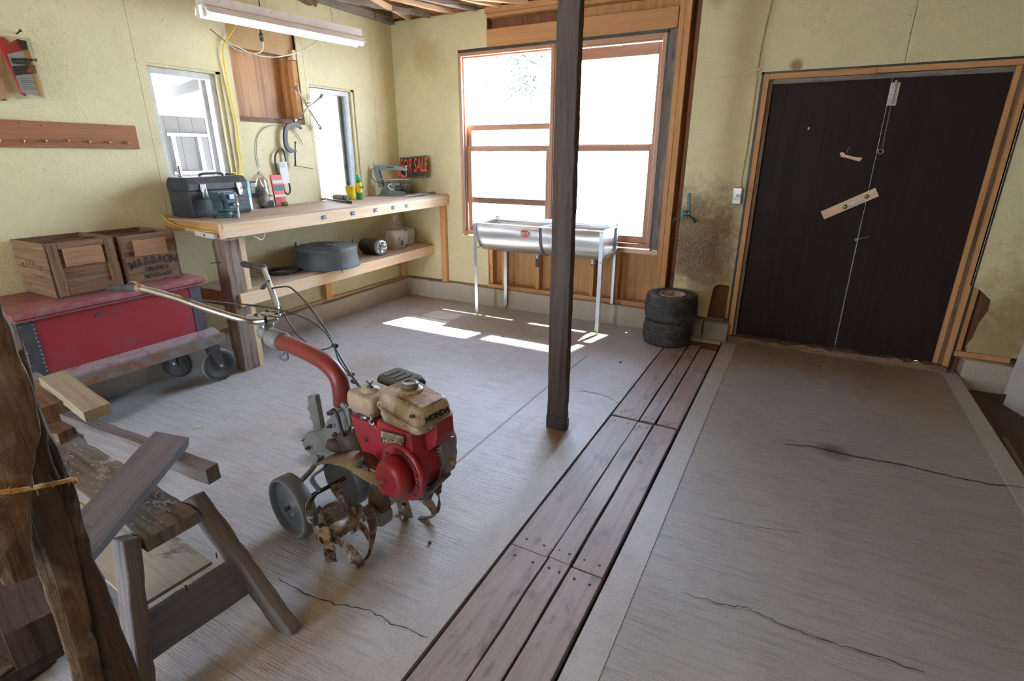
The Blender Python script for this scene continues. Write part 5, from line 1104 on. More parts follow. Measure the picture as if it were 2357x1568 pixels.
# ---------------------------------------------------------------- two small tyres stacked by the wall
def tyre(c, R_, h, label, rim, yaw=0.0, seed=1):
    t = thing('utility_wheel', c, label, 'tyre', None); c = V(c); b = B(); r0 = R_*.54
    prof = [(r0, .012), (r0+.012, .002), (R_*.84, .0), (R_*.955, .004), (R_*.99, .022), (R_, h*.5), (R_*.99, h-.022), (R_*.955, h-.004), (R_*.90, h+.001), (R_*.80, h-.001), (R_*.78, h+.001), (R_*.68, h-.002), (r0+.014, h-.004), (r0, h-.014), (r0-.004, h-.03), (r0-.004, .03), (r0, .012)]
    lathe(b, prof, c, n=64); car = obj('carcass', b, M['rubber'], t)
    # tread: zig-zag ribs with grooves between them
    rnd = random.Random(seed); nr = 6; b = B(); n_ = 144
    for k in range(nr):
        z0 = .022+(h-.044)*k/nr; z1 = .022+(h-.044)*(k+1)/nr-.0045; R2 = R_+.0055-.010*abs((k+.5)/nr-.5)**2*4*.9
        rings = [[], [], [], []]
        for i in range(n_):
            a = 2*math.pi*i/n_; zg = .0036*(1 if i % 4 < 2 else -1)
            for j, (rr, zz) in enumerate(((R2-.010, z0+zg), (R2, z0+zg), (R2, z1+zg), (R2-.010, z1+zg))): rings[j].append(c+V((math.cos(a)*rr, math.sin(a)*rr, zz)))
        loft(b, rings, smooth=False, cap0=False, cap1=False)
    stuff(obj('tread', b, M['rubber'], t))
    if rim:
        b = B(); lathe(b, [(r0-.002, h-.006), (r0-.006, h-.001), (r0-.012, h-.006), (r0-.016, h-.03), (r0-.03, h*.45), (r0-.035, h*.42), (.045, h*.40), (.04, h*.30), (.028, h*.30)], c, n=40); obj('rim', b, M['rimcream'], t)
    else:
        b = B(); lathe(b, [(r0-.004, h*.4), (.04, h*.38)], c, n=32); obj('rim', b, M['rimcream'], t)
tb_ = P(1531, 790, z=0); 
t0 = V((3.05-.16, -.46, 0)); 
q1 = P(1470, 775, z=0); q2 = P(1592, 775, z=0)
RT = .185
lo = P(1531, 803, z=0); dd = (V((CAM.x, CAM.y, 0))-lo).normalized(); tc_ = lo-dd*RT; tc_.z = .003
tyre(tc_, RT, .198, 'lower of two small worn tyres stacked beside the window studs', False, seed=1)
tyre(tc_+V((.012, -.004, .200)), RT+.012, .205, 'upper of two small worn tyres, with a cream rim and straw on it', True, seed=2)
b = B(); rnd = random.Random(11); c = tc_
for i in range(46):
    a = rnd.gauss(math.atan2(dd.y, dd.x)+.25, .45); z = .20+rnd.gauss(0, .05); r_ = RT+.022; p0 = c+V((math.cos(a)*r_, math.sin(a)*r_, z)); p1 = p0+V((rnd.gauss(0, .014), rnd.gauss(0, .008), rnd.gauss(0, .022))); tube(b, [p0, p0.lerp(p1, .5)+dd*.004, p1], .0009, 4)
o = stuff(obj('straw', b, M['straw'], None, c+dd*RT+V((0, 0, .15)))); tag(o, 'strands of dry straw caught on the front of the stacked tyres', 'straw')
# ---------------------------------------------------------------- things hung on the left wall and the ceiling
WXL = .001
def W(x, y, out=0.0): return P(x, y, X=WXL+out)
# board with six brass cup hooks
def hook_board():
    a, bq, c_, d_ = W(-60, 260), W(309, 290), W(318, 343), W(-60, 337)
    t = thing('hook_board', W(160, 310), 'brown wooden board with a row of brass cup hooks on the left wall', 'hook board')
    zc = (W(309, 290).z+W(318, 343).z)/2; hh = W(309, 290).z-W(318, 343).z; y1 = W(313, 316).y; z_l = (W(0, 275).z+W(0, 338).z)/2; y_l = W(0, 306).y; s_ = (zc-z_l)/(y1-y_l); y0 = y_l-.55
    b = B(); beam(b, (.011, y0, z_l+s_*(y0-y_l)), (.011, y1, zc), .018, hh); obj('board', b, M['hookboard'], t, bevel=.002)
    for (x, y) in ((48, 324), (99, 324), (150, 323), (200, 326), (246, 327), (288, 328), (-8, 323)):
        p = W(x, y, .021); b = B(); o = V((1, 0, 0)); lathe(b, [(.0075, 0), (.0075, .003), (.003, .006), (.003, .014)], p, o, n=12, capb=True)
        tube(b, crom([p+V((.012, 0, 0)), p+V((.020, 0, -.010)), p+V((.034, 0, -.013)), p+V((.042, 0, -.002)), p+V((.038, 0, .010))], 4), .0024, 7); obj('hook', b, M['brass'], t, label='brass cup hook')
    for (x, y) in ((44, 283), (95, 289), (242, 289)): b = B(); lathe(b, [(.004, 0), (.003, .0015), (0, .002)], W(x, y, .0205), (1, 0, 0), n=8); obj('screw', b, M['black'], t)
hook_board()
# red triangle in its clear sleeve hung from a nail
def sleeve():
    n0 = W(42, 75); t = thing('warning_triangle_pack', n0, 'red roadside warning triangle in a printed clear sleeve hung on a nail', 'package')
    tl, tr, br, bl = W(-22, 82, .035), W(68, 88, .035), W(105, 228, .035), W(35, 228, .035); tl = W(-15, 80, .035)
    def q(u, v, o=0.0): return tl.lerp(tr, u).lerp(bl.lerp(br, u), v)+V((o, 0, 0))
    def patch(name, pts, mat, o, th=.001, sub=None):
        b = B(); A = [b.verts.new(q(u, v, o)) for u, v in pts]; C_ = [b.verts.new(q(u, v, o+th)) for u, v in pts]; n_ = len(pts); quad(b, A[::-1]); quad(b, C_)
        for k in range(n_): quad(b, (A[k], A[(k+1) % n_], C_[(k+1) % n_], C_[k]))
        return obj(name, b, mat, sub or t)
    patch('sleeve', [(.0, .0), (1, .0), (1, 1), (0, 1)], M['clearbag'], .004)
    patch('reflector', [(.05, .03), (.30, .02), (.42, .12), (.40, .95), (.30, .93)], M['cardred'], -.022, .016); patch('reflector', [(.38, .12), (.62, .04), (.9, .10), (.86, .25), (.5, .3)], M['cardred'], -.02, .014)
    patch('black_grip', [(.62, .03), (.88, .05), (.86, .20), (.70, .18)], M['black'], -.004, .004)
    card = patch('card', [(.22, .28), (.92, .18), (.98, .97), (.30, .90)], M['white_plastic'], -.006, .002)
    patch('orange_panel', [(.72, .20), (.90, .185), (.98, .96), (.86, .95)], M['orangepale'], -.003, .0008, card)
    patch('black_panel', [(.24, .47), (.94, .43), (.95, .57), (.25, .62)], M['black'], -.003, .0008, card)
    patch('triangle_print', [(.62, .56), (.76, .46), (.86, .57)], M['cardred'], -.0015, .0006, card)
    ux = (q(1, .4)-q(0, .42)).normalized(); uy = (q(.5, .2)-q(.5, .6)).normalized()
    for s_, v, h in (('GROUND BASE', .385, .0175), ('TRIANGLE', .44, .0185)): b = text_bm(s_, h, q(.27, v, .0), ux, uy, .0004, 'LEFT', bold=.0009, sx_=.95); obj('lettering', b, M['black'], card)
    for i in range(6):
        v = .66+i*.035; b = B(); p0, p1 = q(.36, v, -.002), q(.36+.28+.1*((i*7) % 3), v, -.002); beam(b, p0, p1, .0008, .003); obj('print_line', b, M['greyprint'], card)
    b = B(); p = W(38, 78); tube(b, [p-V((.0, 0, 0)), p+V((.05, .0, .01))], .0035, 8); lathe(b, [(.007, 0), (.007, .003), (0, .003)], p+V((.05, 0, .01)), (1, 0, .2), n=10, capb=True); obj('nail', b, M['black'], t)
sleeve()
# cut-out with a ledge at the far left edge of the picture
b = B(); c = W(-20, 160); bx(b, (.002, W(-70, 100).y, W(5, 232).z), (.012, W(6, 200).y, W(0, 90).z)); tag(obj('wafer_patch', b, M['osb_raw'], None, W(-20, 160)), 'bare wafer board patch behind the hanging triangle sleeve', 'board')
b = B(); p = W(2, 231); tube(b, [p, p+V((.03, .01, .004))], .0032, 7); tag(obj('bent_nail', b, M['black'], None, p), 'bent nail in the wall under the hanging triangle sleeve', 'nail')

# yellow cable tied to the wall, running down to the bench
M_y = M['yellow']
pts = [W(549, 48, .03), W(535, 72, .02), W(520, 92, .02), W(514, 112, .02), W(515, 140, .016), W(524, 190, .012), W(535, 240, .012), (W(545, 290, .012)), W(550, 340, .012), W(556, 375, .012), W(560, 404, .02), W(563, 425, .03)]
b = B(); tube(b, crom(pts, 6), .0055, 8); ca = tag(obj('yellow_cable', b, M['yellow'], None, pts[3]), 'yellow cable running down the wall between the left window and the recess', 'cable')
b = B(); tube(b, [W(484, 67, .05), W(505, 85, .03), W(521, 97, .022)], .0028, 6); obj('cable_tie', b, M['black'], ca, label='black cable tie with a long tail')
# white lamp lead with its socket
pts = [W(521, 97, .024), W(545, 115, .05), W(575, 122, .08), W(605, 130, .10), W(640, 131, .10), W(685, 121, .09), W(715, 105, .09), W(733, 93, .10)]
b = B(); tube(b, crom(pts, 8), .0042, 7); cd_ = tag(obj('white_lamp_lead', b, M['white_plastic'], None, pts[0]), 'white lead hanging in a loop in front of the wall recess', 'cable')
pts = [W(521, 97, .026), W(548, 108, .07), W(575, 122, .09), (W(598, 121, .11)), W(606, 108, .12), W(604, 90, .12)]
b = B(); tube(b, crom(pts, 8), .0042, 7); obj('branch', b, M['white_plastic'], cd_)
p = W(603, 92, .12); b = B(); lathe(b, [(.010, -.01), (.014, 0), (.015, .012), (.010, .018), (.017, .024), (.016, .034), (.008, .04), (.004, .06), (.004, .075)], p, (-.0, -.05, 1), n=14, capb=True, capt=True); obj('plug_adapter', b, M['black'], cd_, label='black plug adapter')

# two-tube fluorescent fixture hanging from the ceiling
def fixture():
    # the near end and the far end of its lower face, 2.35 m above the floor
    zf = 2.265; a = P(462, 30, z=zf); c_ = P(828, 101, z=zf)
    d = (c_-a).normalized(); L_ = (c_-a).length; n = V((d.y, -d.x, 0)); t = thing('shop_light', a.lerp(c_, .5), 'white two-tube fluorescent shop light hanging over the bench', 'lamp')
    def q(x, y, z): return a+d*x+n*y+V((0, 0, z))
    prof = [(-.085, .0), (-.065, .034), (-.042, .046), (-.040, .098), (.040, .098), (.042, .046), (.065, .034), (.085, .0), (.082, -.001), (.063, .031), (.040, .043), (-.040, .043), (-.063, .031), (-.082, -.001)]
    b = B(); loft(b, [[q(x, y, z) for y, z in prof] for x in (0, L_)], smooth=False); obj('housing', b, M['lampwhite'], t, bevel=.0015)
    for y in (-.038, .038):
        b = B(); tube(b, [q(.02, y, .0), q(L_-.02, y, .0)], .019, 14); obj('tube', b, M['tube'], t, label='white fluorescent tube')
    for x in (.004, L_-.004):
        for y in (-.038, .038):
            b = B(); beam(b, q(x, y, -.022), q(x, y, .046), .032, .008, up=d); obj('tube_socket', b, M['lampwhite'], t, bevel=.002)
    for x in (.03, .05): b = B(); tube(b, crom([q(x-.04, .055, .02), q(x-.02, .06, -.01), q(x+.005, .04, -.015)], 3), .003, 6); obj('end_clip', b, M['chrome'], t)
    for x in (.33*L_, .80*L_): b = B(); tube(b, [q(x, 0, .098), q(x, 0, CEIL+.07-zf)], .0035 if x < .5*L_ else .0012, 6); obj('hanger', b, M['black'], t)
    for x in (.1, .45, .8, 1.1): b = B(); lathe(b, [(.004, 0), (.003, .001), (0, .0015)], q(x, .0405, .075), n, n=8); obj('screw', b, M['greyprint'], t)
fixture()
# broken board end jutting from the ceiling
c = P(716, 2, z=CEIL-.02); b = B(); beam(b, c+V((-.04, -.20, .05)), c+V((.0, .0, -.0)), .05, .06, seg=5, rough=.006); beam(b, c+V((.0, -.03, .01)), c+V((.02, .035, -.02)), .035, .03, seg=3, rough=.005); obj('joist_stub', b, M['barnwood'], ce)
c = P(861, 22, z=CEIL-.0); b = B(); tube(b, [c, c+V((.005, .01, -.07))], .005, 6); obj('spike', b, M['black'], ce)

# lug wrench: four-armed
def lug_wrench():
    c = W(710, 243, .045); t = thing('lug_wrench', c, 'four-way chrome lug wrench hanging by the wall recess', 'wrench')
    e = [W(682, 199, .06), W(740, 297, .06), W(741, 220, .07), W(675, 278, .06)]
    for k, (p, p2) in enumerate(((e[0], e[1]), (e[2], e[3]))):
        off = V((.006 if k else -.006, 0, 0)); b = B(); tube(b, [p+off, p2+off], .0075, 10)
        for s_, u in ((p, (p2-p).normalized()), (p2, (p-p2).normalized())): lathe(b, [(.009, .035), (.015, .022), (.016, 0), (.010, .0), (.009, .014)], s_+off, u, n=10, smooth=False)
        obj('arm', b, M['chrome'], t)
    b = B(); p = W(705, 238); tube(b, [p, p+V((.055, 0, .004))], .003, 6); obj('nail', b, M['black'], t)
lug_wrench()
# C-clamp
def clamp():
    t = thing('c_clamp', W(675, 300), 'black iron C-clamp hanging on the wall beside the far window', 'clamp'); X_ = .035
    def w(x, y): return W(x, y, X_)
    arc = [w(694, 296), w(684, 288), w(672, 287), (w(661, 292)), w(657, 305), w(657, 325), w(660, 338), w(668, 346), w(681, 348)]
    b = B(); pts = crom(arc, 5); ax = V((1, 0, 0)); rings = []
    for i, p in enumerate(pts):
        tt = (pts[min(i+1, len(pts)-1)]-pts[max(i-1, 0)]).normalized(); s_ = ax.cross(tt).normalized(); k = .017 if 3 < i < len(pts)-4 else .010
        rings.append([p+s_*(sx__*k)+ax*(sy__*.009) for sx__, sy__ in ((-1, -1), (1, -1), (1, 1), (-1, 1))])
    loft(b, rings, smooth=False); obj('frame', b, M['black'], t, bevel=.002)
    b = B(); tube(b, [w(680, 327), w(679, 345)], .0045, 8); tube(b, [w(679, 345), w(680, 380)], .006, 10); lathe(b, [(.009, 0), (.010, .01), (.007, .014)], w(680, 330), (0, 0, 1), n=12, capb=True, capt=True); lathe(b, [(.009, 0), (.009, .018)], w(680, 383), (0, 0, 1), n=12, capb=True, capt=True); obj('screw', b, M['darksteel'], t)
    b = B(); tube(b, [w(677, 381), w(718, 388)], .0028, 8); lathe(b, [(.004, 0), (.004, .004)], w(718, 388), (0, 1, -.1), n=8, capb=True, capt=True); obj('tee_handle', b, M['darksteel'], t)
clamp()
# pale cord arc on the wall
pts = [W(597, 385, .006), W(591, 355, .006), W(592, 320, .006), W(604, 298, .006), W(625, 289, .006), W(655, 289, .008), W(672, 297, .01), W(690, 318, .01), W(697, 333, .012)]
b = B(); tube(b, crom(pts, 6), .0028, 6); tag(obj('pale_cord_loop', b, M['rag'], None, pts[3]), 'thin pale cord arching on the wall behind the clamp', 'cord')
# V-belt and its card
def belt():
    t = thing('v_belt', W(645, 345), 'black rubber V-belt with a white card hanging below the clamp', 'belt'); pts = []
    ctrl = [W(646, 344, .02), W(636, 352, .02), W(633, 368, .02), W(638, 392, .02), W(650, 420, .03), W(655, 440, .035), W(662, 447, .035), W(668, 440, .035), W(665, 420, .03), W(660, 395, .02), W(657, 365, .02), W(653, 349, .02)]
    b = B(); tube(b, crom(ctrl, 5, closed=True), .0065, 8, closed=True); obj('belt', b, M['rubber'], t)
    b = B(); p = [W(641, 374, .032), W(660, 372, .032), W(667, 421, .036), W(650, 423, .036)]; loft(b, [[q for q in p], [q+V((.0015, 0, 0)) for q in p]], smooth=False); cd2 = obj('card', b, M['white_plastic'], t)
    b = B(); p = [W(642, 376, .034), W(655, 375, .034), W(657, 386, .035), W(644, 387, .035)]; loft(b, [[q for q in p], [q+V((.0008, 0, 0)) for q in p]], smooth=False); obj('print', b, M['bluepale'], cd2)
belt()

# ---------------------------------------------------------------- on the back wall by the door
def hose_hanger():
    X_ = lambda x, y, o=.0: P(x, y, Y=-.014-o)
    t = thing('hose_hanger', X_(1583, 480), 'dark green metal hose hanger on the wall left of the door', 'hose hanger')
    b = B(); p0, p1 = X_(1586, 444), X_(1584, 498); beam(b, p0-V((0, .003, 0)), p1-V((0, .003, 0)), .020, .004, up=(0, 1, 0)); obj('back_strap', b, M['greenmetal'], t, bevel=.001)
    b = B(); p0, p1 = X_(1570, 481, .085), X_(1569, 504, .09); beam(b, p0, p1, .018, .004, up=(0, 1, 0)); tube(b, [X_(1585, 486, .004), p0.lerp(p1, .3)], .005, 6); obj('front_strap', b, M['greenmetal'], t, bevel=.001)
    b = B(); ca, cb_ = X_(1588, 540, .002), X_(1568, 540, .11); R_ = .098; A_, B_ = [], []; c1 = X_(1580, 495, .003); c1 = V((c1.x, -.018, c1.z-R_+.003))
    for k in range(15):
        a = math.radians(28+k*(150-28)/14); A_.append(c1+V((math.cos(a)*R_, 0, math.sin(a)*R_))); B_.append(c1+V((math.cos(a)*R_, -.095, math.sin(a)*R_)))
    vs = [[b.verts.new(p) for p in r_] for r_ in (A_, B_)]
    for k in range(14): quad(b, (vs[0][k], vs[0][k+1], vs[1][k+1], vs[1][k]), None, True)
    o = obj('saddle', b, M['greenmetal'], t); md = o.modifiers.new('s', 'SOLIDIFY'); md.thickness = .0025
    for zz in (.012, .03, .06): b = B(); lathe(b, [(.0045, 0), (.0045, .001)], X_(1585, 450)-V((0, .0065, zz)), (0, -1, 0), n=8, capb=True, capt=True); obj('slot', b, M['black'], t)
hose_hanger()
def switch():
    q = P(1697, 451, Y=-.03); t = thing('switch_box', V((q.x, -.012, q.z)), 'grey metal switch box with conduit beside the dark door', 'switch')
    b = B(); hw = (P(1708, 451, Y=-.03)-P(1687, 451, Y=-.03)).length/2; hh = (P(1697, 432, Y=-.03).z-P(1697, 471, Y=-.03).z)/2
    rbox(b, (q.x, -.030, q.z), (hw*2, hh*2, .036), .006, (1, 0, 0), (0, 0, 1)); obj('box', b, M['galv'], t)
    b = B(); rbox(b, (q.x, -.0495, q.z), (hw*1.75, hh*1.75, .003), .0015, (1, 0, 0), (0, 0, 1)); pl_ = obj('cover_plate', b, M['steel_grey'], t)
    b = B(); beam(b, (q.x, -.051, q.z-.004), (q.x, -.062, q.z+.008), .008, .012); obj('toggle', b, M['white_plastic'], pl_)
    for z in (-.03, .03): b = B(); lathe(b, [(.003, 0), (0, .0015)], (q.x, -.051, q.z+z), (0, -1, 0), n=8); obj('screw', b, M['steel_grey'], pl_)
    pts = [P(x, y, Y=-.02) for x, y in ((1705, 434), (1708, 400), (1718, 350), (1728, 280), (1738, 210), (1748, 130), (1762, 60), (1772, 20), (1779, -10))]
    b = B(); tube(b, crom(pts, 5), .0058, 8); cn = obj('conduit', b, M['osbpaint'], t, label='thin conduit painted like the wall')
    for x, y in ((1709, 385), (1728, 270), (1747, 160)): b = B(); p = P(x, y, Y=-.020); beam(b, p+V((0, 0, -.008)), p+V((0, 0, .008)), .026, .016, up=(0, 1, 0)); obj('clip', b, M['osbpaint'], cn)
switch()
# door hardware
DY = .044
def D(x, y, o=0.0): return P(x, y, Y=DY-o)
def latch_board():
    a, c_ = D(1893, 496, .012), D(2019, 442, .012); t = thing('turn_board', a.lerp(c_, .5), 'short pine board with bolts set slantwise across the door leaves', 'latch')
    b = B(); beam(b, a, c_, .020, .062, up=(0, 0, 1)); obj('board', b, M['pine'], t, bevel=.002)
    p0, p1 = D(1945, 476, .026), D(1995, 452, .026); b = B(); beam(b, p0, p1, .006, .018, up=(0, 0, 1)); obj('strap', b, M['steel_grey'], t)
    for p in (p0, p1): b = B(); lathe(b, [(.015, 0), (.015, .003), (.008, .004), (.008, .010), (0, .011)], p, (0, -1, 0), n=12, capb=True); obj('bolt', b, M['chrome'], t)
latch_board()
def barrel_bolt():
    a, c_ = D(2062, 190, .004), D(2051, 243, .004); zc = (a.z+c_.z)/2; x = (a.x+c_.x)/2; t = thing('barrel_bolt', V((x, DY, zc)), 'white barrel bolt with a chain at the top of the dark door', 'bolt'); hh = (a.z-c_.z)/2
    b = B(); bx(b, (x-.026, DY-.003, zc-hh), (x+.026, DY-.0005, zc+hh)); pl_ = obj('plate', b, M['whitewood'], t, bevel=.001)
    b = B(); tube(b, [(x, DY-.013, zc-hh*.9), (x, DY-.013, zc+hh+.012)], .0075, 12); obj('barrel', b, M['whitewood'], t)
    for k in (-.6, 0, .6): b = B(); tube(b, [(x-.016, DY-.004, zc+hh*k), (x-.010, DY-.018, zc+hh*k), (x+.010, DY-.018, zc+hh*k), (x+.016, DY-.004, zc+hh*k)], .004, 6); obj('guide', b, M['whitewood'], t)
    for sx__ in (-1, 1):
        for k in (-.85, .85): b = B(); lathe(b, [(.0035, 0), (0, .0015)], (x+sx__*.020, DY-.003, zc+hh*k), (0, -1, 0), n=8); obj('screw', b, M['steel_grey'], pl_)
    p0, p1 = D(2050, 246, .014), D(2031, 340, .010); nl = 24
    b = B()
    for i in range(nl):
        p = p0.lerp(p1, (i+.5)/nl); s_ = (1, 0) if i % 2 else (0, 1); L_ = (p1-p0).length/nl*.72; ring = [p+V((s_[0]*.0042*math.cos(a), s_[1]*.0042*math.cos(a), L_*math.sin(a))) for a in [k*1.0472 for k in range(6)]]
        tube(b, ring, .0011, 4, closed=True)
    stuff(obj('chain', b, M['chrome'], t)); b = B(); p = D(2027, 349, .010); tube(b, [p+V((.0145*math.cos(a), 0, .0145*math.sin(a))) for a in [k*.3927 for k in range(16)]], .0028, 7, closed=True); obj('pull_ring', b, M['chrome'], t)
barrel_bolt()
def scrap():
    a, c_ = D(1932, 356, .006), D(1985, 365, .006); t = thing('wood_scrap', a.lerp(c_, .5), 'splintered scrap of plywood stuck high on the left door leaf', 'scrap'); d = (c_-a).normalized(); u = V((0, 0, 1)); W_ = (c_-a).length
    b = B(); prism(b, [(0, .010), (.012, .018), (.03, .016), (.035, .006), (.05, .005), (W_*.62, .002), (W_, .004), (W_*.95, -.012), (W_*.88, -.022), (W_*.4, -.014), (.012, -.012)], a, d, u, .006); obj('splinter', b, M['pine'], t)
    b = B(); p = D(1950, 352, .012); tube(b, crom([p, p+V((0, -.004, .02)), p+V((.008, -.006, .035))], 3), .002, 6); obj('nail', b, M['steel_grey'], t)
scrap()
b = B(); p0, p1 = D(1970, 552, .006), D(1997, 546, .006); tube(b, [p0, p1, p1+V((0, -.01, .012))], .0022, 6); tube(b, [p0+V((.008*math.cos(a), -.0, .008*math.sin(a))) for a in [k*.7854 for k in range(8)]], .002, 6, closed=True); tag(obj('hook_and_eye', b, M['steel_grey'], None, p0), 'small hook and eye below the slanted board on the door', 'hook')
b = B(); p = D(1861, 296, .004); prism(b, [(-.006, -.008), (.004, -.010), (.008, .006), (-.002, .010)], p, (1, 0, 0), (0, 0, 1), .003); tag(obj('paint_fleck', b, M['osbpaint'], None, p), 'small pale fleck stuck on the left door leaf', 'fleck')

# white panelled door leaning at the right edge
def white_door():
    # near and far lower corners
    t = thing('leaning_door', (4.98, -.75, -.085), 'chipped white panelled door standing at the right edge of the room', 'door')
    f0, f1 = P(2322, 925, z=-.06), P(2375, 960, z=-.06)
    p0 = V((f0.x+.0, f0.y, -.083)); d = V((.35, -.94, 0)).normalized()
    n = V((-d.y, d.x, 0)); Z = V((.03, .0, 1)).normalized()
    Wd = .76; H_ = 1.98
    def q(u, v, o=0.0): return p0+d*u+Z*v+n*o
    b = B(); prism(b, [(.0, 0), (Wd, 0), (Wd, H_), (.0, H_)], q(0, 0), d, Z, .030); obj('leaf', b, M['whitewood'], t, bevel=.002)
    for (ua, ub, va, vb) in ((0, .10, 0, H_), (.10, Wd-.10, 0, .2), (Wd-.1, Wd, 0, H_), (.1, Wd-.1, .9, 1.05), (.1, Wd-.1, H_-.12, H_)):
        b = B(); prism(b, [(ua, va), (ub-.001, va), (ub-.001, vb), (ua, vb)], q(0, 0, -.0), d, Z, -.012); obj('stile', b, M['whitewood'], t, bevel=.002)
    b = B(); prism(b, [(-.05, .06), (-.001, .06), (-.001, H_), (-.05, H_)], q(0, 0, .012), d, Z, .02); obj('edge_strip', b, M['whitewood'], t, bevel=.002)
white_door()
# ---------------------------------------------------------------- the rotary tiller
TO = V((2.41, -3.24, 0)); TF = V((.985, -.17, 0)).normalized(); TL = V((-TF.y, TF.x, 0))
def q(a, b_, z): return TO+TF*a+TL*b_+V((0, 0, z))
def L(x, y, b_):
    v = ray(x, y); t = (b_-(CAM-TO).dot(TL))/v.dot(TL); return CAM+v*t
def plate(name, px, b0, th, mat, parent, bevel=.002, label=None):
    """flat part of the machine: outline in the plane b=b0, thickness th away from the near side"""
    bm = B(); A = [L(x, y, b0) for x, y in px]; loft(bm, [A, [p+TL*th for p in A]], smooth=False); return obj(name, bm, mat, parent, bevel=bevel, label=label)
til = thing('rotary_tiller', TO, 'red and white walk-behind petrol rotary tiller standing on the concrete floor', 'tiller')
mr, mg, mb_, mc_ = M['tillred'], M['tillgrey'], M['tillbeige'], M['greasy']
# handle column
ctl = [L(x, y, .03) for x, y in ((638, 782), (690, 803), (728, 822), (758, 842), (777, 866), (785, 895), (788, 930))]
b = B(); tube(b, crom(ctl, 5), .0335, 20); obj('handle_column', b, M['tillredold'], til)
d0 = (ctl[0]-ctl[1]).normalized()
b = B(); lathe(b, [(.0345, -.045), (.040, -.043), (.041, .01), (.0405, .035), (.034, .048), (.012, .050), (0, .05)], ctl[0], d0, n=24, capb=True); soc = obj('socket', b, mg, til)
ct = L(617, 738, .03); cb2 = L(612, 775, .03)
b = B(); lathe(b, [(.028, -.03), (.033, -.02), (.033, .0), (.026, .006), (.026, .026), (.034, .03), (.034, .045), (.02, .05)], cb2+V((0, 0, .03)), (0, 0, 1), n=20, capb=True, capt=True); obj('swivel', b, mg, til)
b = B(); hr = ctl[0]-d0*.055; tube(b, crom([hr+V((0, 0, -.034)), hr+V((-.012, -.01, -.052)), hr+V((-.03, -.01, -.066)), hr+V((-.022, .0, -.082)), hr+V((.0, .004, -.072)), hr+V((.004, 0, -.04))], 5), .0055, 8, flat=1.0); obj('release_lever', b, mg, til)
# handlebars
hub = L(610, 738, .03)
lb = [L(612, 738, .0), L(585, 741, -.03), L(555, 735, -.07), L(480, 712, -.14), L(400, 684, -.20), L(322, 663, -.26)]
rb = [L(600, 726, .06), L(625, 722, .10), L(637, 711, .13), L(632, 688, .17), L(620, 655, .22), L(607, 618, .28)]
for k, (pp, ge) in enumerate(((lb, L(240, 663, -.275)), (rb, L(553, 606, .30)))):
    b = B(); tube(b, crom(pp, 6), .0135, 14, caps=False); hb = obj('handlebar', b, M['chrome'], til, label='chromed left handlebar' if k == 0 else 'chromed right handlebar')
    e = pp[-1]; gd = (ge-e).normalized()
    b = B(); lathe(b, [(.0, -.012), (.015, -.012), (.017, -.006), (.017, .012), (.014, .016), (0, .016)], e, (pp[-1]-pp[-2]).normalized(), n=18); obj('end_collar', b, M['rustring'] if k == 0 else M['darksteel'], hb)
    b = B(); g0 = e+gd*.02; tube(b, [e, g0+gd*.02], .0125, 12); obj('grip_stub', b, M['chrome'], hb)
    b = B(); glen = (ge-e).length; lathe(b, [(.012, 0), (.0155, .004), (.0155, glen*.5), (.017, glen*.72), (.015, glen*.80), (.010, glen*.82), (0, glen*.82)], g0, gd, n=16, capb=True); obj('grip', b, M['rubber'], hb)
    b = B(); up_ = V((0, 0, 1)); s_ = .028 if k == 0 else -.035
    if k == 0: tube(b, crom([e+gd*.0+up_*.010, e+gd*.05+up_*.026, e+gd*.11+up_*.022, e+gd*.15+up_*.004], 5), .005, 8, flat=.6)
    else:
        p = pp[-2]; tube(b, crom([p+up_*.02, p-TF*.02+up_*.0, p-TF*.045-up_*.012, p-TF*.07-up_*.030], 5), [.006+.001*min(i, 8) for i in range(16)], 8, flat=.5)
    obj('lever', b, M['chrome'] if k == 0 else M['darksteel'], hb)
b = B(); rbox(b, hub+V((.0, .0, .0))-TF*.02+TL*.01, (.11, .07, .022), .010, TF, TL); pl_ = obj('bar_clamp', b, M['chrome'], til, label='chromed handlebar clamp')
b = B(); rbox(b, hub+V((0, 0, .016))-TF*.015+TL*.035, (.10, .022, .014), .006, (TF*.9+TL*.3), TL); rbox(b, hub+V((0, 0, .014))-TF*.03-TL*.02, (.10, .022, .012), .006, (TF*.9+TL*.25), TL); stuff(obj('clamp_bars', b, M['chrome'], pl_))
for a_, b_ in ((-.045, .04), (.02, .045), (-.03, -.02), (.03, -.01)): b = B(); lathe(b, [(.009, 0), (.009, .006), (.005, .008), (0, .009)], hub+TF*a_+TL*b_+V((0, 0, .022)), n=6, capb=True); obj('bolt', b, M['darksteel'], pl_)
b = B(); rbox(b, hub+V((0, 0, -.022)), (.055, .05, .024), .008, TF, TL); obj('clamp_base', b, M['chrome'], pl_)
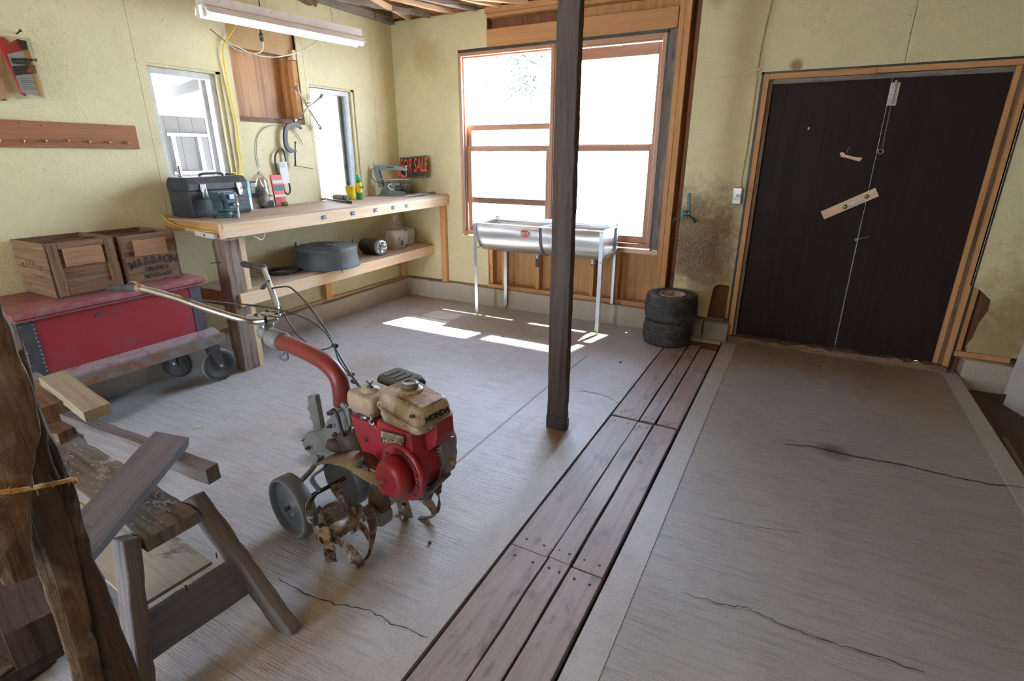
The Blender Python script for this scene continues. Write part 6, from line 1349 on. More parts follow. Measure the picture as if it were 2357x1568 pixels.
# control cables
def cable(px, r=.0035, n=8):
    b = B(); tube(b, crom([L(x, y, bb) for x, y, bb in px], n), r, 7); return obj('cable', b, M['black'], til)
cable([(322, 672, -.25), (400, 682, -.20), (480, 692, -.13), (560, 701, -.05), (640, 712, .04), (700, 732, .05), (740, 757, .05), (763, 785, .05), (785, 825, .04), (812, 870, .03), (826, 892, .03)])
cable([(626, 664, .20), (645, 661, .18), (668, 662, .16), (700, 692, .12), (730, 730, .09), (758, 772, .07), (778, 812, .06), (802, 852, .05), (828, 888, .04)], .0042)
cable([(643, 702, .12), (655, 725, .12), (680, 765, .11), (705, 788, .10), (735, 804, .09), (755, 802, .08), (772, 792, .06)], .003)
cable([(770, 800, .055), (780, 830, .04), (795, 852, .035), (815, 870, .03), (830, 893, .02)], .003)
for x, y in ((771, 796), (808, 862), (815, 878)):
    b = B(); p = L(x, y, .05); rbox(b, p, (.024, .018, .014), .004, TF, TL); obj('cable_clip', b, M['black'], til)
# air cleaner, box with rounded edges and a domed top
def rbox_px(name, c, s, r, mat, parent=til, n=4): b = B(); rbox(b, c, s, r, TF, TL, n=n); return obj(name, b, mat, parent)
ac0, ac1 = L(795, 932, -.03), L(853, 945, -.03); aa, ab = (ac0-TO).dot(TF), (ac1-TO).dot(TF)
acz = L(822, 952, -.03).z; aczt = L(822, 912, -.03).z; hz = (aczt-acz)
b = B(); rings = []
for z, k in ((0, .92), (.004, .97), (hz*.30, 1.0), (hz*.34, 1.02), (hz*.80, .99), (hz*.95, .94), (hz*1.0, .84), (hz*1.02, .6)):
    rings.append([q((aa+ab)/2+x*k, .035+y*k, acz+z) for x, y in rrect(ab-aa, .125, .018, 6)])
loft(b, rings); air = obj('air_cleaner', b, mb_, til, label='beige air cleaner cover')
b = B(); c = q((aa+ab)/2-.0, .03, aczt); lathe(b, [(.034, .0), (.034, .004), (.026, .008), (.026, .010), (0, .011)], c, n=24, capb=True); obj('cover_boss', b, mb_, air)
b = B(); lathe(b, [(.012, .010), (.012, .016), (.005, .018), (.005, .026), (0, .026)], c, n=14); tube(b, [c+V((0, 0, .022)), c+V((.012, .004, .036))], .003, 6); tube(b, [c+V((0, 0, .022)), c+V((-.012, -.004, .036))], .003, 6); obj('wing_nut', b, M['darksteel'], air)
b = B(); lathe(b, [(.045, -.028), (.05, -.02), (.05, .001)], q((aa+ab)/2+.01, .04, acz), n=20, capb=True); obj('carburettor', b, M['black'], til)
# muffler guard behind with slots
m0 = L(860, 885, .10); ma = (m0-TO).dot(TF); mz = m0.z
b = B(); rings = []
for z, k in ((-.06, .95), (-.01, 1.0), (.0, 1.02), (.012, .95), (.020, .88)): rings.append([q(ma+.075+x*k, .17+y*k, mz+z+.012) for x, y in rrect(.17, .11, .02, 5)])
loft(b, rings); gd_ = obj('muffler_guard', b, mc_, til, label='dull brown slotted muffler guard')
for i in range(4): b = B(); rbox(b, q(ma+.03+i*.033, .165, mz+.0325), (.024, .07, .004), .002, TF, TL, n=2); obj('slot', b, M['black'], gd_)
# fuel tank: lower pan, seam flange, upper shell with raised panel
tn0, tn1 = L(860, 932, -.05), L(961, 995, -.05); ta0, ta1 = (tn0-TO).dot(TF), (tn1-TO).dot(TF); tz0, tz1 = tn0.z, tn1.z; tb0, tb1 = -.045, .115

def tz(a): return tz0+(tz1-tz0)*(a-ta0)/(ta1-ta0)
tm, tw, tl_ = (ta0+ta1)/2, (tb0+tb1)/2, ta1-ta0
def tring(dz, k, ka=None, sh=0.0, r=.03): return [q(tm+x*(ka or k)+sh, tw+y*k, tz(tm+x*(ka or k)+sh)+dz) for x, y in rrect(tl_, tb1-tb0, r, 7)]
b = B(); lower = []
for t_, k in ((1.0, .80), (.93, .90), (.6, .96), (0, .97)):
    lower.append([q(tm+x*k, tw+y*k, tz(tm+x*k)-(.030+.030*(.5-x/tl_))*t_) for x, y in rrect(tl_, tb1-tb0, .03, 7)])
loft(b, lower); obj('tank_pan', b, M['tank'], til)
b = B(); loft(b, [tring(-.003, 1.0), tring(-.003, 1.045), tring(.002, 1.05), tring(.003, 1.0)]); obj('tank_seam', b, M['tank'], til)
b = B(); loft(b, [tring(.003, .985), tring(.020, .975), tring(.040, .93), tring(.052, .86, .88), tring(.058, .76, .80)]); tk = obj('fuel_tank', b, M['tank'], til, label='dirty cream fuel tank with worn lettering')
b = B(); loft(b, [[p for p in tring(.0575, .60, .52, .035)], [p for p in tring(.061, .58, .50, .035)]]); obj('raised_panel', b, M['tank'], tk)
cc_ = q(tm-.025, tw+.005, tz(tm-.025)+.057)
b = B(); lathe(b, [(.045, 0), (.043, .004), (.03, .006)], cc_, n=28, capb=True, capt=True); obj('filler_neck', b, M['tank'], tk)
b = B(); lathe(b, [(.027, .005), (.029, .008), (.029, .022), (.026, .026), (.02, .027), (.019, .024), (0, .024)], cc_, n=28, capb=True); obj('fuel_cap', b, M['capgrey'], tk)
b = text_bm('HONDA', .027, q(tm+tl_*.5*.985+.0022, tw-.050, tz(ta1)+.0155), TL, (-TF*.16+V((0, 0, 1))), .0008, bold=.0012, sx_=1.05); obj('lettering', b, M['black'], tk)
b = B(); rnd = random.Random(2); p = q(tm+tl_*.36, tb0-.0, tz(tm)+.026); rot_ = [(math.cos(a)*rnd.uniform(.007, .014), math.sin(a)*rnd.uniform(.005, .009)) for a in [k*.5236 for k in range(12)]]; prism(b, rot_, p+V((0, 0, .001)), TF, (TL*.25+V((0, 0, 1))), -.0016); obj('rust_scab', b, M['rustdark'], tk)
# blower housing, red, with the recoil starter, grille and labels
hp = [(864, 968), (905, 985), (945, 1000), (950, 1040), (962, 1072), (968, 1100), (962, 1125), (945, 1143), (915, 1150), (880, 1142), (862, 1118), (858, 1085), (862, 1040)]
bm = B(); A = [L(x, y, -.035) for x, y in hp]; cen = sum(A, V())/len(A)
loft(bm, [[cen+(p-cen)*.95 for p in A], [p+TL*.010 for p in A], [p+TL*.05 for p in A], [cen+TL*.085+(p-cen)*1.03 for p in A], [cen+TL*.10+(p-cen)*1.02 for p in A]]); hs = obj('blower_housing', bm, mr, til, bevel=.004)
plate('shroud_top', [(948, 985), (1003, 975), (1006, 1010), (1000, 1030), (975, 1050), (955, 1045)], .02, .08, mr, til, .006)
rc = L(897, 1104, -.095); RR = .068
b = B(); lathe(b, [(RR*1.52, -.012), (RR*1.50, .0), (RR*1.42, .006), (RR*1.0, .006)], rc+TL*.052, -TL, n=48, capb=True, capt=True); obj('starter_flange', b, mr, til)
b = B(); lathe(b, [(RR*1.03, .0), (RR*1.02, .030), (RR*.98, .045), (RR*.90, .054), (RR*.70, .058), (RR*.3, .059), (0, .059)], rc+TL*.045, -TL, n=44, capb=True); rs = obj('recoil_starter', b, mr, til, label='round red recoil starter cover')
b = B(); lathe(b, [(RR*.30, .0593), (RR*.28, .0612), (RR*.20, .0612), (RR*.18, .0593)], rc+TL*.045, -TL, n=32); obj('embossed_ring', b, mr, rs)
# lattice grille panels round the starter
RV = V((0, 0, 1)); GP = rc+TL*.0455
def gp(a, r_, o=0.0): return GP-TL*o+(TF*math.cos(math.radians(a))+RV*math.sin(math.radians(a)))*RR*r_
for (a0_, a1_) in ((12, 62), (70, 105), (-42, -6)):
    bm = B(); n_ = 12; ri = [gp(a0_+(a1_-a0_)*k/n_, 1.07, .0008) for k in range(n_+1)]; ro = [gp(a0_+(a1_-a0_)*k/n_, 1.36, .0008) for k in range(n_+1)]
    va = [[bm.verts.new(p) for p in r_] for r_ in (ri, ro)]
    for k in range(n_): quad(bm, (va[0][k], va[0][k+1], va[1][k+1], va[1][k]))
    gr = obj('grille', bm, M['black'], hs); bm = B(); m_ = int((a1_-a0_)/5.2)
    for k in range(-3, m_+1):
        for sgn in (0, 1):
            pp = []
            for t in (0, .33, .66, 1):
                a = a0_+5.2*(k+(t if sgn else 1-t)*3.0)
                if a0_ <= a <= a1_: pp.append(gp(a, 1.07+.29*t, .0018))
            if len(pp) > 1: tube(bm, pp, .0011, 4)
    stuff(obj('lattice', bm, mr, hs))
for an_ in (66, 0, 140): b = B(); lathe(b, [(.007, 0), (.006, .004), (0, .006)], gp(an_, 1.22, .0), -TL, n=8, capb=True); obj('bolt', b, M['darksteel'], hs)
# rope handle of the starter
b = B(); p = L(838, 1072, -.10); tube(b, crom([L(832, 1093, -.10), L(826, 1080, -.10), L(832, 1062, -.10), L(842, 1052, -.10)], 5), [.008]*4+[.011]*8+[.009]*4, 10); tube(b, [p-TF*.005, p+TF*.03+V((0, 0, -.004))], .007, 8); obj('pull_handle', b, M['black'], til, label='black starter pull handle')
b = B(); tube(b, [p+TF*.02, rc-TF*.06], .002, 5); obj('pull_cord', b, M['straw'], til)
# sticker
s0, s1, s2 = L(877, 989, -.0385), L(932, 1002, -.0385), L(877, 1017, -.0385); ux = (s1-s0).normalized(); uy = (s0-s2).normalized(); sw, sh = (s1-s0).length, (s0-s2).length; so = s2-TL*.0005
b = B(); prism(b, [(0, 0), (sw, 0), (sw, sh), (0, sh)], so, ux, uy, .0008); st_ = obj('maker_plate', b, M['sticker'], til)
b = B(); prism(b, [(sw*.02, sh*.42), (sw*.98, sh*.42), (sw*.98, sh*.88), (sw*.02, sh*.88)], so-TL*.0009, ux, uy, .0003); obj('pale_panel', b, M['rimcream'], st_)
b = text_bm('HONDA', sh*.46, so-TL*.001+ux*sw*.5+uy*sh*.05, ux, uy, .0003, 'CENTER', bold=.001, sx_=1.15); obj('lettering', b, M['rimcream'], st_)
for i in range(3): b = B(); p0 = so-TL*.0013+ux*sw*.08+uy*sh*(.52+i*.12); beam(b, p0, p0+ux*sw*(.8-.1*i), .0004, .0018); obj('fine_print', b, M['black'], st_)
# throttle bracket, red, left of the housing
plate('control_cover', [(806, 955), (820, 965), (862, 975), (868, 990), (864, 1062), (856, 1060), (836, 1048), (826, 1020), (812, 985)], -.025, .05, mr, til, .005)
b = B(); lathe(b, [(.010, 0), (.010, .0012), (0, .0012)], L(843, 1012, -.0262), -TL, n=14); obj('screw_hole', b, M['black'], til)
b = B(); lathe(b, [(.007, 0), (.006, .003), (0, .004)], L(813, 985, -.0262), -TL, n=10); obj('screw', b, M['steel_grey'], til)
b = B(); tube(b, crom([L(852, 956, -.03), L(856, 964, -.035), L(850, 970, -.035), L(858, 978, -.035), L(862, 972, -.03)], 4), .004, 7); tube(b, [L(832, 960, -.03), L(846, 963, -.03)], .006, 8); stuff(obj('linkage', b, M['steel_grey'], til))
# engine block, crankcase, drum
bm = B(); A = [L(x, y, .055) for x, y in ((985, 1022), (1012, 1020), (1020, 1060), (1015, 1100), (990, 1120), (965, 1110), (960, 1060))]; cen = sum(A, V())/len(A)
loft(bm, [A, [p+TL*.04 for p in A], [cen+TL*.075+(p-cen)*.93 for p in A]], smooth=False); eb = obj('engine_block', bm, M['castalu'], til, bevel=.004)
for i in range(6): b = B(); beam(b, L(972, 1040+i*7, .05), L(1016, 1030+i*9, .05), .004, .004, off=(0, 0)); obj('fin', b, M['castalu'], eb)
dc = L(1000, 1014, .12)
b = B(); lathe(b, [(.066, -.012), (.070, -.008), (.070, .0)], dc, TL, n=36, capb=True, capt=True); obj('drum_seat', b, mc_, til)
b = B(); lathe(b, [(.066, .0), (.068, .004), (.068, .042), (.062, .050), (.03, .053), (0, .053)], dc, TL, n=40); obj('pulley_cover', b, mb_, til, label='beige round end cover')
for x, y, bb, r_ in ((1035, 1055, .13, .010), (1028, 1040, .12, .009), (1020, 1002, .09, .010), (1026, 1015, .10, .008)):
    b = B(); lathe(b, [(r_, 0), (r_, .014), (r_*.7, .018), (0, .02)], L(x, y, bb), TF*.8-TL*.5, n=10, capb=True); obj('bolt_boss', b, M['castalu'], eb)
b = B(); tube(b, [L(1028, 1068, .10), L(1043, 1062, .10)], .012, 6); lathe(b, [(.012, 0), (.012, .012), (0, .014)], L(1040, 1063, .10), TF, n=6, capb=True); obj('oil_plug', b, M['rustring'], eb, label='rusty oil plug')
b = B(); tube(b, crom([L(980, 975, .03), L(990, 985, .0), L(1003, 978, .02), L(1008, 965, .05)], 5), .0035, 7); obj('spark_lead', b, M['castalu'], til)
b = B(); rbox(b, L(982, 982, .02), (.022, .018, .022), .005, TF, TL); obj('spark_cap', b, M['black'], til)
# engine mount and front skid
plate('mount_plate', [(900, 1152), (975, 1148), (1018, 1106), (1014, 1098), (975, 1132), (905, 1140)], .03, .045, mc_, til, .003)
plate('front_bracket', [(978, 1128), (995, 1108), (1022, 1084), (1022, 1100), (1000, 1124), (988, 1138)], .07, .03, mc_, til, .003)
b = B(); beam(b, L(905, 1128, .02), L(1000, 1125, .10), .10, .03); obj('oil_sump', b, mc_, til, bevel=.006)
# transmission: grey casting, round plate, dark gearbox and the chain case down to the tine shaft
plate('hitch_casting', [(697, 1005), (706, 996), (720, 996), (745, 985), (752, 968), (765, 958), (792, 965), (795, 1000), (790, 1030), (786, 1054), (770, 1056), (745, 1050), (715, 1048), (700, 1035), (694, 1018)], -.005, .035, mg, til, .005)
b = B(); lathe(b, [(.044, 0), (.044, .010), (.036, .014), (0, .014)], L(774, 952, -.01)+TL*.03, -TL, n=30, capb=True); dk = obj('round_plate', b, mg, til)
plate('plate_web', [(757, 955), (800, 940), (806, 975), (800, 1010), (768, 985)], .0, .02, mg, til, .004)
for x, y, bb, r_ in ((765, 948, -.025, .010), (762, 980, -.02, .009), (712, 1030, -.015, .009), (701, 1012, -.012, .003), (774, 1000, -.02, .010)):
    b = B(); lathe(b, [(r_, 0), (r_, .008), (r_*.55, .010), (r_*.55, .018), (0, .018)], L(x, y, bb), -TL, n=8, capb=True); obj('bolt', b, M['rustdark'] if r_ > .0085 else M['darksteel'], til)
b = B(); tube(b, [L(756, 952, -.03), L(768, 945, -.03)], .009, 10); tube(b, crom([L(768, 946, -.03), L(776, 955, -.03), L(786, 990, -.03), L(795, 1005, -.02)], 4), .007, 8); obj('shift_lever', b, M['darksteel'], til)
b = B(); lathe(b, [(.03, -.05), (.058, -.04), (.066, -.01), (.066, .03), (.055, .05), (.03, .055)], L(812, 1022, .015), TL, n=22, capb=True, capt=True); obj('gearbox', b, mc_, til)
b = B(); lathe(b, [(.02, 0), (.026, .006), (.026, .05), (.018, .07), (0, .07)], L(785, 1035, -.03)+TL*.02, -TL*.5-TF*.6+V((0, 0, .2)), n=14, capb=True); obj('clutch_boss', b, mc_, til)
b = B(); beam(b, L(812, 960, .04), L(822, 1050, .04), .09, .075, up=TL, seg=3, rough=.002); obj('engine_bracket', b, mc_, til, bevel=.006)
AX = .03; AZ = .155; BC = .04
cs0 = L(850, 1090, .04); cs0.z = .40
b = B(); loft(b, [[q(AX+x*k+da, BC+y*k, z) for x, y in rrect(.085, .05, .012, 4)] for z, k, da in ((.10, .8, .0), (.13, 1.05, .0), (.20, 1.0, .005), (.30, 1.0, .05), (.42, 1.1, .12))]); obj('chain_case', b, M['rustcase'], til)
b = B(); lathe(b, [(.02, -.034), (.045, -.028), (.052, -.018), (.052, .018), (.045, .028), (.02, .034)], q(AX, BC, AZ-.035), TL, n=26, capb=True, capt=True); gc = obj('tine_gearcase', b, mg, til)
for a in range(5): an = a*1.2566; b = B(); lathe(b, [(.006, 0), (.005, .003), (0, .004)], q(AX+math.cos(an)*.036, BC-.028, AZ-.035+math.sin(an)*.036), -TL, n=6); obj('bolt', b, M['darksteel'], gc)
# tine rotors
def tine(b0, ang, side, rr_=.158, w_=.040):
    pts, nrm = [], []
    bm = B(); N_ = 14; rings = []
    for i in range(N_+1):
        t = i/N_; r_ = .028+(rr_-.028)*min(1, t*1.35)**.9; an = ang-1.25*t**1.7; bb = b0+side*(.058*max(0, t-.35)**1.4/.55)
        c_ = q(AX+math.cos(an)*r_, bb, AZ+math.sin(an)*r_); tang = V(TF*(-math.sin(an))+V((0, 0, 1))*math.cos(an)); rad = TF*math.cos(an)+V((0, 0, 1))*math.sin(an)
        wd = w_*(1-.55*t**3); mixk = min(1, max(0, (t-.3)/.4)); wdir = (tang*(1-mixk)+(TL*side*.9+tang*.2)*mixk).normalized(); th = rad*.0 + TL*(1-mixk)*.004+rad*mixk*.004
        rings.append([c_-wdir*wd/2-th*.5, c_+wdir*wd/2-th*.5, c_+wdir*wd/2+th*.5, c_-wdir*wd/2+th*.5])
    loft(bm, rings, smooth=False); return bm
for (b0, side, ph, lab) in ((BC-.235, 1, .35, 1), (BC-.105, -1, 1.15, 0), (BC+.105, 1, .6, 0), (BC+.235, -1, 1.4, 0)):
    b = B(); prism(b, [(.062*math.cos(k*.7854+.39), .062*math.sin(k*.7854+.39)) if k % 2 else (.045*math.cos(k*.7854+.39), .045*math.sin(k*.7854+.39)) for k in range(8)], q(AX, b0-.002, AZ), TF, (0, 0, 1), .004); fl = obj('rotor_flange', b, M['rustcream'], til, bevel=.001)
    for k in range(4):
        o = obj('tine', tine(b0+side*.004, ph+k*math.pi/2, side), M['tine'], til)
        b = B(); an = ph+k*math.pi/2; lathe(b, [(.008, -.004), (.008, .008), (0, .010)], q(AX+math.cos(an)*.048, b0-.004, AZ+math.sin(an)*.048), -TL, n=6, capb=True); obj('bolt', b, M['rustdark'], fl)
for (b0, b1) in ((BC-.255, BC-.035), (BC+.035, BC+.255)):
    b = B(); lathe(b, [(.016, 0), (.026, .001), (.026, .05), (.0285, .052), (.0285, .09), (.026, .092), (.026, b1-b0)], q(AX, b0, AZ), TL, n=24, capb=True, capt=True); sh_ = obj('rotor_hub', b, M['rustcream'], til)
    b = B(); lathe(b, [(.014, -.001), (.014, .0)], q(AX, b0, AZ), TL, n=18, capb=True, capt=True); obj('hub_bore', b, M['rustdark'], sh_)
# fender over the near rotor
fp = [(716, 1076), (740, 1069), (768, 1070), (800, 1080), (830, 1100), (852, 1114), (872, 1120)]
bm = B(); A = crom([L(x, y, -.13) for x, y in fp], 3); rg = [[p for p in A], [p+TL*.10+V((0, 0, .006)) for p in A]]
va = [[bm.verts.new(p) for p in r_] for r_ in rg]
for k in range(len(A)-1): quad(bm, (va[0][k], va[0][k+1], va[1][k+1], va[1][k]), None, True)
o = obj('fender', bm, M['fender'], til, label='rust-brown curved fender'); md = o.modifiers.new('s', 'SOLIDIFY'); md.thickness = .004
# depth bar, wheel carrier, wheels
dp = [(707, 913), (716, 909), (724, 911), (742, 1003), (728, 1006), (724, 990), (718, 988), (721, 980), (716, 966), (710, 964), (714, 956), (709, 944), (703+2, 941), (710, 932)]
plate('depth_bar', dp, .01, .022, mg, til, .0015)
b = B(); beam(b, L(735, 1040, .02), L(728, 1060, .02), .05, .04, up=TL); tube(b, crom([L(728, 1050, .02), L(722, 1075, .0), L(700, 1100, -.05), L(688, 1112, -.08)], 5), .014, 8, flat=.5); obj('wheel_arm', b, mg, til)
b = B(); tube(b, crom([L(752, 1050, .03), L(748, 1075, .03), L(722, 1095, .04), L(720, 1108, .05), L(738, 1130, .07)], 5), .013, 8, flat=.5); obj('drag_bar', b, mg, til)
wn = L(657, 1157, -.17); WR = wn.z; wa = (wn-TO).dot(TF)
WR = .128
wa = (P(690, 1222, z=0)-TO).dot(TF)+.0
for bb, s_ in ((-.155, -1), (.10, 1)):
    c_ = q(wa, bb, WR+.001)
    b = B(); lathe(b, [(.014, .012), (.03, .010), (.034, .002), (WR*.70, -.006), (WR*.84, -.002), (WR*.885, .010), (WR*.90, .028), (WR*.93, .031), (WR*.97, .029), (WR, .023), (WR, -.030), (WR*.95, -.034), (WR*.80, -.026), (.03, -.012)], c_, TL*s_, n=48, capb=True, capt=True); wh = obj('wheel', b, M['wheelgrey'], til)
    b = B(); lathe(b, [(.009, -.04), (.009, .034), (.004, .036)], c_, TL*s_, n=12, capb=True, capt=True); obj('axle_end', b, M['rustdark'], wh)
    b = B(); an = math.radians(100); lathe(b, [(.005, 0), (.005, .0015)], c_+TL*s_*.0085+(TF*math.cos(an)*-.3+V((0, 0, -.2)))*.16, TL*s_, n=10, capt=True, capb=True); obj('rivet', b, M['whitepaint'], wh)
b = B(); tube(b, [q(wa, -.14, WR), q(wa, .10, WR)], .009, 10); obj('wheel_axle', b, M['darksteel'], til)
b = B(); tube(b, crom([L(690, 1110, -.09), q(wa+.01, -.10, WR)], 3), .013, 8, flat=.5); obj('wheel_arm', b, mg, til)
# ---------------------------------------------------------------- sawhorse and the lumber round it
SH = .455
sr0, sr1 = P(458, 1178, z=SH), P(150, 985, z=SH); sd = (sr1-sr0); sd.z = 0; SL = sd.length; sd.normalize(); sn = V((-sd.y, sd.x, 0)); sn = sn if sn.y < 0 else -sn   # across, towards the near side
swd = .15

swd = abs((P(332, 1245, z=SH)-sr0).dot(sn)); swd = min(max(swd, .12), .19)
sw_ = thing('sawhorse', sr0.lerp(sr1, .5)-V((0, 0, SH)), 'weathered grey wooden sawhorse with splayed legs in the left foreground', 'sawhorse')
b = B(); c0 = sr0+sn*swd/2-V((0, 0, .02))+sd*.0; beam(b, c0, c0+sd*(SL+.12), swd, .04, seg=26, rough=.0018); obj('top_beam', b, M['oldgrey'], sw_, bevel=.004)
def leg(t0, t1, w_, h_, up): b = B(); beam(b, t0, t1, w_, h_, up=up, seg=14, rough=.0012); return obj('leg', b, M['oldgrey2'], sw_, bevel=.005)
fR = P(668, 1452, z=0); fL = P(335, 1665, z=0)
tR = sr0-sn*.024+sd*.075+V((0, 0, .010)); tL = sr0+sn*(swd+.024)+sd*.045+V((0, 0, .010))
dR = (fR-tR); leg(tR-dR.normalized()*.0, fR+dR.normalized()*.0, .088, .042, sn); dLg = (fL-tL); leg(tL, fL, .088, .042, sn)
far = sd*(SL-.05)
for t_, f_ in ((tR, fR), (tL, fL)): d_ = f_-t_; d2 = d_-sd*(2*d_.dot(sd)); leg(t_+far, t_+far+d2, .085, .042, sn)
# lower crosspiece and shelf board
c0, c1 = P(322, 1478, z=.17), P(566, 1318, z=.17)
b = B(); beam(b, c0, c1, .022, .150, seg=8, rough=.0008); obj('crosspiece', b, M['bluegrey'], sw_, bevel=.002, label='blue-grey weathered crosspiece')
e0, e1 = P(332, 1398, z=.252), P(486, 1300, z=.252); ed = (e1-e0).normalized(); 
b = B(); mid = e0.lerp(e1, .5)-V((0, 0, .007)); beam(b, mid+sd*.015, mid+sd*(SL*.9), (e1-e0).length+.02, .012, up=(0, 0, 1)); obj('shelf', b, M['stainply'], sw_, bevel=.001, label='stained plywood shelf')
for (x, y, z) in ((464, 1140, SH+.012), (475, 1150, SH+.01), (320, 1238, SH+.01)): pass
for x, y in ((500, 1285), (430, 1360)): b = B(); p = P(x, y, z=.25); tube(b, [p, p+V((.0, .0, .02))], .0022, 6); obj('nail', b, M['rustdark'], sw_)
rnd = random.Random(21); b = B()
for i in range(150):
    p = sr0+sd*rnd.uniform(.02, SL)+sn*rnd.uniform(.01, swd-.01)+V((0, 0, .0012)); a = rnd.uniform(0, 6.28); l_ = rnd.uniform(.004, .018); d_ = V((math.cos(a), math.sin(a), 0)) if rnd.random() < .5 else sd; beam(b, p, p+d_*l_, rnd.uniform(.0015, .005), .0012)
stuff(obj('paint_flakes', b, M['straw2'], sw_))
# loose lumber on it
def stick(name, p0, p1, w_, h_, mat, label, up=(0, 0, 1), seg=8, rough=.001, cat='board'):
    b = B(); p0, p1 = V(p0), V(p1); beam(b, p0, p1, w_, h_, up=up, seg=seg, rough=rough); o = obj(name, b, M[mat], None, p0.lerp(p1, .5), bevel=.0025); return tag(o, label, cat)
stick('lumber_offcut', P(492, 1092, z=.505), P(95, 940, z=.505), .042, .056, 'oldgrey2', 'long grey two-by-four lying lengthwise on the sawhorse', seg=14)
stick('lumber_offcut', P(396, 1010, z=.575), P(150, 1290, z=.515), .105, .038, 'bluegrey', 'blue-grey board lying slantwise over the sawhorse', up=(.55, -.45, .75), seg=10)
stick('wood_block', P(122, 872, z=.590), P(226, 950, z=.575), .085, .042, 'paleend', 'pale-topped short block on the far end of the lumber pile')
stick('wood_block', P(60, 905, z=.530), P(128, 955, z=.535), .10, .085, 'barnwood', 'brown end-grain block under the pale-topped block')
stick('lumber_offcut', P(70, 868, z=.545), P(140, 905, z=.57), .05, .03, 'greywood', 'thin grey stick behind the pale-topped block')
stick('wood_block', P(90, 985, z=.485), P(165, 1000, z=.475), .09, .05, 'barnwood', 'dark chunk under the long two-by-four')
# bundle of rough slabs standing at the left edge, tied with twine
BQ = V((2.47, -4.12, 0)); BNn = (V((CAM.x, CAM.y, 0))-BQ).normalized(); BU = V((-BNn.y, BNn.x, 0))
def BP(x, y, o=0.0):
    v = ray(x, y); t = (o+(BQ-CAM).dot(BNn))/v.dot(BNn); return CAM+v*t
def slab(name, right, left, o, th, mat, label, seed):
    """board with waney edges; right and left edges as seen, o = distance in front of the bundle's plane"""
    rnd = random.Random(seed); n_ = 26
    def edge(pts):
        out = []; P_ = crom([BP(x, y, o) for x, y in pts], 6); z0, z1 = P_[0].z, P_[-1].z
        for i in range(n_+1):
            z = z0+(z1-z0)*i/n_; k = min(range(len(P_)-1), key=lambda j: 0 if (P_[j].z-z)*(P_[j+1].z-z) <= 0 else 1+abs(P_[j].z-z)); a, c_ = P_[k], P_[k+1]; t = 0 if abs(a.z-c_.z) < 1e-6 else (z-a.z)/(c_.z-a.z); out.append(a.lerp(c_, max(0, min(1, t)))+V((rnd.gauss(0, .0018), rnd.gauss(0, .0018), 0)))
        return out
    R_, L_ = edge(right), edge(left); bm = B(); rings = []
    for i in range(n_+1):
        m1, m2 = L_[i].lerp(R_[i], .33)+BNn*rnd.uniform(.002, .007), L_[i].lerp(R_[i], .68)+BNn*rnd.uniform(.002, .007)
        rings.append([L_[i], m1, m2, R_[i], R_[i]-BNn*th+BU*rnd.uniform(-.003, .003), L_[i]-BNn*th])
    loft(bm, rings, smooth=False)
    lay = bm.loops.layers.uv.active
    for f in bm.faces:
        for l in f.loops: l[lay].uv = (l.vert.co.z, l.vert.co.dot(BU)+l.vert.co.dot(BNn)*.7)
    o_ = obj(name, bm, M[mat], None, (L_[0]+R_[0])/2, bevel=.004); return tag(o_, label, 'board')
slab('rough_slab', [(85, 1326), (75, 1230), (72, 1120), (85, 1030), (93, 985), (70, 880), (38, 800), (10, 715), (-30, 600)], [(10, 1352), (-60, 1250), (-90, 1100), (-110, 900), (-150, 700), (-190, 600)], .055, .045, 'bark', 'broad rough slab with a waney bark edge at the left edge of the picture', 1)
slab('rough_slab', [(262, 1640), (215, 1440), (175, 1260), (150, 1150), (140, 1100), (120, 1040), (100, 970), (85, 900), (60, 800)], [(190, 1640), (130, 1440), (80, 1300), (40, 1180), (20, 1080), (0, 960), (-20, 840)], .0, .05, 'bark', 'narrow rough slab behind the broad one, cracked lengthwise', 2)
slab('rough_slab', [(350, 1640), (280, 1440), (222, 1290), (192, 1200), (172, 1120), (140, 1050), (110, 980), (95, 930)], [(265, 1640), (205, 1440), (165, 1290), (140, 1180), (128, 1120), (100, 1040), (80, 960)], -.012, .05, 'barkdark', 'dark narrow board at the right side of the tied bundle', 3)
pts = [BP(-60, 1142, .062), BP(0, 1133, .066), BP(50, 1128, .066), BP(100, 1118, .03), BP(140, 1110, .022), BP(168, 1103, .0), BP(176, 1108, -.04), BP(150, 1112, -.08)]
b = B()
for k in range(3): tube(b, crom([p+V((0, 0, .0028*(k-1))) for p in pts], 8), .0022, 6)
rnd = random.Random(4)
for i in range(60):
    t = rnd.uniform(0, .8); p = crom(pts, 8)[int(t*(len(pts)-1)*8)]; e_ = p+BNn*rnd.uniform(.0, .012)+V((rnd.gauss(0, .012), rnd.gauss(0, .008), rnd.gauss(0, .008))); tube(b, [p, e_], .0005, 4)
tw = tag(obj('twine', b, M['twine'], None, pts[3]), 'frayed orange baling twine tied round the bundle of slabs', 'twine')
b = B(); tube(b, crom([BP(176, 1150, -.02), BP(195, 1163, -.01), BP(210, 1165, 0), (BP(225, 1172, .0)), BP(232, 1190, .0)], 6), .0012, 5); obj('loose_end', b, M['twine'], tw)
# dark beams stacked on the floor behind the slabs
for i, (px_, py_, z, w_, h_, lab) in enumerate(((92, 1470, .16, .13, .13, 'square beam end showing below the broad slab'), (40, 1560, .045, .18, .08, 'dark beam lying on the floor under the square beam end'))):
    p = P(px_, py_, z=z); stick('timber_block', p, p+V((-.5, .10 if i == 0 else -.06, 0)), w_, h_, 'barkdark', lab, cat='beam')
p = P(92, 1470, z=.16); stick('timber_block', p+V((-.04, -.02, -.1075)), p+V((-.5, .0, -.1075)), .2, .05, 'barkdark', 'flat dark board carrying the square beam end', cat='beam')

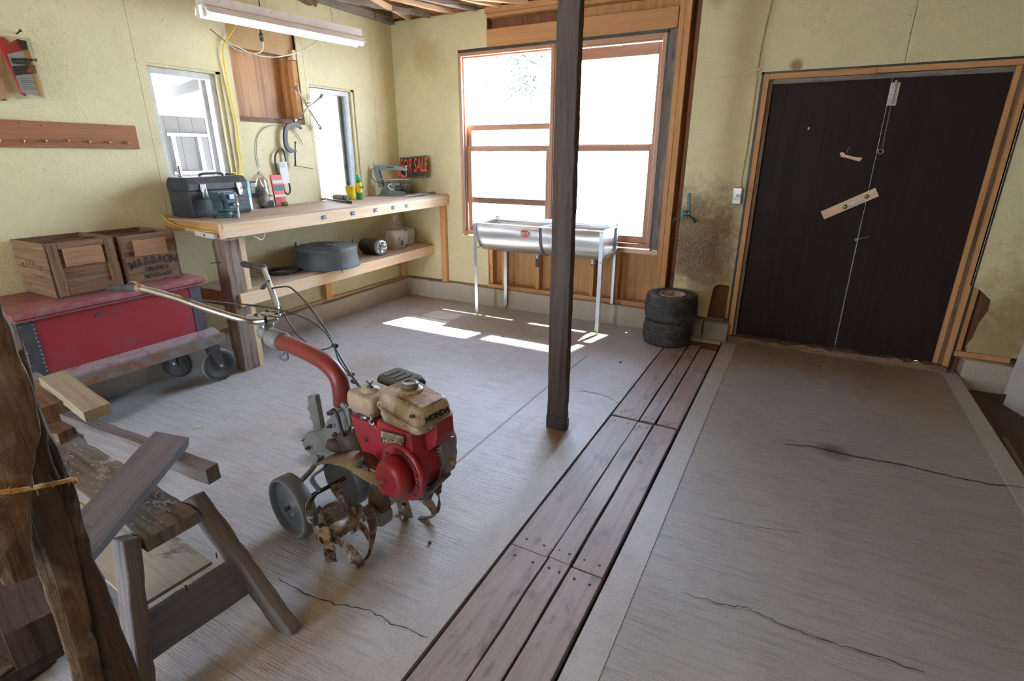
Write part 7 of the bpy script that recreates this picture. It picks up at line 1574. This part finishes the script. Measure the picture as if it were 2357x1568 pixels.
# ---------------------------------------------------------------- litter on the floor
def bits(name, spots, mat, label, size, cat, n_):
    rnd = random.Random(len(name)*7+n_); b = B(); c = P(*spots[0][:2], z=0)
    for (x, y, s_, k) in spots:
        o = P(x, y, z=0)
        for i in range(k):
            p = o+V((rnd.gauss(0, s_), rnd.gauss(0, s_), .0012)); a = rnd.uniform(0, 6.28); l_ = size*rnd.uniform(.5, 1.5); d = V((math.cos(a), math.sin(a), 0))*l_
            beam(b, p, p+d+V((0, 0, rnd.uniform(0, .02 if n_ == 2 else .003))), size*.10, size*.06)
    return tag(stuff(obj(name, b, mat, None, c)), label, cat)
bits('straw_litter', [(700, 855, .06, 60), (650, 845, .06, 30), (720, 880, .08, 40), (560, 860, .03, 6), (1290, 1000, .03, 8), (1345, 1025, .02, 6), (640, 900, .1, 24), (900, 1250, .1, 20)], M['straw'], 'chaff and straw scattered on the concrete round the tiller column', .014, 'litter', 1)
bits('door_grass', [(1700+i*24, 770+i*3.6, .022, 34) for i in range(21)], M['straw'], 'dry grass and dirt along the foot of the dark double door', .035, 'litter', 2)
def pebble(x, y, r_, mat, label, cat='crumb'):
    c = P(x, y, z=0); b = B(); rnd = random.Random(int(x)); rings = []
    for i in range(5): th = math.pi*i/4; rings.append([c+V((math.cos(a)*math.sin(th)*r_*rnd.uniform(.7, 1.2)+.0001*math.cos(a), math.sin(a)*math.sin(th)*r_*rnd.uniform(.6, 1.1)+.0001*math.sin(a), r_*.5-math.cos(th)*r_*.5)) for a in [k*.8976 for k in range(7)]])
    loft(b, rings, smooth=False); tag(obj('debris', b, mat, None, c), label, cat)
pebble(989, 1252, .010, M['rustdark'], 'dark crumb of dirt on the floor right of the tiller')
pebble(620, 843, .010, M['pine'], 'pale wood chip on the floor beside the bench leg'); pebble(1428, 835, .010, M['rustdark'], 'dark crumb on the floor left of the plank channel'); pebble(1887, 843, .010, M['rustdark'], 'dark crumb on the ramp in front of the door'); pebble(1157, 776, .010, M['rustdark'], 'small dark leaf on the sunlit floor')
for (x0, y0, x1, y1, lab) in ((1605, 1032, 1622, 1035, 'pale twig on the ramp beside the channel'), (440, 990, 470, 983, 'pale feather on the floor before the tool chest'), (1910, 1395, 1915, 1415, 'thin pale straw on the near ramp')):
    p0, p1 = P(x0, y0, z=.003), P(x1, y1, z=.003); b = B(); tube(b, crom([p0, p0.lerp(p1, .5)+V((.004, .003, .002)), p1], 4), .0018, 5); tag(obj('twig', b, M['straw'], None, p0), lab, 'twig')
# plank lying in the earth strip at the right
stick('loose_plank', P(2310, 1010, z=-.06), P(2420, 1200, z=-.06), .03, .02, 'greywood', 'narrow board edge along the right side of the ramp')
for x, y in ((2335, 955), (2350, 965)): pebble(x, y, .018, M['rustdark'], 'clod of dirt near the leaning white door' if x == 2335 else 'clod of dirt at the right picture edge')
